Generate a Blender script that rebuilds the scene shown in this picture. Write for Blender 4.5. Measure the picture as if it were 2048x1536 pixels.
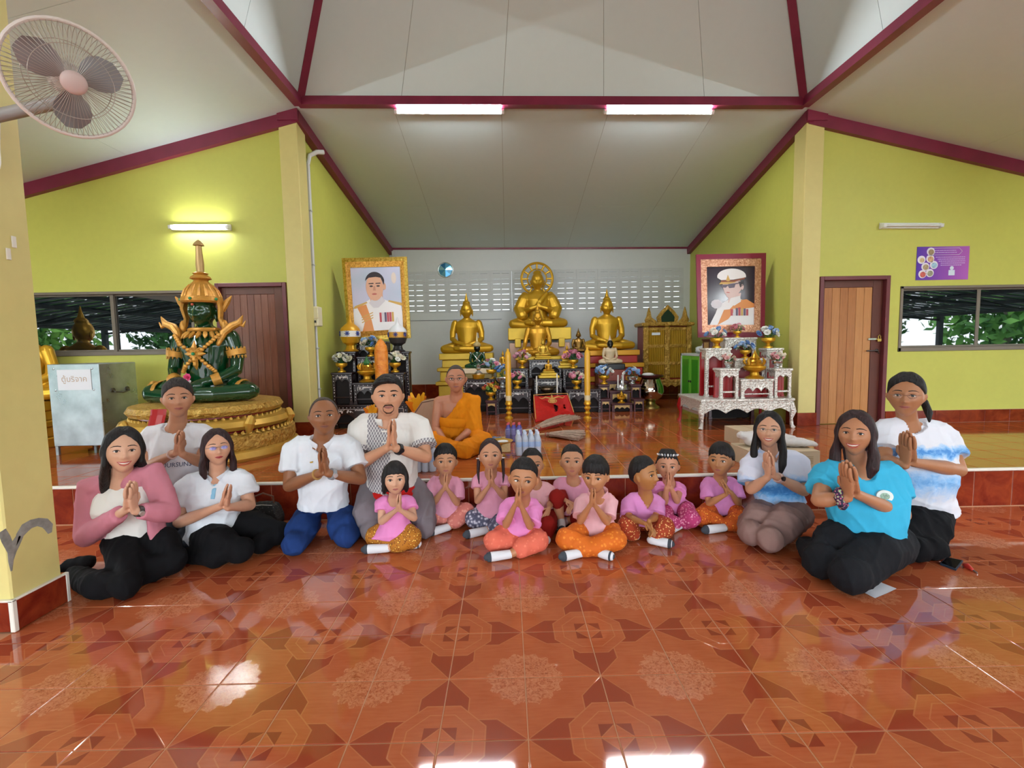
import bpy, bmesh, math, random
import numpy as np
from mathutils import Vector, Matrix, Euler

for _o in list(bpy.data.objects):
    bpy.data.objects.remove(_o, do_unlink=True)
SC = bpy.context.scene
COL = SC.collection
rnd = random.Random(7)

# ------------------------------------------------------------------ camera
T = 0.33                                   # floor tile size in metres
CF, CP, CY, CR = 959.58, 0.0796252741, 0.00936970805, 0.017133251
CAM_H = 4.35634192 * T
OX, OY = 0.160910333 * T, 4.99146235 * T   # a grout crossing on the floor
_F = np.array([math.sin(CY)*math.cos(CP), math.cos(CY)*math.cos(CP), -math.sin(CP)])
_R0 = np.array([math.cos(CY), -math.sin(CY), 0.0]); _D0 = np.cross(_F, _R0)
_R = math.cos(CR)*_R0 + math.sin(CR)*_D0
_D = -math.sin(CR)*_R0 + math.cos(CR)*_D0
_C = np.array([0, 0, CAM_H])
cam_data = bpy.data.cameras.new('camera'); cam = bpy.data.objects.new('camera', cam_data)
COL.objects.link(cam); SC.camera = cam
cam_data.sensor_width = 36.0; cam_data.sensor_fit = 'HORIZONTAL'
cam_data.lens = CF/2048*36.0; cam_data.clip_start = 0.05; cam_data.clip_end = 300
_m = Matrix.Identity(4)
for i in range(3):
    _m[i][0] = _R[i]; _m[i][1] = -_D[i]; _m[i][2] = -_F[i]; _m[i][3] = _C[i]
cam.matrix_world = _m

# ------------------------------------------------------------------ sky, exposure
wd = bpy.data.worlds.new('sky'); SC.world = wd; wd.use_nodes = True
_bg = wd.node_tree.nodes['Background']
_bg.inputs['Color'].default_value = (0.84, 0.93, 1.0, 1); _bg.inputs['Strength'].default_value = 4.6
SC.view_settings.view_transform = 'Standard'; SC.view_settings.look = 'None'
SC.view_settings.gamma = 1.0; SC.view_settings.use_curve_mapping = False
SC.view_settings.exposure = 0.5
SC.cycles.use_adaptive_sampling = True; SC.cycles.adaptive_threshold = 0.06
SC.cycles.max_bounces = 5; SC.cycles.diffuse_bounces = 3; SC.cycles.glossy_bounces = 3; SC.cycles.transparent_max_bounces = 6
SC.cycles.caustics_reflective = False; SC.cycles.caustics_refractive = False
STAGE = T
TUBE_POWER = 230.0

# ------------------------------------------------------------------ maths helpers
def V(*a): return np.array(a, float)
def ray(u, v): return _F + _R*(u-1024)/CF + _D*(v-768)/CF
def atY(u, v, Y):
    q = ray(u, v); return _C + q*(Y/q[1])
def atZ(u, v, Z):
    q = ray(u, v); return _C + q*((Z-CAM_H)/q[2])
def mpp(Y): return Y/CF                    # metres per pixel at depth Y
def lerp(a, b, t): return a + (b-a)*t
def smooth(x): x = np.clip(x, 0, 1); return x*x*(3-2*x)
def norm(v): v = np.asarray(v, float); return v/(np.linalg.norm(v)+1e-12)
def srgb(r, g=None, b=None):
    if g is None: r, g, b = int(r[1:3], 16), int(r[3:5], 16), int(r[5:7], 16)
    f = lambda c: (c/255/12.92) if c/255 <= 0.04045 else ((c/255+0.055)/1.055)**2.4
    return (f(r), f(g), f(b), 1.0)
def rotz(a): c, s = math.cos(a), math.sin(a); return np.array([[c, -s, 0], [s, c, 0], [0, 0, 1.0]])
def rotx(a): c, s = math.cos(a), math.sin(a); return np.array([[1, 0, 0], [0, c, -s], [0, s, c]])
def roty(a): c, s = math.cos(a), math.sin(a); return np.array([[c, 0, s], [0, 1, 0], [-s, 0, c]])

# ------------------------------------------------------------------ geometry collector
class G:
    def __init__(s): s.v = []; s.f = []; s.n = 0
    def add(s, vs, fs):
        vs = np.asarray(vs, float).reshape(-1, 3); k = s.n
        s.v.append(vs); s.f += [tuple(i+k for i in f) for f in fs]; s.n += len(vs); return s
    def merge(s, g, M=None, t=(0, 0, 0), sc=1.0):
        if not g.v: return s
        vs = np.vstack(g.v)*sc
        if M is not None: vs = vs @ np.asarray(M).T
        return s.add(vs+np.asarray(t), g.f)
    def hexa(s, p):   # 8 points: bottom 4 ccw, top 4 ccw
        return s.add(p, [(3, 2, 1, 0), (4, 5, 6, 7), (0, 1, 5, 4), (1, 2, 6, 5), (2, 3, 7, 6), (3, 0, 4, 7)])
    def box(s, lo, hi):
        (a, b, c), (d, e, f) = lo, hi
        return s.hexa([(a, b, c), (d, b, c), (d, e, c), (a, e, c), (a, b, f), (d, b, f), (d, e, f), (a, e, f)])
    def cbox(s, c, sz, M=None):
        h = np.asarray(sz)/2
        p = np.array([(-1,-1,-1),(1,-1,-1),(1,1,-1),(-1,1,-1),(-1,-1,1),(1,-1,1),(1,1,1),(-1,1,1)])*h
        if M is not None: p = p @ np.asarray(M).T
        return s.hexa(p+np.asarray(c))
    def bbox(s, lo, hi, b=0.004):   # box with chamfered edges
        lo = np.asarray(lo, float); hi = np.asarray(hi, float); b = min(b, *((hi-lo)/2.01))
        r = []
        for z, i in ((lo[2], b), (lo[2]+b, 0), (hi[2]-b, 0), (hi[2], b)):
            x0, x1, y0, y1 = lo[0]+i, hi[0]-i, lo[1]+i, hi[1]-i; c = b if i == 0 else b*0.4
            r.append([(x0+c,y0,z),(x1-c,y0,z),(x1,y0+c,z),(x1,y1-c,z),(x1-c,y1,z),(x0+c,y1,z),(x0,y1-c,z),(x0,y0+c,z)])
        return s.loft(r)
    def loft(s, rings, cap=True, closed=False):
        n = len(rings[0]); vs = [p for r in rings for p in r]; fs = []
        m = len(rings)
        for i in range(m if closed else m-1):
            a, b = i*n, ((i+1) % m)*n
            for j in range(n):
                k = (j+1) % n; fs.append((a+j, a+k, b+k, b+j))
        if cap and not closed:
            fs.append(tuple(range(n-1, -1, -1))); fs.append(tuple((m-1)*n+j for j in range(n)))
        return s.add(vs, fs)
    def tube(s, pts, rad, n=8, side=None, cap=True, closed=False, round_end=False):
        """tube along pts; rad: float, list of floats or of (r_side, r_other); side = direction of r_side"""
        P = [np.asarray(p, float) for p in pts]; m = len(P)
        if not isinstance(rad, (list, tuple, np.ndarray)): rad = [rad]*m
        rad = [(r, r) if np.isscalar(r) else tuple(r) for r in rad]
        if round_end and not closed:
            d0 = norm(P[0]-P[1]); d1 = norm(P[-1]-P[-2])
            r0, r1 = rad[0], rad[-1]; e0, e1 = min(r0), min(r1)
            P = [P[0]+d0*e0*.95, P[0]+d0*e0*.6]+P+[P[-1]+d1*e1*.6, P[-1]+d1*e1*.95]
            rad = [(r0[0]*.3, r0[1]*.3), (r0[0]*.78, r0[1]*.78)]+list(rad)+[(r1[0]*.78, r1[1]*.78), (r1[0]*.3, r1[1]*.3)]
            m = len(P)
        tg = []
        for i in range(m):
            if closed: t = P[(i+1) % m]-P[i-1]
            else: t = P[min(i+1, m-1)]-P[max(i-1, 0)]
            tg.append(norm(t))
        if side is None:
            side = V(0, 0, 1) if abs(tg[0][2]) < 0.8 else V(1, 0, 0)
        a = np.asarray(side, float); rings = []
        for i in range(m):
            if i > 0:   # parallel transport
                ax = np.cross(tg[i-1], tg[i]); sn = np.linalg.norm(ax)
                if sn > 1e-6:
                    ang = math.atan2(sn, float(tg[i-1] @ tg[i])); ax = ax/sn
                    a = a*math.cos(ang)+np.cross(ax, a)*math.sin(ang)+ax*(ax @ a)*(1-math.cos(ang))
            a = norm(a-tg[i]*(a @ tg[i])); b = np.cross(tg[i], a)
            rings.append([P[i]+a*rad[i][0]*math.cos(2*math.pi*j/n)+b*rad[i][1]*math.sin(2*math.pi*j/n) for j in range(n)])
        return s.loft(rings, cap, closed)
    def ell(s, c, r, M=None, nu=12, nv=8):
        if np.isscalar(r): r = (r, r, r)
        vs = [(0, 0, -1)]; fs = []
        for i in range(1, nv):
            th = -math.pi/2+math.pi*i/nv
            for j in range(nu):
                ph = 2*math.pi*j/nu; vs.append((math.cos(th)*math.cos(ph), math.cos(th)*math.sin(ph), math.sin(th)))
        vs.append((0, 0, 1)); L = len(vs)-1
        for j in range(nu): fs.append((0, 1+(j+1) % nu, 1+j)); fs.append((L, L-nu+j, L-nu+(j+1) % nu))
        for i in range(nv-2):
            for j in range(nu):
                a = 1+i*nu; b = a+nu; k = (j+1) % nu; fs.append((a+j, a+k, b+k, b+j))
        vs = np.array(vs)*np.asarray(r)
        if M is not None: vs = vs @ np.asarray(M).T
        return s.add(vs+np.asarray(c), fs)
    def lathe(s, prof, n=20, c=(0, 0, 0), sx=1.0, sy=1.0):
        rings = [[(c[0]+r*sx*math.cos(2*math.pi*j/n), c[1]+r*sy*math.sin(2*math.pi*j/n), c[2]+z) for j in range(n)] for r, z in prof]
        return s.loft(rings)
    def poly(s, pts, M=None, t=(0, 0, 0), th=0.01):
        """flat outline in local x,z extruded th along y (from 0 to th)"""
        a = np.array([(p[0], 0, p[1]) for p in pts]); b = a+V(0, th, 0); n = len(pts)
        vs = np.vstack([a, b])
        if M is not None: vs = vs @ np.asarray(M).T
        fs = [tuple(range(n)), tuple(range(2*n-1, n-1, -1))]+[(j, j+n, (j+1) % n+n, (j+1) % n) for j in range(n)]
        return s.add(vs+np.asarray(t), fs)
    def mesh(s, name):
        me = bpy.data.meshes.new(name)
        me.from_pydata(np.vstack(s.v).tolist() if s.v else [], [], s.f); me.update(); return me

def smooth_me(me, ang=None):
    me.polygons.foreach_set('use_smooth', [True]*len(me.polygons)); me.update()
    if ang is not None:
        try: me.set_sharp_from_angle(angle=math.radians(ang))
        except Exception: pass
def fix_normals(me):
    bm = bmesh.new(); bm.from_mesh(me); bmesh.ops.recalc_face_normals(bm, faces=bm.faces); bm.to_mesh(me); bm.free(); me.update()

def ob(name, g, mat, parent=None, smooth=False, ang=35, kind=None, label=None):
    me = g if isinstance(g, bpy.types.Mesh) else g.mesh(name)
    if not isinstance(g, bpy.types.Mesh): fix_normals(me)
    if smooth: smooth_me(me, ang)
    if mat is not None and not me.materials: me.materials.append(mat)
    o = bpy.data.objects.new(name, me); COL.objects.link(o)
    if parent is not None: o.parent = parent
    if kind: o['kind'] = kind
    if label: o['label'] = label
    return o
def thing(name, label, cat, loc=(0, 0, 0), rz=0.0, group=None):
    o = bpy.data.objects.new(name, None); COL.objects.link(o)
    o.empty_display_size = 0.1
    o.location = tuple(float(x) for x in loc); o.rotation_euler = (0, 0, rz)
    o['label'] = label; o['category'] = cat
    if group: o['group'] = group
    return o
def tag(o, label, cat, group=None):
    o['label'] = label; o['category'] = cat
    if group: o['group'] = group
    return o
def struct(name, g, mat, parent=None, **k):
    o = ob(name, g, mat, parent, **k); o['kind'] = 'structure'; return o
def dup(root, loc, rz=None, label=None, group=None, sc=None):
    def rec(o, par):
        c = o.copy(); COL.objects.link(c); c.parent = par
        for ch in list(o.children): rec(ch, c)
        return c
    r = rec(root, None); r.location = tuple(float(x) for x in loc)
    if rz is not None: r.rotation_euler = (0, 0, rz)
    if label: r['label'] = label
    if group: r['group'] = group
    if sc is not None: r.scale = (sc, sc, sc) if np.isscalar(sc) else sc
    return r

# ------------------------------------------------------------------ materials
class NT:
    def __init__(s, name, rough=0.5, metal=0.0, **k):
        s.mat = bpy.data.materials.new(name); s.mat.use_nodes = True
        s.t = s.mat.node_tree; s.b = s.t.nodes['Principled BSDF']
        s.b.inputs['Roughness'].default_value = rough; s.b.inputs['Metallic'].default_value = metal
        for a, x in k.items(): s.b.inputs[a].default_value = x
    def n(s, ty, **k):
        nd = s.t.nodes.new(ty)
        for a, x in k.items(): setattr(nd, a, x)
        return nd
    def link(s, a, b): s.t.links.new(a, b)
    def put(s, sock, x):
        if isinstance(x, bpy.types.NodeSocket): s.link(x, sock)
        elif x is not None: sock.default_value = x
    def m(s, op, a, b=None, c=None, clamp=False):
        nd = s.n('ShaderNodeMath', operation=op, use_clamp=clamp)
        for i, x in enumerate((a, b, c)):
            if x is not None: s.put(nd.inputs[i], x)
        return nd.outputs[0]
    def pos(s): return s.n('ShaderNodeNewGeometry').outputs['Position']
    def obj(s): return s.n('ShaderNodeTexCoord').outputs['Object']
    def xyz(s, v):
        nd = s.n('ShaderNodeSeparateXYZ'); s.link(v, nd.inputs[0]); return nd.outputs
    def comb(s, x, y, z):
        nd = s.n('ShaderNodeCombineXYZ')
        for i, q in enumerate((x, y, z)): s.put(nd.inputs[i], q)
        return nd.outputs[0]
    def scale(s, v, sc):
        nd = s.n('ShaderNodeVectorMath', operation='MULTIPLY'); s.link(v, nd.inputs[0]); nd.inputs[1].default_value = sc; return nd.outputs[0]
    def noise(s, v, scale=5.0, detail=2.0, rough=0.5, dist=0.0):
        nd = s.n('ShaderNodeTexNoise'); s.link(v, nd.inputs['Vector'])
        nd.inputs['Scale'].default_value = scale; nd.inputs['Detail'].default_value = detail
        nd.inputs['Roughness'].default_value = rough; nd.inputs['Distortion'].default_value = dist
        return nd.outputs[0]
    def voro(s, v, scale=5.0, feat='F1', out='Distance'):
        nd = s.n('ShaderNodeTexVoronoi', feature=feat); s.link(v, nd.inputs['Vector']); nd.inputs['Scale'].default_value = scale
        return nd.outputs[out]
    def mix(s, f, a, b):
        nd = s.n('ShaderNodeMix', data_type='RGBA'); s.put(nd.inputs[0], f); s.put(nd.inputs[6], a); s.put(nd.inputs[7], b); return nd.outputs[2]
    def ramp(s, f, st, interp='LINEAR'):
        nd = s.n('ShaderNodeValToRGB'); s.link(f, nd.inputs[0]); e = nd.color_ramp; e.interpolation = interp
        while len(e.elements) < len(st): e.elements.new(0.5)
        for el, (p, c) in zip(e.elements, st):
            el.position = p; el.color = c if isinstance(c, tuple) else (c, c, c, 1)
        return nd.outputs[0]
    def color(s, x): s.put(s.b.inputs['Base Color'], x); return s
    def rough(s, x): s.put(s.b.inputs['Roughness'], x); return s
    def bump(s, h, strength=0.3, dist=0.01):
        nd = s.n('ShaderNodeBump'); nd.inputs['Strength'].default_value = strength; nd.inputs['Distance'].default_value = dist
        s.link(h, nd.inputs['Height']); s.link(nd.outputs[0], s.b.inputs['Normal']); return s
_mc = {}
def M(name, col, rough=0.5, metal=0.0, var=0.0, vs=6.0, bump=0.0, bs=60.0, **k):
    if name in _mc: return _mc[name]
    t = NT(name, rough, metal, **k); c = srgb(col) if isinstance(col, str) else col
    if var > 0:
        nz = t.noise(t.obj(), vs, 3.0)
        t.color(t.ramp(nz, [(0.3, tuple(x*(1-var) for x in c[:3])+(1,)), (0.7, tuple(min(1, x*(1+var)) for x in c[:3])+(1,))]))
    else: t.color(c)
    if bump > 0: t.bump(t.noise(t.obj(), bs, 3.0), bump, 0.004)
    _mc[name] = t.mat; return t.mat

def wall_mat(name, col, dirt=0.10):
    t = NT(name, 0.55); c = srgb(col); p = t.pos()
    a = t.noise(p, 0.9, 4.0, 0.6); b = t.noise(p, 14.0, 3.0)
    k = t.m('ADD', t.m('MULTIPLY', a, 0.7), t.m('MULTIPLY', b, 0.3))
    t.color(t.ramp(k, [(0.3, tuple(x*(1-dirt) for x in c[:3])+(1,)), (0.65, c)]))
    t.bump(t.noise(p, 120.0, 2.0), 0.08, 0.003); return t.mat
m_yellow = wall_mat('yellow_green_wall_paint', '#c9ca5e')
m_cream = wall_mat('cream_yellow_pillar_paint', '#ddd086')
m_white = wall_mat('white_wall_paint', '#d8d9da', 0.06)
m_maroon = M('maroon_trim_paint', '#7c2340', 0.35, var=0.12, vs=4)
m_white_trim = M('white_edge_trim', '#e8e4d8', 0.4)

def floor_material():
    t = NT('glossy_patterned_red_tile', 0.07); x, y, z = t.xyz(t.pos())
    a = t.m('DIVIDE', t.m('SUBTRACT', x, OX), T); b = t.m('DIVIDE', t.m('SUBTRACT', y, OY), T)
    px = t.m('PINGPONG', t.m('ADD', a, 100.0), 1.0); py = t.m('PINGPONG', t.m('ADD', b, 99.0), 1.0)
    qx = t.m('SUBTRACT', 1.0, px); qy = t.m('SUBTRACT', 1.0, py)
    o = t.m('MAXIMUM', t.m('MAXIMUM', qx, qy), t.m('MULTIPLY', t.m('ADD', qx, qy), 0.72))
    k1 = t.m('SUBTRACT', t.m('MINIMUM', t.m('MULTIPLY', py, 0.85), 0.30), qx)
    k2 = t.m('SUBTRACT', t.m('MINIMUM', t.m('MULTIPLY', px, 0.85), 0.30), qy)
    k = t.m('MAXIMUM', k1, k2)
    kite = t.m('MULTIPLY', t.m('GREATER_THAN', k, 0.0), t.m('GREATER_THAN', o, 0.52))
    def line(v, at, w): return t.m('LESS_THAN', t.m('ABSOLUTE', t.m('SUBTRACT', v, at)), w)
    ln = t.m('MAXIMUM', line(o, 0.52, 0.008), line(o, 0.38, 0.007))
    ln = t.m('MAXIMUM', ln, t.m('MULTIPLY', line(k, 0.0, 0.008), t.m('GREATER_THAN', o, 0.52)))
    dm = t.m('ADD', qx, qy); sq = t.m('MAXIMUM', qx, qy)
    sqm = t.m('MULTIPLY', t.m('LESS_THAN', sq, 0.19), t.m('GREATER_THAN', dm, 0.19))
    ln = t.m('MAXIMUM', ln, line(dm, 0.19, 0.008))
    v3 = t.comb(a, b, 0.0)
    n1 = t.noise(v3, 2.2, 3.0); n2 = t.noise(v3, 15.0, 3.0, 0.7, 1.5)
    ang = t.m('ARCTAN2', py, px)
    rad = t.m('SQRT', t.m('ADD', t.m('POWER', px, 2.0), t.m('POWER', py, 2.0)))
    edge = t.m('ADD', t.m('ADD', 0.47, t.m('MULTIPLY', t.m('SINE', t.m('MULTIPLY', ang, 16.0)), 0.03)), t.m('MULTIPLY', t.m('SUBTRACT', n2, 0.5), 0.12))
    med = t.m('LESS_THAN', rad, edge)
    curl = t.voro(v3, 13.0); crl = t.m('MULTIPLY', med, t.m('LESS_THAN', t.m('ABSOLUTE', t.m('SUBTRACT', curl, 0.33)), 0.025))
    crl = t.m('MULTIPLY', crl, t.m('MULTIPLY', t.m('GREATER_THAN', rad, 0.14), t.m('LESS_THAN', rad, 0.36)))
    str_ = t.noise(t.comb(t.m('MULTIPLY', a, 1.2), t.m('MULTIPLY', b, 9.0), 0.0), 3.0, 4.0)
    base = t.ramp(t.m('ADD', t.m('MULTIPLY', str_, 0.5), t.m('MULTIPLY', n1, 0.5)), [(0.3, srgb('#ad5430')), (0.7, srgb('#bb663f'))])
    c = t.mix(kite, base, srgb('#99432a')); c = t.mix(sqm, c, srgb('#8f3f28'))
    c = t.mix(med, c, t.ramp(n2, [(.35, srgb('#a3522f')), (.5, srgb('#c0714c')), (.7, srgb('#c97f5c'))])); c = t.mix(t.m('MULTIPLY', crl, .6), c, srgb('#7d3a22')); c = t.mix(t.m('MULTIPLY', ln, 0.6), c, srgb('#c57a4e'))
    t.color(c)
    h = t.m('MULTIPLY', med, t.m('ADD', t.m('MULTIPLY', n2, 0.6), t.m('MULTIPLY', t.noise(v3, 60.0, 2.0), 0.4)))
    h = t.m('ADD', h, t.m('ADD', t.m('MULTIPLY', ln, 0.35), t.m('MULTIPLY', t.noise(v3, 1.6, 2.0), 0.5)))
    t.bump(h, 0.13, 0.0025)
    t.rough(t.m('ADD', 0.05, t.m('MULTIPLY', med, 0.07)))
    t.b.inputs['Specular IOR Level'].default_value = 0.8
    return t.mat
m_floor = floor_material()
def stage_material():
    t = NT('glossy_streaked_brown_tile', 0.08); p = t.pos(); x, y, z = t.xyz(p)
    s1 = t.noise(t.comb(t.m('MULTIPLY', x, 1.0), t.m('MULTIPLY', y, 7.0), 0.0), 3.0, 4.0, .6); s2 = t.noise(p, 1.1, 3.0)
    t.color(t.ramp(t.m('ADD', t.m('MULTIPLY', s1, .6), t.m('MULTIPLY', s2, .4)), [(.32, srgb('#8f3d1e')), (.55, srgb('#a8552c')), (.72, srgb('#b9683a'))]))
    t.bump(t.noise(p, 5.0, 2.0), .05, .002); t.b.inputs['Specular IOR Level'].default_value = 0.75; return t.mat
m_stage = stage_material()
m_grout = M('pinkish_tan_grout', '#c08a66', 0.8, var=0.1)
def small_tile_material():
    t = NT('dark_red_riser_tile', 0.1); p = t.pos()
    t.color(t.ramp(t.noise(p, 7.0, 4.0, 0.6, 0.6), [(0.3, srgb('#6a1c10')), (0.55, srgb('#86301a')), (0.75, srgb('#96401f'))])); return t.mat
m_riser = small_tile_material()
# ================================================================== the setting
def tile_mesh(name, w, d, h, mat, b=0.002):
    g = G(); r = []
    for z, i in ((-h, 0), (-b, 0), (0, b)):
        r.append([(-w/2+i, -d/2+i, z), (w/2-i, -d/2+i, z), (w/2-i, d/2-i, z), (-w/2+i, d/2-i, z)])
    g.loft(r); me = g.mesh(name); fix_normals(me); me.materials.append(mat); return me
GAP = 0.005
me_tile = tile_mesh('floor_tile', T-GAP, T-GAP, 0.012, m_floor); me_stile = tile_mesh('stage_tile', T-GAP, T-GAP, 0.012, m_stage)
def place(me, name, parent, loc, rot=None):
    o = bpy.data.objects.new(name, me); COL.objects.link(o); o.parent = parent; o.location = loc
    if rot is not None: o.rotation_euler = rot
    return o
X0, X1, YF, YS, YW, YB = -9.0, 10.4, -5.0, OY+7*T, 6.22, 10.33
XL, XR = -2.54, 3.80
# hall floor
fl = struct('floor', G().box((X0, YF, -0.2), (X1, YS+0.02, -0.0025)), m_grout)
gx0 = math.floor((X0-OX)/T); gx1 = math.floor((X1-OX)/T); rest = G()
def pix_ok(x, y, z):
    Q = V(x, y, z)-_C; c = Q @ _F
    if c < 0.3: return False
    u = 1024+CF*(Q @ _R)/c; v = 768+CF*(Q @ _D)/c
    return -120 < u < 2168 and v < 1680
def tilebox(g, cx, cy, z): g.box((cx-T/2+GAP/2, cy-T/2+GAP/2, z-0.01), (cx+T/2-GAP/2, cy+T/2-GAP/2, z))
for r in range(math.floor((YF-OY)/T)+1, 7):
    for c in range(gx0+1, gx1):
        cx, cy = OX+(c+.5)*T, OY+(r+.5)*T
        if -2.95 < cx < -2.55 and 2.4 < cy < 2.7: continue
        if pix_ok(cx, cy, 0): place(me_tile, 'floor_tile', fl, (cx, cy, 0))
        else: tilebox(rest, cx, cy, 0)
ob('floor_tile_field', rest, m_floor, fl, kind='stuff')
# stage floor with its tiles
stg = struct('floor_stage', G().box((X0, YS, -0.2), (X1, YW, STAGE-0.0025)).box((XL, YW, -0.2), (XR+.1, YB, STAGE-0.0025)), m_grout)
cand = []
for r in range(0, 20):
    for c in range(gx0+1, gx1):
        cx, cy = OX+(c+.5)*T, YS+(r+.5)*T
        if cy > YW-0.1 and not (XL < cx-.1 and cx < XR+.05): continue
        if cy > YB-.05: continue
        cand.append((cy if pix_ok(cx, cy, STAGE) else 99, cx, cy))
cand.sort(); rest = G()
for i, (k, cx, cy) in enumerate(cand):
    if i < 300 and k < 99: place(me_stile, 'stage_tile', stg, (cx, cy, STAGE))
    else: tilebox(rest, cx, cy, STAGE)
ob('stage_tile_field', rest, m_stage, stg, kind='stuff')
# riser: a wall of single tiles and a pale nosing strip
rs = struct('wall_riser', G().box((X0, YS+0.004, 0), (X1, YS+0.05, STAGE-0.004)), M('riser_grout', '#d9c4b0', 0.7))
me_rt = tile_mesh('riser_tile', T-GAP, STAGE-0.03, 0.01, m_riser)
for c in range(-14, 15):
    place(me_rt, 'riser_tile', rs, (OX+(c+.3)*T, YS-0.004, (STAGE-0.014)/2), (math.pi/2, 0, 0))
struct('trim_1', G().bbox((X0, YS-0.018, STAGE-0.018), (X1, YS+0.02, STAGE+0.004), 0.005), m_white_trim)

# ---- ceiling planes
RXL, RXR, RYB, RYF = -2.445, 3.667, 6.03, -0.1
def zl(x): return 4.394+(x-RXL)*0.2467
def zr(x): return 4.31-(x-RXR)*0.2335
def zring(x): return lerp(4.394, 4.31, (x-RXL)/(RXR-RXL))
def zb(x, y): return lerp(zring(x), lerp(3.522, 3.449, (x+2.4)/6.3), (y-RYB)/(YB-RYB))
def zf(x, y): return zring(x)-(RYF-y)*0.25
m_ceil = wall_mat('pale_grey_green_ceiling_board', '#d4e2e4', 0.04)
m_seam = M('ceiling_seam_shadow_gap', '#8a8c84', 0.8)
def ceiling(name, zfun, xs, ys, gap=0.004):
    g = G(); x0, x1, y0, y1 = xs[0], xs[-1], ys[0], ys[-1]
    P = [(x0, y0), (x1, y0), (x1, y1), (x0, y1)]
    g.hexa([(x, y, zfun(x, y)+0.006) for x, y in P]+[(x, y, zfun(x, y)+0.06) for x, y in P])
    root = struct(name, g, m_seam)
    for i in range(len(xs)-1):
        for j in range(len(ys)-1):
            a, b, c, d = xs[i]+gap/2, xs[i+1]-gap/2, ys[j]+gap/2, ys[j+1]-gap/2
            Q = [(a, c), (b, c), (b, d), (a, d)]
            ob('ceiling_panel', G().hexa([(x, y, zfun(x, y)) for x, y in Q]+[(x, y, zfun(x, y)+0.008) for x, y in Q]), m_ceil, root)
    return root
def steps(a, b, st): n = max(1, round((b-a)/st)); return [a+(b-a)*i/n for i in range(n+1)]
ceiling('ceiling_altar', zb, steps(-2.66, 3.96, 1.25), [RYB, 8.55, YB+.02])
ceiling('ceiling_left', lambda x, y: zl(x), steps(X0, RXL, 2.3), steps(YF, YW+.03, 2.3))
ceiling('ceiling_right', lambda x, y: zr(x), steps(RXR, X1, 2.3), steps(YF, YW+.03, 2.3))
ceiling('ceiling_front', zf, steps(RXL, RXR, 2.2), [YF, RYF])
# steep lantern above the ring
def hip(u, v, x, z, inward):
    q = ray(u, v)          # solve x+inward*t = qx*k ; RYB-t = qy*k
    k = (x+inward*RYB)/(q[0]+inward*q[1]); t = RYB-q[1]*k
    return t, (CAM_H+q[2]*k-z)/t
tl, sl = hip(633, 0, RXL, 4.394, 1); tr, sr = hip(1584, 0, RXR, 4.31, -1)
SL = (sl+sr)/2; LT = 1.05
for nm, P in (('ceiling_lantern_back', [(RXL, RYB), (RXR, RYB), (RXR-LT, RYB-LT), (RXL+LT, RYB-LT)]),
              ('ceiling_lantern_left', [(RXL, RYF), (RXL, RYB), (RXL+LT, RYB-LT), (RXL+LT, RYF+LT)]),
              ('ceiling_lantern_right', [(RXR, RYB), (RXR, RYF), (RXR-LT, RYF+LT), (RXR-LT, RYB-LT)]),
              ('ceiling_lantern_front', [(RXR, RYF), (RXL, RYF), (RXL+LT, RYF+LT), (RXR-LT, RYF+LT)])):
    zz = [zring(P[0][0]), zring(P[1][0]), zring(P[2][0])+SL*LT, zring(P[3][0])+SL*LT]
    A = [V(p[0], p[1], z) for p, z in zip(P, zz)]; nrm = norm(np.cross(A[1]-A[0], A[3]-A[0]))
    if nrm[2] < 0: nrm = -nrm
    root = struct(nm, G().hexa([a+nrm*.007 for a in A]+[a+nrm*.05 for a in A]), m_seam)
    n = 5
    for i in range(n):
        t0, t1 = i/n+0.0004, (i+1)/n-0.0004
        q = [lerp(A[0], A[1], t0), lerp(A[0], A[1], t1), lerp(A[3], A[2], t1), lerp(A[3], A[2], t0)]
        ob('ceiling_panel', G().hexa(q+[a+nrm*.007 for a in q]), m_ceil, root)
ztop = 4.35+SL*LT
struct('ceiling_lantern_top', G().box((RXL+LT-.05, RYF+LT-.05, ztop-.05), (RXR-LT+.05, RYB-LT+.05, ztop+.15)), m_ceil)

# ---- walls
def wall_y(name, x0, x1, y0, y1, zb_, zt, holes, mat):
    g = G(); xs = sorted(set([x0, x1]+[h[0] for h in holes]+[h[1] for h in holes]))
    for a, b in zip(xs[:-1], xs[1:]):
        hs = sorted([(h[2], h[3]) for h in holes if h[0] <= a+1e-6 and h[1] >= b-1e-6]); z = zb_
        for lo, hi in hs:
            if lo > z: g.box((a, y0, z), (b, y1, lo))
            z = hi
        g.hexa([(a, y0, z), (b, y0, z), (b, y1, z), (a, y1, z), (a, y0, zt(a)), (b, y0, zt(b)), (b, y1, zt(b)), (a, y1, zt(a))])
    return struct(name, g, mat)
DL = (-3.69, -2.79, STAGE, 2.29); DR = (4.035, 4.945, STAGE, 2.255)
WL = (-6.6, -3.985, 1.40, 2.21); WR = (5.095, 7.7, 1.275, 2.115)
wall_y('wall_left', X0, XL-.06, YW, YW+.12, 0, zl, [WL, DL], m_yellow)
wall_y('wall_right', XR+.06, X1, YW, YW+.12, 0, zr, [WR, DR], m_yellow)
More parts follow.
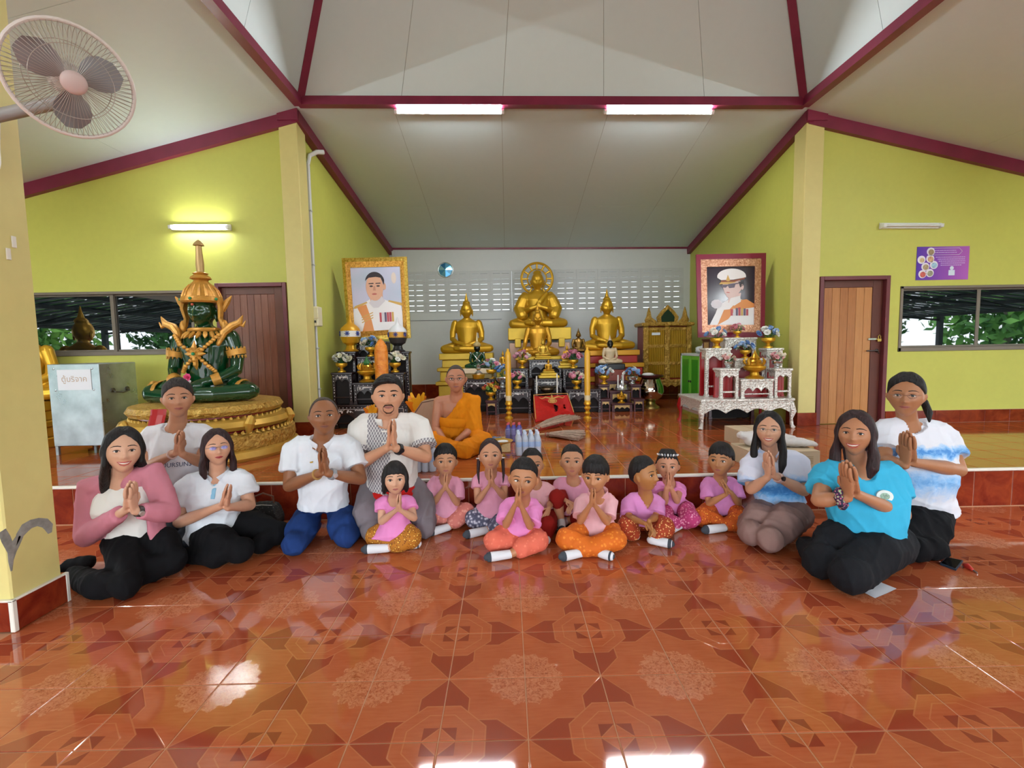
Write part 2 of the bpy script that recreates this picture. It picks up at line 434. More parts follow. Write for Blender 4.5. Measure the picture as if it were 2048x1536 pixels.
# altar side walls
def wall_x(name, xa, xb, y0, y1, mat):
    return struct(name, G().hexa([(xa[0], y0, 0), (xb[0], y0, 0), (xb[1], y1, 0), (xa[1], y1, 0),
        (xa[0], y0, zb(xa[0], y0)), (xb[0], y0, zb(xb[0], y0)), (xb[1], y1, zb(xb[1], y1)), (xa[1], y1, zb(xa[1], y1))]), mat)
wall_x('wall_altar_left', (-2.74, -2.6), (-2.6, -2.44), YW+.1, YB+.1, m_yellow)
wall_x('wall_altar_right', (3.85, 3.93), (3.97, 4.06), YW+.1, YB+.1, m_yellow)
# back wall with a band of vent blocks
VX0, VX1, VZ0, VZ1 = -2.16, 3.79, 2.16, 3.03
wall_y('wall_back', -2.7, 4.1, YB, YB+.1, 0, lambda x: zb(x, YB)+.02, [(VX0, VX1, VZ0, VZ1)], m_white)
nb, nr = 13, 4; bw, bh = (VX1-VX0)/nb, (VZ1-VZ0)/nr
g = G(); e = 0.001
for (x0, x1) in ((-bw/2+e, -bw*.37), (-bw*.045, bw*.045), (bw*.37, bw/2-e)): g.box((x0, -.05, -bh/2+e), (x1, .05, bh/2-e))
zs = [-bh/2+e, -bh*.30, -bh*.265, bh*.21, bh*.245, bh/2-e]
for (x0, x1) in ((-bw*.37, -bw*.045), (bw*.045, bw*.37)):
    for z0, z1 in ((zs[0], zs[1]), (zs[2], zs[3]), (zs[4], zs[5])):
        # sloping louvre: deeper block with a lowered inner lip
        g.hexa([(x0, -.048, z0), (x1, -.048, z0), (x1, .05, z0+.006), (x0, .05, z0+.006), (x0, -.048, z1), (x1, -.048, z1), (x1, .05, z1+.006), (x0, .05, z1+.006)])
me_v = g.mesh('vent_block'); fix_normals(me_v); me_v.materials.append(wall_mat('vent_block_white', '#cfd0d2', 0.08))
wb = bpy.data.objects['wall_back']
for i in range(nb):
    for j in range(nr):
        place(me_v, 'vent_block', wb, (VX0+(i+.5)*bw, YB+.05, VZ0+(j+.5)*bh))
struct('trim_2', G().box((-2.44, YB-.012, 2.0), (-.1, YB, 2.012)), M('grey_wall_rail', '#8f9096', .5))
# maroon boards
def beam(g, p, q, w, h, up=(0, 0, 1), off=(0, 0, 0)):
    p = np.asarray(p, float)+off; q = np.asarray(q, float)+off; d = norm(q-p); up = norm(np.asarray(up)-d*(np.asarray(up) @ d)); s_ = np.cross(d, up)
    L = []
    for b in (p, q):
        L.append([b-s_*w/2-up*h/2, b+s_*w/2-up*h/2, b+s_*w/2+up*h/2, b-s_*w/2+up*h/2])
    g.loft(L); return g
tn = 3
def trim(p, q, w, h, up=(0, 0, 1), off=(0, 0, 0)):
    global tn; o = struct('trim_%d' % tn, beam(G(), p, q, w, h, up, off), m_maroon); tn += 1; return o
trim((X0, YW-.03, zl(X0)), (XL-.02, YW-.03, zl(XL-.02)), .07, .15, off=(0, 0, -.075))
trim((XR+.02, YW-.03, zr(XR+.02)), (X1, YW-.03, zr(X1)), .07, .15, off=(0, 0, -.075))
trim((-2.76, YW-.055, zring(-2.5)-.02), (XL+.03, YW-.055, zring(-2.5)-.02), .07, .15, off=(0, 0, -.06))
trim((XR-.03, YW-.055, zring(3.7)-.02), (4.02, YW-.055, zring(3.7)-.02), .07, .15, off=(0, 0, -.06))
trim((XL-.01, YW-.06, zb(XL, YW-.06)), (-2.41, YB, zb(-2.41, YB)), .09, .14, off=(0, 0, -.07))
trim((XR+.01, YW-.06, zb(XR, YW-.06)), (3.9, YB, zb(3.9, YB)), .09, .14, off=(0, 0, -.07))
trim((-2.45, YB-.012, zb(-2.4, YB)), (3.95, YB-.012, zb(3.95, YB)), .04, .035, off=(0, 0, -.01))
c00, c10 = V(RXL, RYB, 4.394), V(RXR, RYB, 4.31); c01, c11 = V(RXL, RYF, 4.394), V(RXR, RYF, 4.31)
trim(c00, c10, .1, .1); trim(c01, c00, .1, .1); trim(c11, c10, .1, .1); trim(c01, c11, .1, .1)
for c, dx, dy in ((c00, 1, -1), (c10, -1, -1), (c01, 1, 1), (c11, -1, 1)):
    trim(c, c+V(dx*LT, dy*LT, SL*LT), .085, .085, (dx, dy, 0))
# pillars at the altar mouth
def pillar(name, x0, x1, y0, y1, zt, sk=0.17, zb_=STAGE):
    o = struct(name, G().bbox((x0, y0, zb_), (x1, y1, zt), .006), m_cream)
    for (a, b) in (((x0-.012, y0-.012, zb_), (x1+.012, y0, zb_+sk)), ((x0-.012, y0, zb_), (x0, y1, zb_+sk)), ((x1, y0, zb_), (x1+.012, y1, zb_+sk))):
        struct('skirting_tile', G().bbox(a, b, .002), m_riser, o)
    return o
pillar('wall_pillar_left', -2.765, XL, YW-.05, YW+.2, 4.29)
pillar('wall_pillar_right', XR-.02, 4.01, YW-.05, YW+.2, 4.2)
pl = struct('wall_pillar_front', G().bbox((-2.88, 2.418, 0), (-2.587, 2.697, 4.42), .008), m_cream)
for a, b in (((-2.90, 2.40, .004), (-2.592, 2.417, .165)), ((-2.586, 2.423, .004), (-2.57, 2.715, .165))):
    struct('skirting_tile', G().bbox(a, b, .002), m_riser, pl)
ob('corner_strip', G().bbox((-2.592, 2.398, .002), (-2.568, 2.423, .172), .003).bbox((-2.90, 2.398, .163), (-2.568, 2.419, .173), .002).bbox((-2.588, 2.41, .163), (-2.568, 2.72, .173), .002).bbox((-2.586, 2.70, .002), (-2.567, 2.72, .172), .002), m_white_trim, pl)
# grey cement patches on the front pillar (y shaped smear)
m_cem = M('bare_grey_cement', '#8d8c86', .85, var=.2, vs=30)
def patch(pts, wid):
    g = G(); g.tube(pts, [(w, .0015) for w in wid], n=10, side=(0, 0, 1), round_end=False); return g
def onface(u, v): q = ray(u, v); return _C+q*(-2.5868/q[0])
g = patch([onface(*q) for q in ((33, 1092), (40, 1070), (50, 1056), (62, 1048), (76, 1044), (90, 1046), (98, 1054), (100, 1066))], [.012, .022, .028, .024, .022, .026, .026, .012])
g.tube([onface(*q) for q in ((40, 1072), (30, 1090), (24, 1104), (22, 1122), (23, 1142))], [(.02, .0015), (.026, .0015), (.024, .0015), (.014, .0015), (.005, .0015)], n=10, side=(0, 1, 0))
g.tube([onface(*q) for q in ((22, 1100), (12, 1078), (4, 1062))], [(.02, .0015), (.024, .0015), (.02, .0015)], n=10, side=(0, 1, 0))
for u, v in ((16, 508), (27, 484)): c = onface(u, v); ob('wall_plate', G().bbox((-2.588, c[1]-.012, c[2]-.03), (-2.581, c[1]+.012, c[2]+.03), .002), m_white_trim, pl)
ob('cement_patch', g, m_cem, pl, smooth=True)
# skirting of the side and back walls, tile by tile
me_sk = tile_mesh('skirting_tile', T-.004, .16, .012, m_riser)
def skirt(root_name, x0, x1, y, h=.165, z=STAGE):
    root = struct(root_name, G().box((x0, y-.008, z), (x1, y, z+h)), M('skirting_grout', '#c9a78c', .7)); n = int((x1-x0)/T)
    for i in range(n+1):
        a = x0+i*T; b = min(a+T-.004, x1)
        if b-a < .02: continue
        o = place(me_sk, 'skirting_tile', root, ((a+b)/2, y-.014, z+h/2), (math.pi/2, 0, 0)); o.scale = ((b-a)/(T-.004), h/.165, 1)
    return root
skirt('baseboard_left', X0, DL[0]-.02, YW); skirt('baseboard_right', DR[1]+.02, X1, YW)
skirt('baseboard_right_2', 4.02, DR[0], YW, .17); skirt('baseboard_back', -2.43, 3.9, YB, .31)
# outside ground
struct('ground_outside', G().box((-60, -60, -.45), (60, 40, -.21)), M('grass_ground', '#5d7440', .9, var=.3, vs=1.0))
struct('ground_bounce_slab', G().box((-20, -14, -.21), (20, 3.9, -.2)), M('pale_bounce_slab', '#b9b6ac', .85, var=.1, vs=1.5))  # pale slab added to bounce sky light up to the ceiling
# ================================================================== doors and windows
def plank_mat(name, a, b, c):
    t = NT(name, 0.32); o = t.pos(); x, y, z = t.xyz(o); info = t.n('ShaderNodeObjectInfo').outputs['Random']
    gr = t.noise(t.comb(t.m('MULTIPLY', x, 30.0), t.m('MULTIPLY', info, 9.0), t.m('MULTIPLY', z, 1.6)), 2.0, 5.0, 0.6, 0.8)
    k = t.m('ADD', t.m('MULTIPLY', gr, 0.65), t.m('MULTIPLY', info, 0.35))
    t.color(t.ramp(k, [(0.25, srgb(a)), (0.5, srgb(b)), (0.75, srgb(c))])); t.bump(gr, 0.1, 0.002); return t.mat
m_frame = M('dark_maroon_door_frame', '#6d3036', .4, var=.1)
def door(name, D, pm, stile_m, n, knob):
    x0, x1, z0, z1 = D; f = .05
    g = G().bbox((x0, YW-.03, z0), (x0+f, YW+.1, z1), .004).bbox((x1-f, YW-.03, z0), (x1, YW+.1, z1), .004).bbox((x0+f, YW-.03, z1-f), (x1-f, YW+.1, z1), .004)
    root = struct(name, g, m_frame)
    a, b, top = x0+f, x1-f, z1-f
    ob('door_stile', G().bbox((a, YW+.035, z0), (a+.05, YW+.075, top), .003).bbox((b-.13, YW+.035, z0), (b, YW+.075, top), .003).bbox((a+.05, YW+.035, top-.09), (b-.13, YW+.075, top), .003), stile_m, root)
    w = (b-.13-a-.05)/n
    for i in range(n):
        ob('door_plank', G().bbox((a+.05+i*w+.0012, YW+.042, z0+.003), (a+.05+(i+1)*w-.0012, YW+.066, top-.09), .003), pm, root)
    if knob:
        mm = M('brushed_steel', '#b9b7b0', .25, 1.0); br = M('brass_padlock', '#c9a455', .3, 1.0)
        zc = lerp(z0, z1, .515)
        ob('hasp', G().bbox((b-.17, YW+.022, zc+.11), (b-.03, YW+.036, zc+.135), .003), mm, root)
        ob('padlock', G().bbox((b-.06, YW+.0, zc+.085), (b-.01, YW+.025, zc+.13), .006).tube([(b-.05, YW+.012, zc+.13), (b-.05, YW+.012, zc+.16), (b-.035, YW+.012, zc+.175), (b-.02, YW+.012, zc+.16), (b-.02, YW+.012, zc+.13)], .005, n=6), br, root, smooth=True)
        ob('door_handle', G().tube([(b-.19, YW+.02, zc-.03), (b-.06, YW+.0, zc-.03), (b-.05, YW+.02, zc-.03), (b-.05, YW+.034, zc-.03)], .009, n=8).ell((b-.05, YW+.03, zc-.03), (.024, .008, .024)).tube([(b-.06, YW+.0, zc-.03), (b-.05, YW-.005, zc-.07)], .006, n=6), M('dark_metal', '#3a3634', .35, .8), root, smooth=True)
    return root
pm1 = plank_mat('reddish_brown_planks', '#6b3a2a', '#8a5540', '#9c6a52'); pm2 = plank_mat('orange_brown_planks', '#9a5d2f', '#b5773f', '#c58b52')
door('door_1', DL, pm1, M('brown_stile', '#6b4030', .4, var=.1), 7, False)
door('door_2', DR, pm2, M('dark_brown_stile', '#5c2a1c', .4, var=.1), 6, True)
m_glass = NT('dark_reflective_window_glass', 0.012, **{'IOR': 2.6}).color(srgb('#0c1216')).mat
m_alu = M('brownish_aluminium', '#80766a', .45, .25, var=.06)
def window(name, W, mull):
    x0, x1, z0, z1 = W; f = .035
    g = G()
    for lo, hi in (((x0, z0), (x1, z0+.05)), ((x0, z1-f), (x1, z1)), ((x0, z0), (x0+f, z1)), ((x1-f, z0), (x1, z1))):
        g.bbox((lo[0], YW-.015, lo[1]), (hi[0], YW+.09, hi[1]), .004)
    root = struct(name, g, m_alu)
    xs = [x0+f]+list(mull)+[x1-f]
    for i in range(len(xs)-1):
        yo = YW+(.03 if i % 2 == 0 else .055); a, b = xs[i]-.022, xs[i+1]+.022
        fr = G()
        for lo, hi in (((a, z0+.05), (a+.045, z1-f)), ((b-.045, z0+.05), (b, z1-f)), ((a+.045, z0+.05), (b-.045, z0+.075)), ((a+.045, z1-f-.02), (b-.045, z1-f))):
            fr.bbox((lo[0], yo, lo[1]), (hi[0], yo+.022, hi[1]), .003)
        s_ = ob('window_sash', fr, m_alu, root)
        ob('window_pane', G().box((a+.04, yo+.008, z0+.07), (b-.04, yo+.014, z1-f-.015)), m_glass, s_)
window('window_1', WL, [-5.04]); window('window_2', WR, [6.158])
m_dark = M('painted_room_darkness', '#3a3a36', .9)  # rooms' darkness put into the wall colour; boxes added to shut out sky
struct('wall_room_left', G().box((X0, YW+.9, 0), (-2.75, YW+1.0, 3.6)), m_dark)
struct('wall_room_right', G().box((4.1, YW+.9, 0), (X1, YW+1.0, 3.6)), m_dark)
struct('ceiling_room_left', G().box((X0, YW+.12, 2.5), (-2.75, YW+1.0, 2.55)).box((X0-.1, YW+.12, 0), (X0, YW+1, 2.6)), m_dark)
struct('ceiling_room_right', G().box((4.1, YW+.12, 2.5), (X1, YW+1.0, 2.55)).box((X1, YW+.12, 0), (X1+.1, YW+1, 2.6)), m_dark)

# ================================================================== lamps
m_lamp_white = M('white_enamel_lamp_body', '#e4e6e6', .35)
m_tube_off = M('unlit_frosted_tube', '#dfe3de', .3)
def emit_mat(name, col, st):
    t = NT(name); t.b.inputs['Emission Color'].default_value = col; t.b.inputs['Emission Strength'].default_value = st; t.color((.9, .9, .9, 1)); return t.mat
m_tube_on = emit_mat('glowing_fluorescent_tube', (.93, .98, 1, 1), TUBE_POWER); m_tube_wall = emit_mat('glowing_wall_tube', (.93, .98, 1, 1), TUBE_POWER*.35)
def tube_lamp(label, p, q, out, on, grp):
    p, q = np.asarray(p, float), np.asarray(q, float); c = (p+q)/2
    t = thing('tube_lamp', label, 'lamp', c, 0, grp); p, q = p-c, q-c; out = norm(out); d = norm(q-p); s_ = np.cross(d, out)
    L = np.linalg.norm(q-p)
    def B(a, b, o0, o1, w):
        g = G(); r = []
        for e in (p+d*a, p+d*b): r.append([e+out*o0-s_*w, e+out*o1-s_*w*.8, e+out*o1+s_*w*.8, e+out*o0+s_*w])
        return g.loft(r)
    ob('housing', B(0, L, 0, .045, .04), m_lamp_white, t)
    for a, b in ((.0, .035), (L-.035, L)): ob('end_cap', B(a, b, .04, .085, .026), m_lamp_white, t)
    ob('tube', G().tube([p+d*.03+out*.066, q-d*.03+out*.066], .015, n=12), (m_tube_wall if grp == 'wall tube lamps' else m_tube_on) if on else m_tube_off, t, smooth=True)
    return t
n_up = lambda x, y: norm((0, -.2, -1))
tube_lamp('lit white tube lamp under the maroon beam, the one nearer the round mirror', (-1.313, 6.13, zb(-1.3, 6.13)-.02), (.017, 6.13, zb(0, 6.13)-.02), (0, -.75, -.65), True, 'lit ceiling tube lamps')
tube_lamp('lit white tube lamp under the maroon beam, the one nearer the golden cabinet', (1.237, 6.13, zb(1.24, 6.13)-.02), (2.58, 6.13, zb(2.58, 6.13)-.02), (0, -.75, -.65), True, 'lit ceiling tube lamps')
tube_lamp('lit white tube lamp on the yellow wall above the crowned green statue', (-4.18, YW-.001, 2.99), (-3.44, YW-.001, 2.98), (0, -1, -.1), True, 'wall tube lamps')
tube_lamp('unlit white tube lamp on the yellow wall above the purple poster', (4.78, YW-.001, 2.88), (5.545, YW-.001, 2.87), (0, -1, -.1), False, 'wall tube lamps')
# unseen tube lamps, added on both side ceilings to brighten the hall
for lab_, x, y in (('left side ceiling, nearer the entrance', -5.2, .8), ('left side ceiling, nearer the stage', -5.2, 3.4), ('right side ceiling, nearer the entrance', 6.0, .8), ('right side ceiling, nearer the stage', 6.0, 3.4)):
    z = (zl(x) if x < 0 else zr(x))-.005
    tube_lamp('lit white tube lamp on the '+lab_, (x, y-.6, z), (x, y+.6, z), (0, 0, -1), True, 'hall tube lamps out of frame')

# ================================================================== wall fan on the front pillar
def make_fan():
    base = V(-2.587, 2.56, 2.52)
    t = thing('wall_fan', 'white caged wall fan mounted on the cream pillar', 'fan', base)
    hub = atY(142, 162, 2.06)-base; ax = norm((.80, -.74, -.50))
    u_ = norm(np.cross(ax, (0, 0, 1))); w_ = np.cross(u_, ax); R_ = .205
    wt = M('fan_white_plastic', '#ddd5d2', .35); gy = M('fan_blade_grey', '#8d8a8e', .3); wire = M('fan_wire_grey', '#a9a29c', .35, .3)
    ring = lambda r, d, n=40: [hub+ax*d+(u_*math.cos(2*math.pi*i/n)+w_*math.sin(2*math.pi*i/n))*r for i in range(n)]
    ob('cage_rim', G().tube(ring(R_, 0), (.008,)*2 if False else .008, n=8, closed=True), wt, t, smooth=True)
    g = G()
    for k in range(72):
        a = 2*math.pi*k/72; e = u_*math.cos(a)+w_*math.sin(a)
        g.tube([hub+ax*.075+e*.04, hub+ax*.07+e*.1, hub+ax*.045+e*.17, hub+e*R_], .0011, n=4)
        g.tube([hub-ax*.085+e*.05, hub-ax*.08+e*.12, hub-ax*.05+e*.18, hub+e*R_], .0011, n=4)
    for r, d in ((.13, .062), (.14, -.076)): g.tube(ring(r, d), .0014, n=5, closed=True)
    ob('cage_wires', g, wire, t)
    ob('hub_cap', G().ell(hub+ax*.078, (.043, .043, .014), np.stack([u_, w_, ax], 1), 20, 8), M('fan_cap_pinkish', '#cdb8b6', .4), t, smooth=True)
    for k in range(3):
        a0 = 2*math.pi*k/3+.5; g = G(); r1 = []; th = .0015
        rows = []
        for i in range(7):
            r = .03+.145*i/6; wd = [.018, .04, .062, .078, .085, .075, .035][i]; row = []
            for j in range(6):
                s_ = j/5-.5; a = a0+s_*wd*2/max(r, .05)*.8; row.append(hub+ax*(.012+s_*.05)+(u_*math.cos(a)+w_*math.sin(a))*r)
            rows.append(row)
        vs = [p for r in rows for p in r]; vs2 = [p+ax*th for p in vs]; F_ = []
        for i in range(6):
            for j in range(5):
                q = i*6+j; F_.append((q, q+1, q+7, q+6)); F_.append((q+42, q+48, q+49, q+43))
        bd = [j for j in range(6)]+[i*6+5 for i in range(1, 7)]+[36+j for j in range(4, -1, -1)]+[i*6 for i in range(5, 0, -1)]
        for i in range(len(bd)): a, b = bd[i], bd[(i+1) % len(bd)]; F_.append((b, a, a+42, b+42))
        ob('blade', G().add(vs+vs2, F_), gy, t, smooth=True)
    ob('blade_hub', G().tube([hub-ax*.03, hub+ax*.03], .032, n=16), gy, t, smooth=True)
    ob('motor_housing', G().tube([hub-ax*.22, hub-ax*.2, hub-ax*.12, hub-ax*.07], [.02, .055, .066, .05], n=18, round_end=True), wt, t, smooth=True)
    j0 = hub-ax*.16+V(0, 0, -.03); foot = V(.09, -.12, -.02)
    ob('neck', G().tube([j0, j0+V(0, .02, -.05), foot+V(.02, .0, .08), foot], [.03, .026, .03, .045], n=12), M('fan_grey_joint', '#8f8b8c', .4), t, smooth=True)
    sw = ob('switch_body', G().tube([foot+V(.01, -.0, .10), foot+V(0, -.02, .03), foot+V(-.0, -.03, -.06), foot+V(-.01, .0, -.13)], [(.04, .05), (.06, .06), (.062, .06), (.045, .045)], n=16, round_end=True), wt, t, smooth=True)
    ob('switch_plate', G().cbox(foot+V(.035, -.075, -.05), (.05, .012, .09), rotz(.35)), M('fan_switch_grey', '#b5aca4', .4), sw)
    ob('wall_bracket', G().bbox((0, -.14, -.16), (.04, -.02, .12), .01), wt, t)
    for k, pts in enumerate(([(-.13, 0.0, .30), (-.03, -.02, .22), (.03, -.03, .20)], [(.05, -.02, .17), (.06, -.03, .08), (.01, -.04, 0), (-.02, -.06, -.05), (-.06, -.05, -.1), (-.03, -.06, -.16)])):
        ob('cord', G().tube(pts, .004, n=6), M('black_cord', '#1d1a18', .5), t, smooth=True)
make_fan()

# ================================================================== conduit and breaker box by the altar mouth
m_pvc = M('white_pvc_conduit', '#d6d8d8', .4)
xw = -2.555
t = thing('cable_conduit', 'white cable conduit running up the altar side wall into the ceiling', 'conduit', (xw, 6.5, .34))
ob('lower_pipe', G().tube([(0, 0, 0), (0, 0, 1.42)], .017, n=10), m_pvc, t, smooth=True)
ob('upper_trunking', G().bbox((-.02, -.025, 1.62), (.018, .025, 3.52), .004).tube([(0, 0, 3.5), (.02, .02, 3.62), (.1, .06, 3.68), (.17, .12, 3.70)], [.026, .028, .03, .03], n=8), m_pvc, t)
for z in (.55, 1.1, 2.2, 2.9): ob('clip', G().bbox((-.022, -.028, z), (.024, .028, z+.018), .002), M('conduit_clip', '#b8bab8', .4), t)
t = thing('breaker_box', 'cream plastic breaker box fixed on the white conduit', 'electrical box', (xw+.02, 6.5, 1.74))
ob('cover', G().bbox((-.03, -.08, .0), (.045, .08, .26), .01), M('cream_plastic', '#e2dcbc', .4), t)
ob('lid', G().bbox((-.02, -.09, .1), (.052, -.07, .25), .004), M('cream_plastic', '#e2dcbc', .4), t)
ob('switch', G().bbox((.0, -.095, .045), (.02, -.08, .075), .003), M('black_switch', '#2a2a2a', .4), t)
t = thing('corner_pipe', 'short white pipe in the upper corner beside the gold framed portrait', 'pipe', (-2.36, YB-.1, 3.2))
ob('pipe', G().tube([(0, 0, -.25), (0, 0, .1), (.02, -.03, .16), (.02, -.05, .24)], .02, n=8), m_pvc, t, smooth=True)

# ================================================================== purple poster
def disc(g, cx, cz, r, y, n=16, th=.002, sz=1.0):
    g.poly([(cx+r*math.cos(2*math.pi*i/n), cz+r*sz*math.sin(2*math.pi*i/n)) for i in range(n)][::-1], t=(0, y-th, 0), th=th); return g
px0, px1, pz0, pz1 = 5.284, 5.963, 2.19, 2.612
t = thing('poster', 'purple printed poster with round photographs above the window', 'poster', ((px0+px1)/2, YW, pz0))
W_, H_ = px1-px0, pz1-pz0
nt = NT('poster_purple_print', .25); xx = nt.xyz(nt.obj())
nt.color(nt.ramp(nt.m('ADD', nt.m('DIVIDE', xx[0], W_), .5), [(.0, srgb('#5a3fb0')), (.45, srgb('#8f4fb8')), (1, srgb('#b765c0'))]))
ob('sheet', G().box((-W_/2, -.006, 0), (W_/2, -.001, H_)), nt.mat, t)
pw = M('print_white', '#ece8f2', .4)
for k, (cx, cz, col) in enumerate(((.09, .61, '#c9b489'), (.255, .64, '#caa27a'), (.17, .40, '#b09a78'), (.33, .45, '#9fc6dc'), (.12, .18, '#c8615a'), (.26, .21, '#9a9a80'), (.26, .85, '#a08a6a'))):
    x = -W_/2+cx*W_; z = cz*H_; g = disc(G(), x, z, .052, -.006)
    o = ob('photo_disc', g, pw, t)
    ob('photo', disc(G(), x+.004, z-.006, .036 if k else .03, -.0085), M('poster_photo_%d' % k, col, .5, var=.3, vs=40), o)
g = G(); hx = [(.19, .85), (.23, .95), (.80, .95), (.86, .85), (.80, .75), (.23, .75)]
g.tube([(-W_/2+a*W_, -.008, b*H_) for a, b in hx], .0025, n=5, closed=True); ob('banner_outline', g, pw, t)
g = G()
for z, a, b in ((.88, .34, .74), (.82, .34, .76), (.68, .36, .92), (.62, .40, .9), (.56, .42, .93), (.50, .46, .9), (.44, .46, .84)):
    x = a
    while x < b:
        w = rnd.uniform(.01, .035); g.box((-W_/2+x*W_, -.0075, z*H_-.004), (-W_/2+(x+w)*W_, -.006, z*H_+.004)); x += w+.008
ob('printed_text', g, M('poster_text', '#d9c8ee', .5), t)
g = disc(G(), .12, .35*H_, .025, -.006); g.poly([(.08, .13*H_), (.08, .29*H_), (.16, .29*H_), (.16, .13*H_)][::-1], t=(0, -.008, 0), th=.002)
ob('printed_figure', g, M('poster_pale_blue', '#d6e6f2', .5), t)

# ================================================================== round faceted mirror ornament
t = thing('round_mirror', 'small round blue faceted mirror hanging on the white back wall', 'mirror', (-1.27, YB-.002, 3.06))
ob('rim', G().tube([(.155*math.cos(a), -.01, .155*math.sin(a)) for a in np.linspace(0, 2*math.pi, 24, endpoint=False)], .012, n=8, closed=True), M('mirror_rim_silver', '#dfe6ea', .25, .6), t, smooth=True)
cols = ['#5aa0d6', '#79c0ea', '#3f86c4', '#9fd6f2', '#4f93cf', '#86cbe6']
for k in range(8):
    a0, a1 = 2*math.pi*k/8, 2*math.pi*(k+1)/8; g = G()
    P = [V(0, -.03, 0), V(.148*math.cos(a0), -.008, .148*math.sin(a0)), V(.148*math.cos(a1), -.008, .148*math.sin(a1))]
    g.add(P+[p+V(0, .006, 0) for p in P], [(0, 1, 2), (5, 4, 3), (0, 3, 4, 1), (1, 4, 5, 2), (2, 5, 3, 0)])
    ob('facet', g, M('mirror_blue_%d' % (k % 6), cols[k % 6], .08, .55), t)

# ================================================================== framed portraits
def quad_map(TL, TR, BR, BL):
    nrm = norm(np.cross(TR-TL, BL-TL)); nrm = nrm if nrm[1] < 0 else -nrm
    def f(s_, t_, d=0.0):   # s 0..1 left-right, t 0..1 bottom-top, d towards the viewer
        return lerp(lerp(BL, BR, s_), lerp(TL, TR, s_), t_)+nrm*d
    return f
def flat(f, pts, d, th=.002):
    g = G(); n = len(pts); a = [f(x, y, d) for x, y in pts]; b = [f(x, y, d-th) for x, y in pts]
    g.add(a+b, [tuple(range(n)), tuple(range(2*n-1, n-1, -1))]+[(j, (j+1) % n, (j+1) % n+n, j+n) for j in range(n)]); return g
def ov(cx, cy, rx, ry, a0=0, a1=360, n=22):
    return [(cx+rx*math.cos(math.radians(lerp(a0, a1, i/n))), cy+ry*math.sin(math.radians(lerp(a0, a1, i/n)))) for i in range(n if a1-a0 == 360 else n+1)]
def framebars(f, o, i, d0, d1):
    gs = []
    for (a, b, c, e) in (((o, o), (1-o, o), (1-i, i), (i, i)), ((1-o, o), (1-o, 1-o), (1-i, 1-i), (1-i, i)), ((1-o, 1-o), (o, 1-o), (i, 1-i), (1-i, 1-i)), ((o, 1-o), (o, o), (i, i), (i, 1-i))):
        P = [a, b, c, e]; gs.append(G().hexa([f(*p, d0-.03) for p in P]+[f(a[0], a[1], d0), f(b[0], b[1], d0), f(c[0], c[1], d1), f(e[0], e[1], d1)]))
    return gs
def gilt(name, a, b, sc=40):
    t = NT(name, .33, .75); t.color(t.ramp(t.noise(t.pos(), sc, 4.0, .6, .5), [(.35, srgb(a)), (.65, srgb(b))])); t.bump(t.noise(t.pos(), sc*1.4, 3.0), .5, .01); return t.mat
m_skin_pic = M('printed_face', '#d9a78c', .35); m_skin_pic2 = M('printed_pale_face', '#dcc0bd', .35)
m_hair_pic = M('printed_dark_hair', '#2e2730', .4); m_unif = M('printed_white_uniform', '#e6e2e4', .35); m_unif2 = M('printed_uniform_shade', '#cfc9d0', .35)
m_orange_pic = M('printed_orange_sash', '#d98a48', .35); m_gold_pic = M('printed_gold_braid', '#c9a052', .35); m_red_pic = M('printed_medal_red', '#b3404c', .35); m_blue_pic = M('printed_medal_dark', '#5a4a66', .35); m_lip_pic = M('printed_lips', '#b9625e', .4)
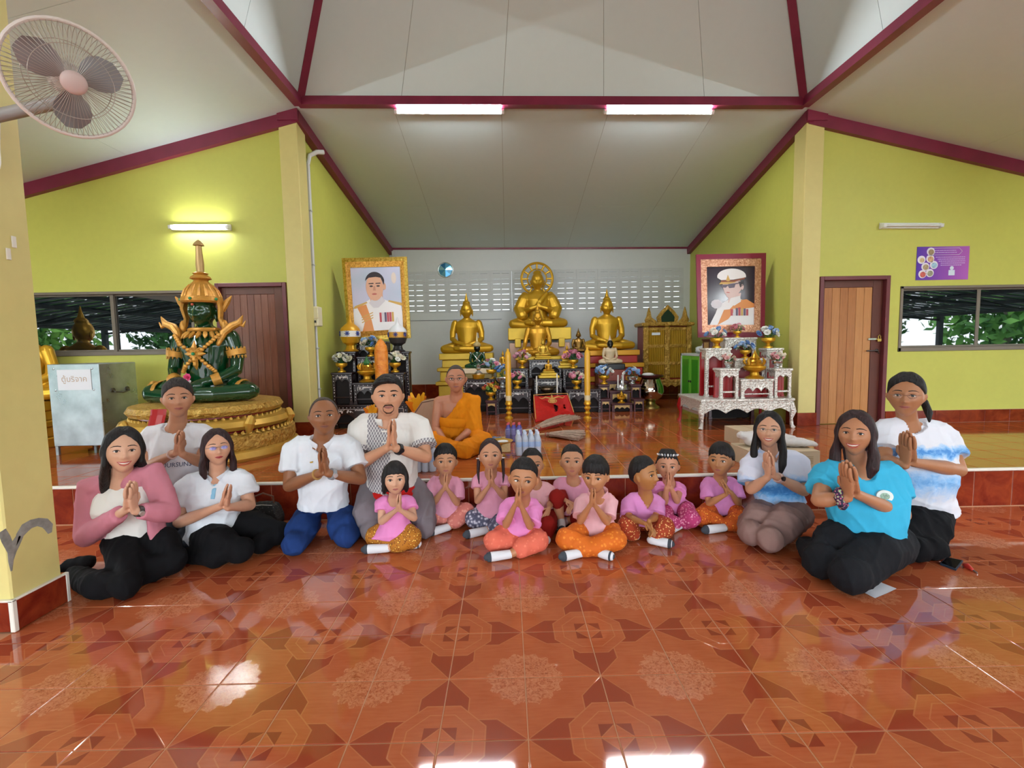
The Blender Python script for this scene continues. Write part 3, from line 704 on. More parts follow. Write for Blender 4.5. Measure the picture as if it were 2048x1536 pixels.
def portrait(label, TL, TR, BR, BL, kind):
    base = BL*.5+BR*.5; TL, TR, BR, BL = TL-base, TR-base, BR-base, BL-base
    t = thing('framed_portrait', label, 'portrait', base); f0 = quad_map(TL, TR, BR, BL)
    if kind == 0:
        bars = [(0, .05, .02, .03, gilt('bright_gold_frame', '#a8842c', '#d9b95a')), (.05, .115, .03, .008, gilt('orange_gilt_moulding', '#9a6a24', '#d8a24e'))]; inn = .115
        nt = NT('printed_pale_blue_backdrop', .15); nt.color(nt.ramp(nt.noise(nt.pos(), 1.6, 2.0), [(.3, srgb('#aebfd0')), (.7, srgb('#c9c6e2'))])); bg = nt.mat
    else:
        bars = [(0, .06, .03, .03, M('maroon_outer_frame', '#7e1f38', .3)), (.06, .15, .02, .02, gilt('pinkish_gilt_moulding', '#a86a4c', '#e0b094'))]; inn = .15
        bg = M('printed_dark_backdrop', '#332c3a', .15)
    for o, i, d0, d1, m in bars:
        for k, g in enumerate(framebars(f0, o, i, d0, d1)): ob('frame_bar', g, m, t)
    pic = ob('picture', flat(f0, [(inn-.01, inn-.01), (1-inn+.01, inn-.01), (1-inn+.01, 1-inn+.01), (inn-.01, 1-inn+.01)], .002, .01), bg, t)
    f = lambda x, y, d=0: f0(inn+x*(1-2*inn), inn+y*(1-2*inn), d)
    def el(nm, pts, m, lv): ob(nm, flat(f, [(min(max(x, 0), 1), min(max(y, 0), 1)) for x, y in pts], .003+lv*.0012, .001), m, pic)
    if kind == 0:
        el('printed_tunic', [(0, 0), (1, 0), (1, .28), (.97, .40), (.78, .44), (.60, .50), (.36, .50), (.20, .43), (.03, .38), (0, .3)], m_unif, 0)
        el('printed_neck', [(.36, .44), (.62, .46), (.62, .62), (.36, .60)], m_skin_pic, 1)
        el('printed_collar', [(.33, .44), (.42, .52), (.50, .47), (.60, .54), (.66, .46), (.52, .36), (.42, .36)], m_unif2, 2)
        el('printed_ear', ov(.665, .69, .03, .055), m_skin_pic, 2)
        el('printed_face', ov(.465, .68, .175, .21, n=28), m_skin_pic, 3)
        el('printed_hair', ov(.475, .76, .195, .165, 10, 172)+[(.30, .80), (.36, .835), (.50, .845), (.60, .83), (.635, .76), (.66, .71)], m_hair_pic, 4)
        for x in (.40, .54): el('printed_eye', ov(x, .70, .035, .012), m_hair_pic, 5); el('printed_brow', [(x-.05, .735), (x+.05, .735), (x+.05, .75), (x-.05, .748)], m_hair_pic, 5)
        el('printed_nose', [(.445, .70), (.475, .70), (.49, .63), (.43, .63)], M('printed_nose_shade', '#c48f78', .35), 5)
        el('printed_lips', ov(.455, .575, .05, .013), m_lip_pic, 5)
        el('printed_epaulette', [(0, .36), (.04, .40), (.28, .46), (.30, .44), (.06, .36)], m_gold_pic, 1); el('printed_epaulette', [(.72, .45), (.74, .47), (1, .42), (1, .37)], m_gold_pic, 1)
        el('printed_sash', [(.08, .38), (.27, .42), (.36, .17), (.40, 0), (.16, 0), (.22, .14)], m_orange_pic, 1)
        for k in range(3): el('printed_cord', [(.16, .13+.04*k), (.40, .20+.04*k), (.40, .215+.04*k), (.16, .145+.04*k)], m_gold_pic, 2)
        for k in range(6):
            x = .53+.05*k; el('printed_medal', [(x, .13), (x+.042, .13), (x+.042, .28), (x, .28)], (m_red_pic, m_unif2, m_blue_pic, m_red_pic, m_red_pic, m_gold_pic)[k], 2)
        el('printed_emblem', ov(.86, .82, .05, .09), M('printed_pale_emblem', '#d8c8c0', .4), 1)
    else:
        el('printed_tunic', [(.05, 0), (1, 0), (1, .36), (.80, .42), (.62, .46), (.45, .43), (.25, .34), (.18, .2)], m_unif, 0)
        el('printed_neck', [(.45, .38), (.70, .42), (.72, .55), (.46, .5)], m_skin_pic2, 1)
        el('printed_collar', [(.46, .36), (.50, .46), (.70, .50), (.72, .40), (.58, .33)], m_unif, 2)
        el('printed_face', [(.33, .68), (.37, .56), (.44, .47), (.52, .47), (.64, .51), (.72, .60), (.76, .70), (.70, .76), (.36, .76)], m_skin_pic2, 3)
        el('printed_ear', ov(.745, .65, .03, .05), m_skin_pic2, 4)
        el('printed_hair', [(.66, .74), (.80, .75), (.77, .68), (.70, .64), (.68, .70)], m_hair_pic, 4)
        el('printed_cap', ov(.52, .83, .30, .135, -8, 188)+[(.30, .77), (.55, .775)], m_unif, 6)
        el('printed_cap_band', [(.30, .765), (.55, .765), (.76, .80), (.80, .815), (.79, .785), (.56, .735), (.30, .735)], M('printed_cap_band', '#8a4a32', .4), 7)
        el('printed_cap_peak', [(.26, .70), (.30, .745), (.55, .75), (.62, .735), (.45, .70)], m_gold_pic, 7)
        el('printed_cap_badge', [(.40, .76), (.44, .86), (.49, .76), (.445, .745)], m_gold_pic, 8)
        el('printed_glasses', [(.30, .69), (.44, .69), (.46, .70), (.70, .725), (.70, .71), (.60, .695), (.58, .64), (.47, .63), (.44, .675), (.40, .64), (.31, .645)], M('printed_spectacles', '#54485a', .3), 5)
        el('printed_lips', [(.40, .555), (.47, .548), (.49, .558), (.43, .568)], m_lip_pic, 5)
        el('printed_sash', [(.66, .42), (.84, .44), (1, .36), (1, .30), (.60, .26), (.45, .10), (.22, 0), (.36, .26), (.48, .27)], m_orange_pic, 1)
        el('printed_bouquet', ov(.20, .36, .12, .08, n=10), m_unif2, 4)
        for k in range(7):
            x = .50+.055*k; el('printed_medal', [(x, .16), (x+.045, .16), (x+.045, .30-.01*abs(k-3)), (x, .30-.01*abs(k-3))], (m_red_pic, m_unif2, m_blue_pic, m_red_pic, m_gold_pic, m_blue_pic, m_red_pic)[k], 3)
    return t
PY = 7.15
portrait('gold framed portrait of a dark haired man in white uniform', atY(684, 517, PY), atY(814, 514, PY), atY(822, 676, PY-.12), atY(697, 684, PY-.12), 0)
PY = 6.95
portrait('maroon framed portrait of a man in white peaked cap', atY(1391, 510, PY), atY(1530, 507, PY), atY(1527, 675, PY-.1), atY(1395, 675, PY-.1), 1)
# ================================================================== figure library
TMPO = []
def evalmods(me, mods):
    o = bpy.data.objects.new('tmp', me); TMP.collection.objects.link(o)
    for ty, kw in mods:
        m = o.modifiers.new('m', ty)
        for a, x in kw.items(): setattr(m, a, x)
    vl = TMP.view_layers[0]; vl.update()
    new = bpy.data.meshes.new_from_object(o.evaluated_get(vl.depsgraph))
    bpy.data.objects.remove(o); bpy.data.meshes.remove(me); return new
TMP = bpy.data.scenes.new('tmp_build')
def remesh(g, vox, it=3, fac=.5):
    me = g.mesh('r'); fix_normals(me)
    new = evalmods(me, [('REMESH', dict(mode='VOXEL', voxel_size=vox)), ('SMOOTH', dict(factor=fac, iterations=it))])
    smooth_me(new); return new
def co(me):
    a = np.empty(len(me.vertices)*3); me.vertices.foreach_get('co', a); return a.reshape(-1, 3)
def setco(me, a): me.vertices.foreach_set('co', a.ravel()); me.update()
def vnor(me):
    a = np.empty(len(me.vertices)*3); me.vertex_normals.foreach_get('vector', a); return a.reshape(-1, 3)
def join_geo(me, g):   # append raw geometry to a mesh
    if not g.v: return me
    vs = co(me); n = len(vs); F_ = [tuple(p.vertices) for p in me.polygons]
    g2 = G(); g2.v = [vs]; g2.f = F_; g2.n = n; g2.merge(g)
    m2 = bpy.data.meshes.new('j'); m2.from_pydata(np.vstack(g2.v).tolist(), [], g2.f); m2.update()
    bpy.data.meshes.remove(me); smooth_me(m2); return m2
def folds(me, amp, k=(9, 5, 14), seed=0, zr=None):
    """cloth folds: ridged sine waves along the normals"""
    p = co(me); n = vnor(me); r = np.random.RandomState(seed); d = np.zeros(len(p))
    for i in range(4):
        dirv = norm(r.normal(size=3)*np.array([1, .7, .6])); f = k[i % 3]*(1+.4*r.rand())
        w = np.sin(p @ norm(r.normal(size=3))*f*.45+r.rand()*6)
        d += (1-np.abs(np.sin(p @ dirv*f+1.6*w+r.rand()*6)))**3-.25
    setco(me, p+n*(d*amp/2)[:, None]); return me

# ---- head -----------------------------------------------------------------
HN, HM = 60, 44
_th = np.linspace(-math.pi/2, math.pi/2, HM+1)
def head_grid(jaw=1.0, nose=1.0, child=False, wide=1.0, smile=0.0, cheek=1.0, plain=False):
    vs = []
    for i, th in enumerate(_th):
        nn = 1 if i in (0, HM) else HN
        for j in range(nn):
            ph = 2*math.pi*j/HN; vs.append((math.cos(th)*math.sin(ph), -math.cos(th)*math.cos(ph), math.sin(th)))
    D = np.array(vs); x, y, z = D[:, 0].copy(), D[:, 1].copy(), D[:, 2].copy()
    z0 = z.copy()
    X = x*.335*wide; Y = y*.40; Z = z*.5
    low = smooth(np.clip(-z, 0, 1)/.95)
    jw = (.29 if not child else .19)*(2-jaw)
    X *= 1-jw*low**1.3
    X *= 1+.03*np.exp(-((z+.15)/.25)**2)
    back = y > 0
    Y = np.where(back, Y*(1-.42*smooth((-z-.1)/.8)), Y*(1-.06*low))
    Y = np.where(back & (z > 0), Y*1.05, Y)
    fr = np.clip(-y, 0, 1); front = fr**.7          # 1 at the front
    Y = np.where(~back, -.37*(np.clip(-Y/.40, 0, 1)**.80), Y)
    if child: Z = np.where(Z > 0, Z*1.0, Z)
    if plain: return np.stack([X, Y, Z], 1)
    ez = .02 if not child else -.03
    def gs(cx, cz, sx, sz): return np.exp(-((X-cx)/sx)**2-((Z-cz)/sz)**2)*front
    d = np.zeros(len(X))
    d += nose*(.095*gs(0, ez-.155, .05, .05)+.055*gs(0, ez-.08, .04, .09)+.03*gs(0, ez+.02, .03, .07))
    for s_ in (-1, 1):
        d += nose*.035*gs(s_*.06, ez-.165, .032, .035)
        d -= .040*gs(s_*.135, ez+.0, .075, .05)
        d += .016*gs(s_*.13, ez+.085, .10, .03)
        d += cheek*(.022+.018*smile)*gs(s_*.185, ez-.13+.03*smile, .075, .07)
        d -= .012*gs(s_*.12, ez-.22, .03, .06)
    mz = ez-.275
    d += .030*gs(0, mz, .10, .05); d -= .012*gs(0, mz-.085, .08, .028)
    d += .032*gs(0, -.44, .09, .06)
    return np.stack([X, Y-d, Z], 1)
def head_faces():
    F_ = []
    def idx(i, j): return 0 if i == 0 else (1+(HM-1)*HN if i == HM else 1+(i-1)*HN+j % HN)
    for i in range(HM):
        for j in range(HN):
            a, b, c, d = idx(i, j), idx(i, j+1), idx(i+1, j+1), idx(i+1, j)
            if i == 0: F_.append((a, c, d))
            elif i == HM-1: F_.append((a, b, c))
            else: F_.append((a, b, c, d))
    return F_
HF = head_faces()
class Head:
    def __init__(s, c, h, yaw=0, pitch=0, roll=0, **k):
        s.c = np.asarray(c, float); s.h = h
        s.R = rotz(math.radians(yaw)) @ rotx(math.radians(pitch)) @ roty(math.radians(roll))
        s.Rz = rotz(math.radians(yaw)); s.k = k; s.child = k.get('child', False); s.L = head_grid(**k); s.ez = .02 if not s.child else -.03
        s.front = s.L[s.L[:, 1] < -.05]
    def W(s, p): return (np.asarray(p, float)*np.array((1.03, 1.0, 1.0))*s.h) @ s.R.T+s.c
    def WH(s, p):   # hanging hair: lower points ignore the tilt of the head
        p = np.asarray(p, float); k = float(smooth((-p[2]-.05)/.35))
        return (p*s.h) @ (s.R*(1-k)+s.Rz*k).T+s.c
    def surf(s, x, z):
        d = (s.front[:, 0]-x)**2+(s.front[:, 2]-z)**2; i = np.argsort(d)[:4]; w = 1/(d[i]+1e-5); return float((s.front[i, 1]*w).sum()/w.sum())
    def skin(s, g):
        g.add(s.W(s.L), HF)
        for q in (-1, 1):
            g.ell(s.W((q*.335, .03, s.ez-.06)), np.array((.030, .055, .10))*s.h, s.R @ rotz(q*.5) @ rotx(-.15), 10, 8)
            g.ell(s.W((q*.365, .035, s.ez-.02)), np.array((.026, .062, .078))*s.h, s.R @ rotz(q*.65), 10, 8)
    def arc(s, pts, r, flatz=1.0, off=.0, n=6):
        """small tube lying on the face through (x,z) points"""
        P = [s.W((x, s.surf(x, z)-off, z)) for x, z in pts]
        rr = [(a*s.h*flatz, a*s.h) for a in r]
        return P, rr
    def face(s, parent, base, col):
        ez = s.ez; ch = s.child; c0 = np.asarray(base)
        for q in (-1, 1):
            ex = q*.138; w, hh = (.062, .029) if not ch else (.066, .036); hh *= s.k.get('eyeopen', 1) if False else 1
            y = s.surf(ex, ez)
            e = ob('eye', G().ell(s.W((ex, y+.006, ez))-c0, np.array((w, .022, hh))*s.h, s.R @ rotz(q*.2), 12, 8), M('eye_white', '#e6e0da', .25), parent, smooth=True)
            gz = col.get('gaze', (0, 0))
            ob('iris', G().ell(s.W((ex+gz[0]*.022, y-.013, ez+gz[1]*.01))-c0, np.array((hh*1.02, .008, hh*.98))*s.h, s.R @ rotz(q*.2), 10, 6), M('eye_dark_brown', '#120b08', .55), e, smooth=True)
            P, r = s.arc([(ex-q*w*1.05, ez-.004), (ex-q*w*.5, ez+hh*.92), (ex+q*w*.3, ez+hh*1.0), (ex+q*w*1.15, ez+hh*.25)], [.005, .009, .010, .005], 1, .012)
            ob('eyelid', G().tube([p-c0 for p in P], r, n=6), M('eyelash_dark', '#2a1c17', .6), e, smooth=True)
            bz = ez+.098; br = col.get('brow', 1.0)
            P, r = s.arc([(q*.058, bz+.010), (q*.12, bz+.024), (q*.185, bz+.022), (q*.245, bz-.008)], [.010*br, .013*br, .011*br, .004], 1.0, .002)
            ob('eyebrow', G().tube([p-c0 for p in P], r, n=6), col.get('hair_m'), parent, smooth=True)
        mz = ez-.275; sm = s.k.get('smile', 0); mw = .105+.035*sm if not ch else .085
        lm = col['lip_m']; up = .03*sm
        P, r = s.arc([(-mw, mz+up), (-mw*.45, mz+.012), (0, mz+.008), (mw*.45, mz+.012), (mw, mz+up)], [.005, .014, .015, .014, .005], 1.0, .004)
        lp = ob('lips', G().tube([p-c0 for p in P], r, n=6).tube([p-c0 for p in s.arc([(-mw*.95, mz+up), (-mw*.5, mz-.018-.03*sm), (0, mz-.026-.045*sm), (mw*.5, mz-.018-.03*sm), (mw*.95, mz+up)], [0]*5, 1, .004)[0]], [(a*s.h, a*s.h) for a in (.005, .015, .019, .015, .005)], n=6), lm, parent, smooth=True)
        if sm > .6:
            P, r = s.arc([(-mw*.75, mz+.012), (-mw*.4, mz-.008), (0, mz-.014), (mw*.4, mz-.008), (mw*.75, mz+.012)], [.006, .016, .02, .016, .006], 1, .001)
            ob('teeth', G().tube([p-c0 for p in P], r, n=6), M('teeth_white', '#efe9e2', .25), lp, smooth=True)
    def cap(s, line, th, top=0.0, seed=0, rough=.0, wav=0.0):
        """closed hair cap; line: [(azimuth deg from front, hairline z)], th thickness"""
        L = head_grid(**{**{k: v for k, v in s.k.items() if k in ('jaw', 'child', 'wide')}, 'plain': True})
        az = np.degrees(np.abs(np.arctan2(L[:, 0], -L[:, 1]))); zl_ = np.interp(az, [a for a, _ in line], [b for _, b in line])
        if wav: zl_ = zl_+wav*np.sin(np.arctan2(L[:, 0], -L[:, 1])*17+seed)
        m = smooth((L[:, 2]-zl_)/.035); m2 = smooth((L[:, 2]-zl_)/.24)**.8
        r = norm_rows(L); rr = np.random.RandomState(seed).rand(8)*6
        nz = rough*(np.sin(L[:, 0]*34+rr[0]+3*L[:, 2])+np.sin(L[:, 1]*29+rr[1])+np.sin(L[:, 2]*21+rr[2]+9*L[:, 0]))/3
        t = -.05+.062*m+(th+nz)*m2+top*smooth((L[:, 2]-.15)/.3)*m
        return s.W(L+r*t[:, None])
def norm_rows(a): return a/(np.linalg.norm(a, axis=1)[:, None]+1e-9)

# ---- hair material ----------------------------------------------------------
def hair_mat(name, a, b, sc=(90, 90, 7)):
    if name in _mc: return _mc[name]
    t = NT(name, .38); o = t.obj(); v = t.scale(o, sc); nz = t.noise(v, 1.0, 4.0, .6)
    t.color(t.ramp(nz, [(.3, srgb(a)), (.75, srgb(b))])); t.bump(nz, 1.0, .010); t.b.inputs['Specular IOR Level'].default_value = .25; t.b.inputs['Roughness'].default_value = .48
    _mc[name] = t.mat; return t.mat
m_hair_black = hair_mat('hair_black', '#0d0b0b', '#252020')
m_hair_brown = hair_mat('hair_dark_brown', '#1d1110', '#40282a')
m_hair_short = hair_mat('hair_short_black', '#100d0c', '#2b2624', (60, 60, 60))
m_stubble = hair_mat('hair_cropped_greying', '#3b322d', '#5b4f48', (120, 120, 120))
def skin_mat(name, col):
    if name in _mc: return _mc[name]
    t = NT(name, .5); c = srgb(col); nz = t.noise(t.obj(), 9.0, 3.0)
    t.color(t.ramp(nz, [(.3, tuple(x*.9 for x in c[:3])+(1,)), (.7, c)])); t.bump(t.noise(t.obj(), 160.0, 2.0), .05, .002)
    t.b.inputs['Subsurface Weight'].default_value = .0; _mc[name] = t.mat; return t.mat

# ---- hands --------------------------------------------------------------------
def wai(gb, gf, hb, ht, lat, facing, k=1.0):
    """two palms pressed together: palms go to gb (remeshed), fingers to gf.  hb wrist midpoint, ht fingertips"""
    f = norm(ht-hb); L = np.linalg.norm(ht-hb)*1.02; lat = norm(np.asarray(lat)-f*(f @ lat)); w = np.cross(lat, f)
    if w @ facing < 0: w = -w            # w points away from the chest
    wr = []
    for s_ in (-1, 1):
        o = hb+lat*s_*.085*L
        gb.tube([o-f*.06*L+lat*s_*.05*L, o+f*.10*L+lat*s_*.02*L, o+f*.36*L, o+f*.54*L], [(.085*L, .13*L), (.085*L, .19*L), (.075*L, .21*L), (.06*L, .20*L)], n=12, side=lat, round_end=True)
        for q, ln in ((-.155, .38), (-.052, .47), (.052, .5), (.155, .40)):
            a = o+f*.50*L+w*(-q)*L+lat*(-s_)*.012*L
            gf.tube([a, a+f*ln*.4*L+lat*s_*.014*L, a+f*ln*.75*L+lat*s_*.006*L, a+f*ln*L-lat*s_*.012*L], [.056*L, .054*L, .050*L, .040*L], n=8, round_end=True)
        a = o+f*.14*L-w*.15*L                # thumb on the chest side
        gf.tube([a, a+f*.14*L-w*.10*L+lat*s_*.02*L, a+f*.30*L-w*.11*L], [.06*L, .055*L, .042*L], n=8, round_end=True)
        wr.append(o-f*.10*L+lat*s_*.06*L)
    return wr
def hand(gb, gf, wrist, d, pn, side, L, curl=.5, spread=.25):
    """relaxed hand; d direction of the fingers, pn palm normal, side = direction of the thumb"""
    d = norm(d); pn = norm(np.asarray(pn)-d*(d @ pn)); s_ = norm(np.asarray(side)-d*(np.asarray(side) @ d)-pn*(np.asarray(side) @ pn))
    gb.tube([wrist-d*.05*L, wrist+d*.15*L, wrist+d*.42*L, wrist+d*.5*L], [(.13*L, .10*L), (.20*L, .10*L), (.22*L, .085*L), (.2*L, .07*L)], n=12, side=s_, round_end=True)
    for q, ln in ((.165, .40), (.055, .46), (-.055, .44), (-.165, .34)):
        a = wrist+d*.46*L+s_*q*L; dd = norm(d+s_*q*spread*2); p = [a]
        for i in range(3):
            an = curl*(i+.6)*.75; p.append(p[-1]+(dd*math.cos(an)+pn*math.sin(an))*ln*L*(.42, .33, .27)[i])
        gf.tube(p, [.056*L, .054*L, .049*L, .040*L], n=8, round_end=True)
    a = wrist+d*.14*L+s_*.15*L
    gf.tube([a, a+(d*.6+s_*.8)*.16*L+pn*.03*L, a+(d*.95+s_*.75)*.26*L+pn*.08*L], [.062*L, .056*L, .044*L], n=8, round_end=True)

# ---- trunk -------------------------------------------------------------------
def trunk(g, pc, nb, latp, lats, prof, n=20, fwd=None, e=.82):
    """prof rows: t, half width, half depth, forward shift"""
    rings = []; up = norm(nb-pc)
    for t, rx, ry, fw in prof:
        lat = norm(lerp(np.asarray(latp, float), np.asarray(lats, float), smooth(t))); fd = norm(np.cross(up, lat))   # forward = away from the back
        if fwd is not None and fd @ fwd < 0: fd = -fd
        lat = norm(lat-up*(lat @ up)); c = lerp(pc, nb, t)+fd*fw; r = []
        for j in range(n):
            a = 2*math.pi*j/n; ca, sa = math.cos(a), math.sin(a)
            r.append(c+lat*rx*math.copysign(abs(ca)**e, ca)+fd*ry*math.copysign(abs(sa)**e, sa))
        rings.append(r)
    g.loft(rings); return g
# ================================================================== altar furniture
m_lac = M('black_brown_lacquer', '#241114', .25, var=.2, vs=8); m_pearl = M('mother_of_pearl', '#ddd6d2', .25)
m_brown = M('maroon_brown_wood', '#4a1f24', .3, var=.15, vs=10); m_tan = M('gilded_carving', '#c2a26a', .45, .2, var=.15, vs=40)
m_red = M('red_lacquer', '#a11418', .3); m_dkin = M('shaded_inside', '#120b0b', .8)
def silver_mat():
    t = NT('silver_white_carving', .35, .35); o = t.obj(); d = t.voro(o, 45.0); n_ = t.noise(o, 60.0, 3.0)
    t.color(t.ramp(t.m('ADD', t.m('MULTIPLY', d, .8), t.m('MULTIPLY', n_, .4)), [(.2, srgb('#8d8478')), (.42, srgb('#cfc8be')), (.7, srgb('#e6e2da'))])); t.bump(d, .8, .012); return t.mat
m_silver = silver_mat()
def scallop(w, h, n, dip, y, th, g, x0=0.0, z1=0.0):
    """apron board hanging from z1 with a lobed lower edge"""
    pts = [(x0, z1), (x0+w, z1)]
    N = n*6
    for i in range(N+1):
        s_ = 1-i/N; pts.append((x0+w*s_, z1-h+dip*abs(math.sin(math.pi*n*s_))))
    g.poly(pts, t=(0, y, 0), th=th); return g
TAB_N = [0]
def altar_table(label, u0, u1, vt, Y, dep, style, zbot=None, vb=None, grp=None, cab=False, lobes=3, ztop=None):
    a, b = atY(u0, vt, Y), atY(u1, vt, Y); x0, x1, zt = a[0], b[0], (a[2]+b[2])/2 if ztop is None else ztop
    if zbot is None: zbot = STAGE if vb is None else atY((u0+u1)/2, vb, Y)[2]
    w, h = x1-x0, zt-zbot; hw, hd = w/2, dep/2; TAB_N[0] += 1
    t = thing('altar_table', label, 'altar table', ((x0+x1)/2, Y+hd, zbot), 0, grp)
    body = {'dark': m_lac, 'brown': m_brown, 'silver': m_silver}[style]; ap = {'dark': m_lac, 'brown': m_tan, 'silver': m_silver}[style]; inn = {'dark': m_lac, 'brown': m_brown, 'silver': m_red}[style]
    tk = min(.03, h*.12)
    ob('table_top', G().bbox((-hw-.012, -hd-.012, h-tk), (hw+.012, hd+.012, h), .006).bbox((-hw, -hd, h-tk*1.8), (hw, hd, h-tk), .004), body, t)
    lw = min(.045, w*.16); ah = min(h*.42, max(.05, w*.28)); zt_ = h-tk*1.8
    if cab: ah = h*.33
    g = G(); scallop(w-2*lw, ah, lobes, ah*.45, -hd+.004, .012, g, -hw+lw, zt_); f = ob('front_apron', g, ap, t)
    for s_ in (-1, 1):
        g = G(); Mx = rotz(math.pi/2); q = G(); scallop(dep-2*lw, ah, 2, ah*.45, 0, .012, q, -hd+lw, zt_); g.merge(q, Mx, (s_*(hw-.01)+(.006), 0, 0)); ob('side_apron', g, ap, t)
    for sx in (-1, 1):
        for sy in (-1, 1):
            cx, cy = sx*(hw-lw/2), sy*(hd-lw/2)
            if cab:
                dx = sx*lw*.5; dy = sy*lw*.3
                g = G().tube([(cx, cy, zt_), (cx+dx*.9, cy+dy*.9, zt_-h*.30), (cx+dx*.2, cy+dy*.2, h*.32), (cx+dx*.5, cy+dy*.5, h*.10), (cx+dx*1.2, cy+dy*1.2, .0)], [lw*.75, lw*.9, lw*.42, lw*.5, lw*.72], n=10)
                ob('leg', g, m_silver if sy < 0 else inn, t, smooth=True)
            else:
                g = G().bbox((cx-lw/2, cy-lw/2, 0), (cx+lw/2, cy+lw/2, zt_), .004); g.bbox((cx-lw*.62, cy-lw*.62, 0), (cx+lw*.62, cy+lw*.62, min(.03, h*.1)), .003)
                ob('leg', g, body if sy < 0 or style != 'silver' else inn, t)
    if not cab and h > .16: ob('stretcher', G().bbox((-hw+lw, -hd+.006, h*.2), (hw-lw, -hd+.02, h*.2+min(.022, h*.06)), .003), body, t)
    if style == 'silver' and not cab: ob('back_or_shade_panel', G().bbox((-hw+lw*.5, hd-.03, .0), (hw-lw*.5, hd-.018, zt_), .002), m_red, t)
    if style in ('dark',):
        ob('back_or_shade_panel', G().bbox((-hw+lw*.5, -hd+.05, .004), (hw-lw*.5, -hd+.06, zt_), .002), m_dkin, t)  # near-black sheet behind the apron paints the shade under the table
        g = G(); r = random.Random(TAB_N[0]); yf = -hd-.002; z0 = zt_
        def dot(x, z, rr, y=yf): disc(g, x, z, rr, y, 8, .002)
        n = max(4, int(w/.05))
        for i in range(n): dot(lerp(-hw+.02, hw-.02, i/(n-1)), h-tk*1.35, .006)
        aw = w-2*lw-.03; zc = z0-ah*.30; ya = -hd+.003
        for s_, e_ in (((-aw/2, z0-ah*.06), (aw/2, z0-ah*.06)), ((-aw/2, z0-ah*.5), (-aw/2, z0-ah*.06)), ((aw/2, z0-ah*.5), (aw/2, z0-ah*.06))):
            xa, xb = min(s_[0], e_[0])-.003, max(s_[0], e_[0])+.003; za, zb_ = min(s_[1], e_[1])-.003, max(s_[1], e_[1])+.003; g.box((xa, ya-.002, za), (xb, ya, zb_))
        for i in range(max(3, int(aw/.06))):
            x = r.uniform(-aw/2+.015, aw/2-.015); z = zc+r.uniform(-.12, .12)*ah; dot(x, z, r.uniform(.008, .014), ya)
            g.tube([(x, ya, z), (x+r.uniform(-.03, .03), ya, z+r.uniform(-.02, .02)), (x+r.uniform(-.05, .05), ya, z+r.uniform(-.03, .03))], .003, n=4)
        x = -aw*.25
        while x < aw*.25: ww = r.uniform(.008, .02); g.box((x, ya-.0025, z0-ah*.22), (x+ww, ya, z0-ah*.22+r.uniform(.01, .02))); x += ww+.006
        if h > .15:
            for sx in (-1, 1):
                z = .02
                while z < z0-.01: dot(sx*(hw-lw/2)+r.uniform(-.01, .01)*lw*20, z, r.uniform(.004, .007), -hd-.001); z += r.uniform(.03, .05)
        ob('inlay', g, m_pearl, t, kind='stuff')
    elif style == 'brown':
        ob('back_or_shade_panel', G().bbox((-hw+lw*.5, -hd+.05, .004), (hw-lw*.5, -hd+.06, zt_), .002), m_dkin, t)  # same dark sheet, shade below the step put into its colour
    return t, zt, ((x0+x1)/2, Y+hd)
TB = {}
def AT(key, *a, **k): t, z, c = altar_table(*a, **k); TB[key] = (z, c); return t
gl, gc, gb_, gs_ = 'dark inlaid tables under the gold framed portrait', 'dark inlaid tables of the central altar', 'brown carved altar steps', 'silver carved altar tables'
AT('L1', 'long low dark inlaid table carrying the stepped tables below the gold framed portrait', 668, 815, 809, 6.58, .78, 'dark', grp=gl, lobes=4)
zL = TB['L1'][0]
AT('L2', 'dark inlaid table under the white flowers nearest the white conduit', 663, 703, 745, 6.62, .2, 'dark', zbot=zL, grp=gl, lobes=2)
AT('L3', 'low dark inlaid table holding the gold tray, behind the moustached man', 706, 764, 765, 6.62, .2, 'dark', zbot=zL, grp=gl)
AT('L4', 'dark inlaid table under the white flowers beside the orange candle', 770, 806, 745, 6.62, .2, 'dark', zbot=zL, grp=gl, lobes=2)
AT('L5', 'dark inlaid table holding the golden urn', 674, 710, 703, 6.84, .16, 'dark', zbot=zL, grp=gl, lobes=2)
AT('L7', 'dark inlaid table holding the blue flowers below the gold frame', 714, 768, 713, 6.86, .13, 'dark', zbot=zL, grp=gl)
AT('L6', 'dark inlaid table holding the white and gold urn', 774, 817, 703, 6.84, .16, 'dark', zbot=zL, grp=gl, lobes=2)
_pb = min(atY(822, 676, 7.03)[2], atY(697, 684, 7.03)[2])
altar_table('tall narrow dark table on which the gold framed portrait stands', 712, 772, 690, 7.01, .26, 'dark', zbot=zL, grp=gl, ztop=_pb)
AT('R0', 'wide silver carved altar table with curved claw legs', 1403, 1588, 798, 6.02, .79, 'silver', grp=gs_, cab=True, lobes=4)
zR = TB['R0'][0]
AT('R1', 'silver carved table with red inside, front corner nearest the green cabinet', 1441, 1478, 737, 6.06, .2, 'silver', zbot=zR, grp=gs_, lobes=2)
AT('R2', 'low silver carved table holding the tall gold offering', 1483, 1547, 758, 6.06, .2, 'silver', zbot=zR, grp=gs_)
AT('R3', 'silver carved table with red inside, front corner nearest the pillar', 1551, 1584, 737, 6.06, .2, 'silver', zbot=zR, grp=gs_, lobes=2)
AT('R4', 'silver carved table under the blue and white flowers nearest the green cabinet', 1412, 1462, 696, 6.32, .2, 'silver', zbot=zR, grp=gs_, lobes=2)
AT('R5', 'silver carved table holding the blue flowers in the middle of the set', 1470, 1532, 717, 6.34, .2, 'silver', zbot=zR, grp=gs_)
AT('R6', 'silver carved table under the blue and white flowers nearest the pillar', 1535, 1566, 696, 6.32, .2, 'silver', zbot=zR, grp=gs_, lobes=2)
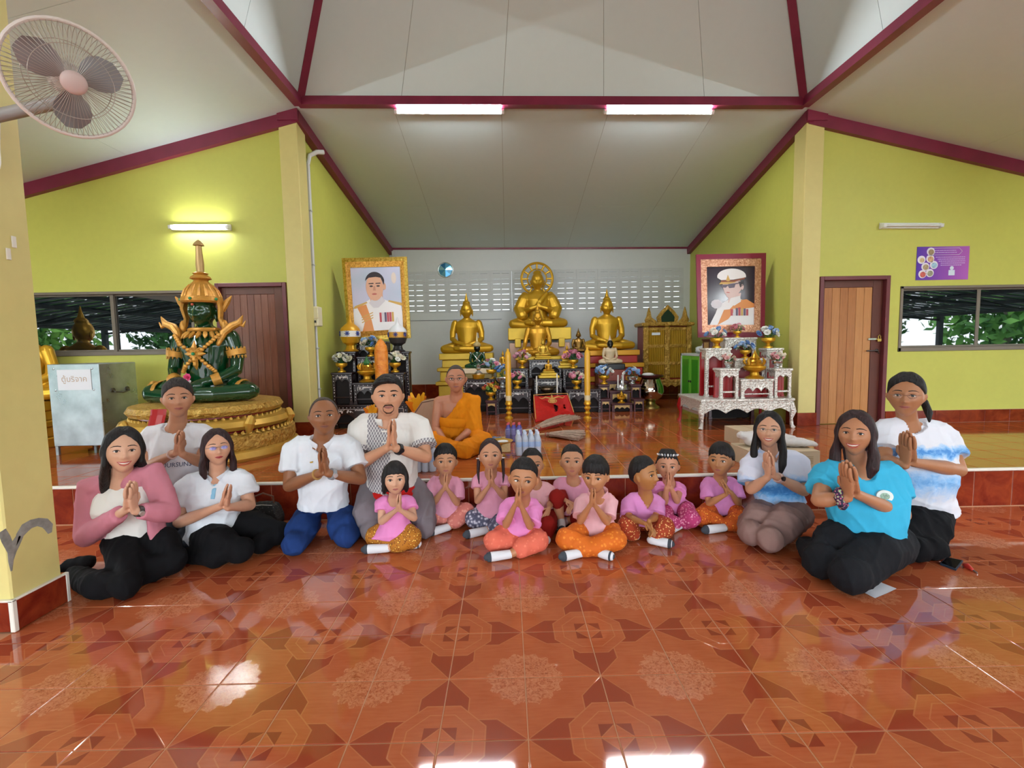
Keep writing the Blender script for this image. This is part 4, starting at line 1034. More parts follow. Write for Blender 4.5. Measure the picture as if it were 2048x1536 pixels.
_pr = min(atY(1527, 675, 6.85)[2], atY(1395, 675, 6.85)[2])
AT('R7', 'highest silver carved table, below the maroon framed portrait', 1451, 1513, 675, 6.58, .22, 'silver', zbot=zR, grp=gs_)
altar_table('plain dark stand behind the silver tables holding the maroon framed portrait', 1420, 1512, 676, 6.845, .26, 'brown', grp=gs_, ztop=_pr)
AT('C2', 'dark inlaid table behind the yellow candle nearer the monk', 992, 1062, 778, 7.75, .80, 'dark', grp=gc)
AT('C4', 'dark inlaid table behind the yellow candle farther from the monk', 1132, 1202, 778, 7.75, .80, 'dark', grp=gc)
AT('C0', 'dark inlaid table behind the red cloth', 1068, 1126, 792, 7.75, .80, 'dark', grp=gc)
AT('C5', 'dark inlaid table holding the thin white candles', 1068, 1124, 757, 8.05, .48, 'dark', zbot=TB['C0'][0], grp=gc)
AT('C6', 'topmost dark inlaid table in the middle of the altar', 1058, 1123, 719, 8.33, .22, 'dark', zbot=TB['C5'][0], grp=gc)
AT('C1', 'raised dark inlaid table with pink flowers on the side of the monk', 1020, 1056, 737, 8.15, .38, 'dark', zbot=TB['C2'][0], grp=gc, lobes=2)
AT('C3', 'raised dark inlaid table with pink flowers on the side of the brown steps', 1126, 1168, 737, 8.15, .38, 'dark', zbot=TB['C4'][0], grp=gc, lobes=2)
AT('C7', 'black stand under the small green crowned Buddha', 926, 988, 758, 8.0, .5, 'dark', grp=gc)
AT('C8', 'small black stool under the red and orange flowers', 972, 993, 801, 7.62, .18, 'brown', grp=gc, lobes=1)
AT('B7', 'brown carved step at the back holding the silver spire', 1214, 1258, 762, 8.22, .2, 'brown', grp=gb_)
AT('B5', 'brown carved step under the blue flowers beside the yellow candle', 1197, 1218, 769, 8.0, .2, 'brown', grp=gb_, lobes=2)
AT('B6', 'brown carved step under the blue and white flowers beside the metal jar', 1262, 1282, 769, 8.0, .2, 'brown', grp=gb_, lobes=2)
AT('B4', 'brown carved middle step behind the small gold bowl', 1220, 1260, 782, 7.98, .2, 'brown', grp=gb_, lobes=2)
AT('B2', 'small brown carved front step nearest the yellow candle', 1202, 1221, 798, 7.74, .2, 'brown', grp=gb_, lobes=2)
AT('B3', 'small brown carved front step nearest the metal jar', 1268, 1288, 798, 7.74, .2, 'brown', grp=gb_, lobes=2)
AT('B1', 'low brown carved front step with scalloped gilded panel', 1224, 1265, 807, 7.74, .2, 'brown', grp=gb_)

# ================================================================== flowers in vases
m_gold = M('gold_paint', '#c8942a', .28, .7, var=.06); m_gold2 = M('bright_gold_paint', '#d8a42c', .3, .6); m_leaf = M('leaf_green', '#2f6b34', .6, var=.3, vs=30); m_silv = M('polished_silver', '#c8c8c8', .2, .9)
def rosette(n=3):
    g = G()
    for k in range(n):
        c = 5+k; r = .34+.33*k; el_ = .75-.28*k
        for i in range(c):
            a = 2*math.pi*(i+.5*k)/c; R_ = rotz(a) @ roty(-(1.15-.42*k)); q = G()
            q.add([(0, -.18, 0), (0, .18, 0), (r*.7, .34*r+.08, .03), (r, .12, .10), (r, -.12, .10), (r*.7, -.34*r-.08, .03), (r*.5, 0, -.06)], [(0, 6, 1), (1, 6, 2), (2, 6, 3), (3, 6, 4), (4, 6, 5), (5, 6, 0)])
            g.merge(q, R_, (0, 0, .08*k*-1+.2))
    g.ell((0, 0, .18), (.22, .22, .25), None, 8, 5); return g
ROSE = rosette()
ROSE_ME = {}
def rose_me(col):
    if col not in ROSE_ME:
        me = ROSE.mesh('flower'); smooth_me(me); me.materials.append(M('petal_'+col, col, .6, var=.12, vs=4)); ROSE_ME[col] = me
    return ROSE_ME[col]
VASES = {'gold': [(.30, 0), (.34, .02), (.34, .14), (.20, .20), (.13, .34), (.15, .44), (.30, .55), (.46, .68), (.50, .86), (.48, .98), (.52, 1.0), (.46, .98), (.40, .9), (.0, .85)],
         'silver': [(.36, 0), (.38, .06), (.30, .14), (.24, .3), (.34, .42), (.50, .62), (.54, .9), (.50, 1.0), (.42, .96), (.0, .9)]}
def bouquet(label, u, vt, vbt, zb_, Y, cols, vase='gold', spread=1.0, vh=.45, nf=11, grp='vases of artificial flowers', leafy=1.0):
    """u centre pixel, vt top of the flowers, standing at height zb_"""
    top = atY(u, vt, Y); x = top[0]; H_ = top[2]-zb_; r = random.Random(int(u*7+vt)); t = thing('flower_vase', label, 'flower vase', (x, Y, zb_), 0, grp)
    hv = H_*vh; R_ = hv*.62
    ob('vase', G().lathe([(a*hv*1.25, b*hv) for a, b in VASES[vase]], 20), m_gold2 if vase == 'gold' else m_silv, t, smooth=True)
    fr = H_*.30*spread; g = G()
    for i in range(nf):
        a = i*2.4; rr = fr*1.15*math.sqrt((i+.4)/nf); z = hv+(H_-hv)*(.90-.62*(rr/(fr*1.2))**1.5)-fr*.15; px_, py_ = rr*math.cos(a)*1.25, rr*math.sin(a)*.9
        o = bpy.data.objects.new('flower', rose_me(cols[i % len(cols)])); COL.objects.link(o); o.parent = t; o.location = (px_, py_, z)
        s_ = fr*r.uniform(.42, .58); o.scale = (s_, s_, s_); o.rotation_euler = (py_/max(fr, .01)*-.5+r.uniform(.3, .8), px_/max(fr, .01)*.8, r.uniform(0, 6))
        g.tube([(0, 0, hv*.8), (px_*.5, py_*.5, lerp(hv, z, .6)), (px_, py_, z)], .003, n=4)
    for i in range(int(26*leafy)):
        a = r.uniform(0, 6.28); rr = fr*r.uniform(.5, 1.45); z = hv+(H_-hv)*r.uniform(.0, .55); d = V(math.cos(a), math.sin(a), r.uniform(-.2, .6)); s_ = fr*r.uniform(.35, .6)
        c = V(rr*math.cos(a)*1.15, rr*math.sin(a)*.85, z); sd = norm(np.cross(d, (0, 0, 1))); nn = np.cross(norm(d), sd)
        g.add([c-d*s_*.4, c+sd*s_*.3+nn*s_*.08, c+d*s_*.6, c-sd*s_*.3+nn*s_*.08, c+nn*s_*.03], [(0, 4, 1), (1, 4, 2), (2, 4, 3), (3, 4, 0)])
    ob('leaves', g, m_leaf, t, kind='stuff'); return t
W, PK, BL, BL2, CR, RD, OR, YL = '#e8e6de', '#d98a9e', '#6f97cf', '#9db9de', '#e6d9bf', '#b5322c', '#d7793a', '#d8b13e'
bouquet('white artificial flowers in a gold bowl nearest the white conduit', 682, 704, 744, TB['L2'][0], 6.74, [W, W, '#e9e3c8'], spread=1.15)
bouquet('white artificial flowers in a gold bowl beside the orange candle', 789, 702, 744, TB['L4'][0], 6.74, [W, W, '#e9e3c8'], spread=1.1)
bouquet('blue and cream artificial flowers in a gold bowl below the gold frame', 741, 671, 712, TB['L7'][0], 6.925, [BL2, CR, BL, CR], spread=1.15)
bouquet('blue and white flowers in a gold bowl beside the green cabinet', 1434, 652, 695, TB['R4'][0], 6.42, [BL, W, BL2], spread=1.05)
bouquet('pink flowers in a gold bowl in front of the maroon framed portrait', 1475, 646, 674, TB['R7'][0], 6.69, [PK, '#c9727e', CR], spread=1.2)
bouquet('blue and white flowers in a gold bowl near the cream pillar', 1537, 650, 695, TB['R6'][0], 6.42, [BL, W, BL2], spread=1.05)
bouquet('all blue flowers in a gold bowl in the middle of the silver tables', 1491, 680, 716, TB['R5'][0], 6.44, [BL, BL2, BL], spread=1.15)
bouquet('pale pink and white flowers in a silver bowl on the front silver table', 1457, 706, 736, TB['R1'][0], 6.16, [W, '#dba9a4', CR], 'silver', 1.2)
bouquet('pink and white flowers in a silver bowl beside the cream pillar', 1555, 702, 736, TB['R3'][0], 6.16, [W, '#d59a9a', CR], 'silver', 1.2)
bouquet('pink flowers in a gold bowl on the raised table behind the near candle', 1044, 700, 736, TB['C1'][0], 8.35, [PK, '#e2a3b4', CR], spread=1.1)
bouquet('pink flowers in a gold bowl on the raised table nearest the bronze monk', 1146, 698, 736, TB['C3'][0], 8.25, [PK, '#d884a2', PK], spread=1.1)
bouquet('large pink roses in a gold bowl beside the near yellow candle', 1034, 741, 777, TB['C2'][0], 7.9, [PK, '#e2879f', CR], spread=1.05)
bouquet('peach pink roses in a gold bowl beside the far yellow candle', 1153, 741, 777, TB['C4'][0], 7.9, ['#e0989a', PK, CR], spread=1.1)
bouquet('blue roses in a dark pot behind the near yellow candle', 1004, 726, 777, TB['C2'][0], 8.05, [BL, '#5b86c4', BL2], 'silver', .8)
bouquet('pink and white mixed flowers in a gold vase beside the monk', 981, 716, 757, TB['C7'][0], 8.08, [W, PK, '#7fae8c', BL2], spread=1.1)
bouquet('red and orange flowers in a gold vase on the small black stool', 981, 764, 800, TB['C8'][0], 7.71, [RD, OR, YL, '#7da24a'], spread=1.1)
bouquet('blue flowers in a gold bowl on the brown steps', 1208, 729, 768, TB['B5'][0], 8.1, [BL, BL2, W], spread=1.15)
bouquet('blue and white flowers in a silver pot beside the metal jar', 1265, 733, 768, TB['B6'][0], 8.1, [W, BL, BL2], 'silver', 1.15)

# ================================================================== urns, candles and other altar goods
def urn(label, u, vt, vb_, Y, zb_, cap, band_, low):
    p = atY(u, vt, Y); H_ = p[2]-zb_; t = thing('lidded_urn', label, 'urn', (p[0], Y, zb_), 0, 'lidded urns beside the gold frame')
    R_ = H_*.27
    ob('foot', G().lathe([(R_*.75, 0), (R_*.78, .02*H_), (R_*.55, .06*H_), (R_*.42, .16*H_), (R_*.5, .19*H_), (R_*.8, .24*H_), (R_*.95, .36*H_), (R_*.98, .40*H_)], 22), low, t, smooth=True)
    ob('belly', G().lathe([(R_*.98, .40*H_), (R_*1.02, .48*H_), (R_*.99, .56*H_)], 22), band_, t, smooth=True)
    l = ob('lid', G().lathe([(R_*1.0, .56*H_), (R_*.9, .64*H_), (R_*.6, .72*H_), (R_*.25, .79*H_), (R_*.16, .86*H_), (R_*.10, .95*H_), (R_*.02, H_)], 22), cap, t, smooth=True)
    for a in (-2.6, -1.57, -.5):
        c = V(R_*1.03*math.cos(a), R_*1.03*math.sin(a), .49*H_); g = G()
        for k in range(8): an = k*math.pi/4; d = V(-math.sin(a)*math.cos(an), math.cos(a)*math.cos(an), math.sin(an)); g.tube([c, c+d*R_*.28], [.008, .004], n=5)
        ob('painted_flower', g, M('urn_blue_motif', '#2f3f86', .4), t)
urn('golden lidded urn with white patterned band beside the gold frame', 699, 630, 702, 6.92, TB['L5'][0], M('urn_gold_lid', '#d39a25', .35, .3), M('urn_white_band', '#dfdcd6', .4), m_gold2)
urn('white lidded urn with gold band and dark foot beside the gold frame', 794, 634, 702, 6.92, TB['L6'][0], M('urn_white_lid', '#d5d6d8', .4), M('urn_gold_band', '#cf9a3a', .4, .2), M('urn_dark_foot', '#2a2a2c', .35))
def stand_profile(R_, h): return [(R_*1.5, 0), (R_*1.55, h*.08), (R_*.7, h*.2), (R_*1.15, h*.36), (R_*.6, h*.5), (R_*1.25, h*.66), (R_*.8, h*.78), (R_*1.35, h*.9), (R_*1.3, h)]
for lab, u, vt, vb_ in (('tall yellow candle on a gilded stand nearer the monk', 1018, 697, 838), ('tall yellow candle on a gilded stand nearer the brown steps', 1175, 694, 838)):
    b = atZ(u, vb_, STAGE); Y = b[1]; p = atY(u, vt, Y); H_ = p[2]-STAGE; R_ = 5.8*mpp(Y); t = thing('altar_candle', lab, 'candle', (b[0], Y, STAGE), 0, 'tall yellow altar candles')
    hs = H_*.235
    ob('stand', G().lathe(stand_profile(R_*.95, hs), 20), m_gold2, t, smooth=True)
    ob('wax', G().lathe([(R_, hs), (R_*1.0, H_*.90), (R_*.9, H_*.935), (R_*.45, H_*.965), (R_*.42, H_*.99), (R_*.1, H_)], 20), M('yellow_wax', '#dca52a', .35, **{'Subsurface Weight': .0}), t, smooth=True)
    ob('paper_band', G().lathe([(R_*1.03, hs+H_*.03), (R_*1.03, hs+H_*.10)], 20), M('pale_candle_label', '#d9c9a0', .5), t, smooth=True)
b = atY(761, 800, 6.45); p = atY(761, 677, 6.45); H_ = p[2]-STAGE; R_ = 13*mpp(6.45)
t = thing('wrapped_candle', 'thick orange candle wrapped in shiny film behind the moustached man', 'candle', (p[0], 6.45, STAGE))
nt = NT('orange_wax_in_film', .16); nt.color(nt.ramp(nt.noise(nt.obj(), 14.0, 3.0), [(.3, srgb('#d9731c')), (.7, srgb('#ee9a3a'))])); nt.bump(nt.noise(nt.scale(nt.obj(), (1, 1, 2.5)), 30.0, 3.0), .6, .02)
ob('wrapped_wax', G().lathe([(R_*.96, 0), (R_, .1*H_), (R_*1.0, .5*H_), (R_*1.03, .85*H_), (R_*.9, .92*H_), (R_*.5, .97*H_), (R_*.12, .995*H_), (R_*.05, H_)], 22), nt.mat, t, smooth=True)
ob('base', G().lathe([(R_*1.35, 0), (R_*1.4, .02*H_), (R_*1.1, .04*H_)], 22), m_gold2, t, smooth=True)
# gold tray and offerings on the left set
def offering(label, u, vt, Y, zb_, green=False, grp=None):
    p = atY(u, vt, Y); H_ = p[2]-zb_; t = thing('gold_offering', label, 'offering', (p[0], Y, zb_), 0, grp)
    ob('pedestal', G().lathe([(H_*.30, 0), (H_*.32, .04*H_), (H_*.16, .12*H_), (H_*.14, .22*H_), (H_*.33, .32*H_), (H_*.37, .40*H_), (H_*.36, .44*H_)], 20), m_gold2, t, smooth=True)
    for k, (r_, z0, z1) in enumerate(((.30, .44, .54), (.22, .54, .66))): ob('tier', G().lathe([(H_*r_, z0*H_), (H_*r_*1.05, (z0+z1)/2*H_), (H_*r_*.85, z1*H_)], 18), m_gold, t, smooth=True)
    for i in range(7): a = 2*math.pi*i/7; ob('petal', G().tube([(H_*.3*math.cos(a), H_*.3*math.sin(a), .5*H_), (H_*.34*math.cos(a), H_*.34*math.sin(a), .62*H_), (H_*.27*math.cos(a), H_*.27*math.sin(a), .74*H_)], [H_*.05, H_*.05, .003], n=6), m_gold, t, smooth=True)
    ob('finial', G().lathe([(H_*.15, .66*H_), (H_*.19, .72*H_), (H_*.10, .80*H_), (H_*.05, .9*H_), (.002, H_)], 14), m_leaf if green else m_gold, t, smooth=True)
offering('gold tray offering with green leaf finial on the low dark table', 733, 712, 6.74, TB['L3'][0], True)
offering('tall ornate gold offering on the low silver table', 1510, 700, 6.16, TB['R2'][0])
offering('small gold pedestal bowl on the low brown step', 1243, 781, 7.84, TB['B1'][0])
p = atY(1243, 741, 8.1); H_ = p[2]-TB['B4'][0]
t = thing('silver_spire', 'silver stupa shaped box between two short candles on the brown steps', 'ornament', (p[0], 8.08, TB['B4'][0]))
ob('spire', G().lathe([(H_*.40, 0), (H_*.42, .06*H_), (H_*.32, .16*H_), (H_*.26, .3*H_), (H_*.1, .38*H_), (H_*.09, .5*H_), (H_*.14, .53*H_), (H_*.05, .6*H_), (.002, H_*.8)], 18), m_silv, t, smooth=True)
# short white candles
for lab, u, vt, vb_, key in (('short thin white candle on the dark table, on the side of the monk', 1073, 752, 785, 'C0'), ('short thin white candle on the dark table, on the side of the brown steps', 1114, 747, 785, 'C0'), ('thin white candle beside the silver spire, nearer the yellow candle', 1236, 750, 770, 'B4'), ('thin white candle beside the silver spire, nearer the metal jar', 1246, 750, 770, 'B4')):
    Y = TB[key][1][1]-(.40 if key == 'C0' else .07); p = atY(u, vt, Y); h_ = p[2]-TB[key][0]; t = thing('white_candle', lab, 'candle', (p[0], Y, TB[key][0]), 0, 'thin white candles')
    ob('wax', G().tube([(0, 0, .03), (0, 0, h_)], [.013, .011], n=10), M('white_wax', '#dcdad4', .4), t, smooth=True)
    ob('holder', G().lathe([(.03, 0), (.032, .008), (.014, .014), (.014, .045), (.02, .05)], 12), m_silv, t, smooth=True)
p = atY(1095, 785, 7.85)
t = thing('incense_pot', 'small dark bronze incense pot in front of the topmost table', 'incense pot', (p[0], 7.9, TB['C0'][0]))
ob('pot', G().lathe([(.05, 0), (.06, .01), (.05, .03), (.10, .06), (.12, .10), (.10, .13), (.115, .145), (.09, .14), (.0, .12)], 20), M('dark_bronze', '#5d4c38', .35, .8), t, smooth=True)
for s_ in (-1, 1): ob('pot_ear', G().tube([(s_*.11, 0, .09), (s_*.15, 0, .11), (s_*.14, 0, .15), (s_*.11, 0, .135)], .008, n=6), M('dark_bronze', '#5d4c38', .35, .8), t, smooth=True)

# ================================================================== Buddha images
def buddha_geo(pose='lap', robe=False, ush='flame'):
    """unit figure: knees 1 apart, facing -y, seat at z 0"""
    g = G()
    for s_ in (-1, 1):
        g.tube([(s_*.10, .04, .10), (s_*.28, -.03, .105), (s_*.43, -.10, .085)], [(.11, .10), (.105, .10), (.075, .08)], n=14, round_end=True)
    g.tube([(.43, -.11, .085), (.2, -.24, .075), (-.12, -.27, .085), (-.2, -.24, .09)], [(.075, .075), (.065, .065), (.05, .05), (.04, .04)], n=12, round_end=True)
    g.tube([(-.43, -.11, .07), (-.2, -.20, .05), (.1, -.22, .045)], [(.075, .07), (.06, .05), (.045, .04)], n=12, round_end=True)
    g.ell((0, -.02, .05), (.33, .24, .055), None, 16, 8)
    trunk(g, V(0, .03, .04), V(0, .02, .64), (1, 0, 0), (1, 0, 0), [(0, .20, .15, 0), (.25, .172, .13, .01), (.5, .188, .135, .012), (.75, .228, .14, .018), (.9, .23, .115, .0), (.98, .13, .085, 0), (1.04, .07, .07, 0)], fwd=V(0, -1, 0), e=1.0, n=28)
    hz = .155
    for s_ in (-1, 1):
        sh = V(s_*.225, .02, .565)
        if pose == 'teach': P = [sh, V(s_*.275, .0, .40), V(s_*.26, -.07, .27), V(s_*.13, -.20, .33), V(s_*.03, -.22, .36)]; R_ = [.068, .06, .055, .045, .035]
        elif pose == 'earth' and s_ < 0: P = [sh, V(-.28, .0, .38), V(-.31, -.06, .26), V(-.34, -.17, .17), V(-.35, -.20, .08)]; R_ = [.068, .058, .052, .042, .03]
        else: P = [sh, V(s_*.272, .02, .40), V(s_*.275, -.02, .27), V(s_*.19, -.15, .20), V(s_*.05, -.22, .165)]; R_ = [.068, .06, .055, .045, .035]
        g.tube(P, R_, n=12, round_end=True)
    if pose == 'teach': g.ell((0, -.225, .37), (.05, .035, .06)); g.tube([(0, -.23, .38), (-.01, -.235, .46)], [.02, .012], n=6, round_end=True)
    else: g.ell((.0, -.21, .155), (.11, .075, .03))
    if robe:
        for s_ in (-1, 1): g.tube([(s_*.24, .0, .5), (s_*.30, -.02, .33), (s_*.27, -.10, .22)], [(.10, .10), (.125, .11), (.10, .09)], n=12, round_end=True)
        g.tube([(.16, -.06, .60), (.04, -.14, .45), (-.06, -.14, .3)], [(.04, .03), (.05, .03), (.04, .03)], n=8)
    H = Head(V(0, -.005, .80), .31, 0, 4, 0, jaw=1.05, cheek=.6); H.skin(g)
    g.tube([(0, .01, .62), (0, .015, .72)], [.065, .062], n=14)
    for s_ in (-1, 1): g.ell((s_*.112, .01, .75), (.012, .025, .06))
    if ush in ('flame', 'dome'): g.ell((0, .015, .945), (.075, .08, .05))
    if ush == 'flame': g.tube([(0, .015, .95), (0, .015, 1.0), (0, .015, 1.06), (0, .015, 1.15)], [.045, .038, .022, .004], n=10)
    return g
_bc = {}
def buddha_mesh(key, vox, **k):
    if key not in _bc: _bc[key] = remesh(buddha_geo(**k), vox, 3)
    return _bc[key]
def tiers(t, rows, mats, nm='pedestal_tier', b=.012):
    """rows: half width, half depth, z0, z1"""
    for i, (hw, hd, z0, z1) in enumerate(rows): ob(nm, G().bbox((-hw, -hd, z0), (hw, hd, z1), b), mats[i % len(mats)], t)
def buddha(label, u, vseat, span_px, Y, key, mat, zb_, ped=None, pedm=None, vox=.0078, grp=None, squash=1.0, **k):
    s_ = span_px*mpp(Y); p = atY(u, vseat, Y); h = p[2]-zb_
    t = thing('buddha_statue', label, 'Buddha statue', (p[0], Y, zb_), 0, grp)
    me = buddha_mesh(key, vox, **k)
    o = bpy.data.objects.new('figure', me.copy()); COL.objects.link(o); o.parent = t; o.location = (0, 0, h); o.scale = (s_, s_, s_*squash); o.data.materials.clear(); o.data.materials.append(mat)
    if ped: tiers(t, [(a*s_, b*s_, lerp(0, h, z0), lerp(0, h, z1)) for a, b, z0, z1 in ped], pedm)
    return t, s_, h
m_gsat = M('satin_gold_statue', '#d2a12c', .36, .6, var=.08, vs=3); m_gold_ped = M('matte_gold_pedestal', '#d0aa38', .42, .4, var=.08)
m_orange_ped = M('orange_gold_step', '#cf9223', .4, .4); m_red_ped = M('red_step', '#a8241c', .4)
lotus = [(.60, .42, 0, .16), (.52, .37, .16, .40), (.57, .40, .40, .47), (.49, .35, .47, .66), (.54, .38, .66, .73), (.45, .32, .73, .88), (.50, .36, .88, 1.0)]
buddha('gold meditating Buddha with flame finial beside the round mirror', 935, 706, 104, 9.25, 'lap', m_gsat, STAGE, lotus, [m_gold_ped])
t, s_, h = buddha('large gold Buddha with wheel halo in the middle of the altar', 1076, 657, 115, 9.75, 'teach', m_gsat, STAGE, [(.50, .40, 0, .80), (.52, .42, .84, 1.0)], [M('pinkish_plinth', '#cfa893', .6), m_gold_ped], pose='teach', robe=True, ush='dome')
for sx in (-.36, .36): ob('pedestal_foot', G().bbox((sx*s_-.06, -.44*s_, h*.74), (sx*s_+.06, -.36*s_, h*.86), .01), m_gold_ped, t)
g = G(); c = V(0, .10*s_, h+.86*s_); R_ = .27*s_
for r_ in (R_, R_*.62): g.tube([c+V(r_*math.cos(a), 0, r_*math.sin(a)) for a in np.linspace(0, 6.2832, 40, endpoint=False)], .026 if r_ == R_ else .014, n=8, closed=True)
for a in np.linspace(0, 6.2832, 12, endpoint=False): g.tube([c+V(R_*.55*math.cos(a), 0, R_*.55*math.sin(a)), c+V(R_*.8*math.cos(a), 0, R_*.8*math.sin(a)), c+V(R_*math.cos(a), 0, R_*math.sin(a))], [.010, .022, .014], n=6)
ob('wheel_halo', g, m_gsat, t, smooth=True)
buddha('gold meditating Buddha on red and gold steps beside the golden cabinet', 1214, 700, 106, 9.25, 'lap', m_gsat, STAGE, [(.66, .5, 0, .30), (.60, .46, .30, .42), (.63, .48, .42, .52), (.56, .42, .52, .68), (.59, .44, .68, .76), (.48, .36, .76, .90), (.52, .38, .90, 1.0)], [m_orange_ped, m_red_ped])
buddha('gold Buddha bust with orange flame in front of the wheel halo', 1076, 712, 84, 8.9, 'earth', M('warm_gold_statue', '#c48e25', .36, .6), STAGE, [(.52, .40, 0, .93), (.55, .42, .93, 1.0)], [M('altar_back_block', '#7a4a2a', .5), m_gold_ped], pose='earth', squash=1.1)
buddha('small gold Buddha on the topmost dark table', 1086, 712, 32, 8.44, 'lap', M('pale_gold_statue', '#c9a23a', .35, .6), TB['C6'][0], [(.55, .4, 0, .5), (.48, .35, .5, 1.0)], [m_gold_ped], grp='small altar Buddhas')
buddha('tiny gold Buddha spire on the dark table with the white candles', 1097, 742, 22, 8.2, 'lap', m_gold, TB['C5'][0], [(.95, .7, 0, .4), (.75, .55, .4, .75), (.55, .42, .75, 1)], [m_gold_ped], grp='small altar Buddhas')
buddha('small gold Buddha on a tall tiered base beside the bronze monk', 1134, 718, 26, 8.42, 'lap', m_gold, TB['C3'][0], [(.75, .5, 0, .3), (.6, .45, .3, .6), (.66, .48, .6, .75), (.5, .4, .75, 1.0)], [m_gold_ped], grp='small altar Buddhas')
buddha('small standing gold figure behind the near yellow candle', 1006, 731, 22, 8.44, 'lap', m_gold, TB['C2'][0], [(.6, .45, 0, 1.0)], [m_gold_ped], grp='small altar Buddhas', squash=1.25)
buddha('bronze seated monk statue with pointed crown behind the pink flowers', 1157, 704, 42, 8.47, 'lap', M('brown_bronze_statue', '#80602c', .3, .8), TB['C3'][0], [(.5, .4, 0, 1.0)], [m_lac], grp='small altar Buddhas')
cream = M('cream_stone_statue', '#cbb391', .45, var=.08)
t, s_, h = buddha('cream seated Buddha with black painted head beside the brown steps', 1220, 727, 48, 8.55, 'lap', cream, STAGE, [(.56, .42, 0, .86), (.54, .40, .86, 1.0)], [M('reddish_plinth', '#8c4438', .5), M('black_lotus', '#141414', .4)], grp='small altar Buddhas', squash=1.05)
ob('black_head', G().ell((0, -.03*s_, h+.82*s_), (.125*s_, .14*s_, .16*s_), None, 16, 12).ell((0, -.08*s_, h+.72*s_), (.07*s_, .1*s_, .09*s_)), M('black_face_paint', '#0f1210', .3), t, smooth=True)
emg = NT('deep_green_glass', .12); emg.color(srgb('#0a3b1e')); emg.b.inputs['Coat Weight'].default_value = .5; m_green = emg.mat
t, s_, h = buddha('small green Buddha with silver necklace beside the monk', 955, 736, 50, 8.2, 'lap', m_green, TB['C7'][0], [(.60, .44, 0, .5), (.55, .42, .5, 1.0)], [M('stand_dark_gold', '#6b5a30', .4, .5), M('stand_cream', '#cdb99a', .5)], ush='none', grp='small altar Buddhas')
g = G()
for s2 in (-1, 1): g.tube([(s2*.2*s_, -.10*s_, h+.60*s_), (s2*.10*s_, -.17*s_, h+.5*s_), (0, -.17*s_, h+.36*s_), (-s2*.12*s_, -.15*s_, h+.26*s_)], .012*s_*1.6, n=6); g.ell((s2*.27*s_, -.02*s_, h+.60*s_), (.05*s_, .06*s_, .045*s_))
ob('silver_necklace', g, m_silv, t, smooth=True)
ob('crown', G().lathe([(.15*s_, h+.86*s_), (.17*s_, h+.92*s_), (.11*s_, h+1.0*s_), (.05*s_, h+1.05*s_), (.045*s_, h+1.2*s_), (.005, h+1.42*s_)], 16), M('pale_gold_crown', '#c9b27c', .4, .4), t, smooth=True)
ob('face_paint', G().ell((0, -.015*s_, h+.80*s_), (.125*s_, .135*s_, .16*s_), None, 16, 12), M('black_green_face', '#07120d', .2), t, smooth=True)
# white chedi on a gold dish before it
p = atY(956, 727, 7.95); t = thing('silver_figurine', 'small silver figurine on a gold dish before the small green Buddha', 'figurine', (p[0], 8.06, TB['C7'][0]))
hh = max(.1, p[2]-TB['C7'][0]); ob('dish', G().lathe([(.10, 0), (.11, hh*.1), (.12, hh*.28), (.10, hh*.3)], 18), m_gold2, t, smooth=True)
ob('figure', G().lathe([(.075, hh*.3), (.08, hh*.4), (.045, hh*.55), (.06, hh*.65), (.03, hh*.78), (.04, hh*.86), (.005, hh)], 16), m_silv, t, smooth=True)
# ================================================================== people
def J(u, v, Y): return atY(u, v, Y)
def JZ(u, v, z): return atZ(u, v, z)
def cloth(name, col, var=.06, rough=.85):
    if name in _mc: return _mc[name]
    t = NT(name, rough); c = srgb(col); o = t.obj(); nz = t.noise(o, 7.0, 3.0)
    t.color(t.ramp(nz, [(.3, tuple(x*(1-var) for x in c[:3])+(1,)), (.7, tuple(min(1, x*(1+var*.6)) for x in c[:3])+(1,))]))
    w = t.n('ShaderNodeTexWave'); t.link(t.scale(o, (1, 1, 1)), w.inputs[0]); w.inputs['Scale'].default_value = 6.0; w.inputs['Distortion'].default_value = 9.0; w.inputs['Detail'].default_value = 2.0
    h = t.m('ADD', t.m('MULTIPLY', w.outputs['Fac'], .25), t.m('MULTIPLY', t.noise(o, 400.0, 1.0), .08)); t.bump(h, .5, .012); t.b.inputs['Specular IOR Level'].default_value = .18
    _mc[name] = t.mat; return t.mat
def dots(name, base, dot, sc=26.0, r=.3, dot2=None):
    """printed fabric: small scattered motifs"""
    if name in _mc: return _mc[name]
    t = NT(name, .8); o = t.obj(); d = t.voro(o, sc); k = t.m('LESS_THAN', d, r)
    ring = t.m('LESS_THAN', t.m('ABSOLUTE', t.m('SUBTRACT', d, r*1.35)), r*.16)
    b = t.ramp(t.noise(o, 9.0, 2.0), [(.3, tuple(x*.85 for x in srgb(base)[:3])+(1,)), (.7, srgb(base))])
    c = t.mix(k, b, srgb(dot)); c = t.mix(ring, c, srgb(dot2 or dot)); t.color(c); t.bump(t.noise(o, 60.0, 2.0), .2, .004); _mc[name] = t.mat; return t.mat
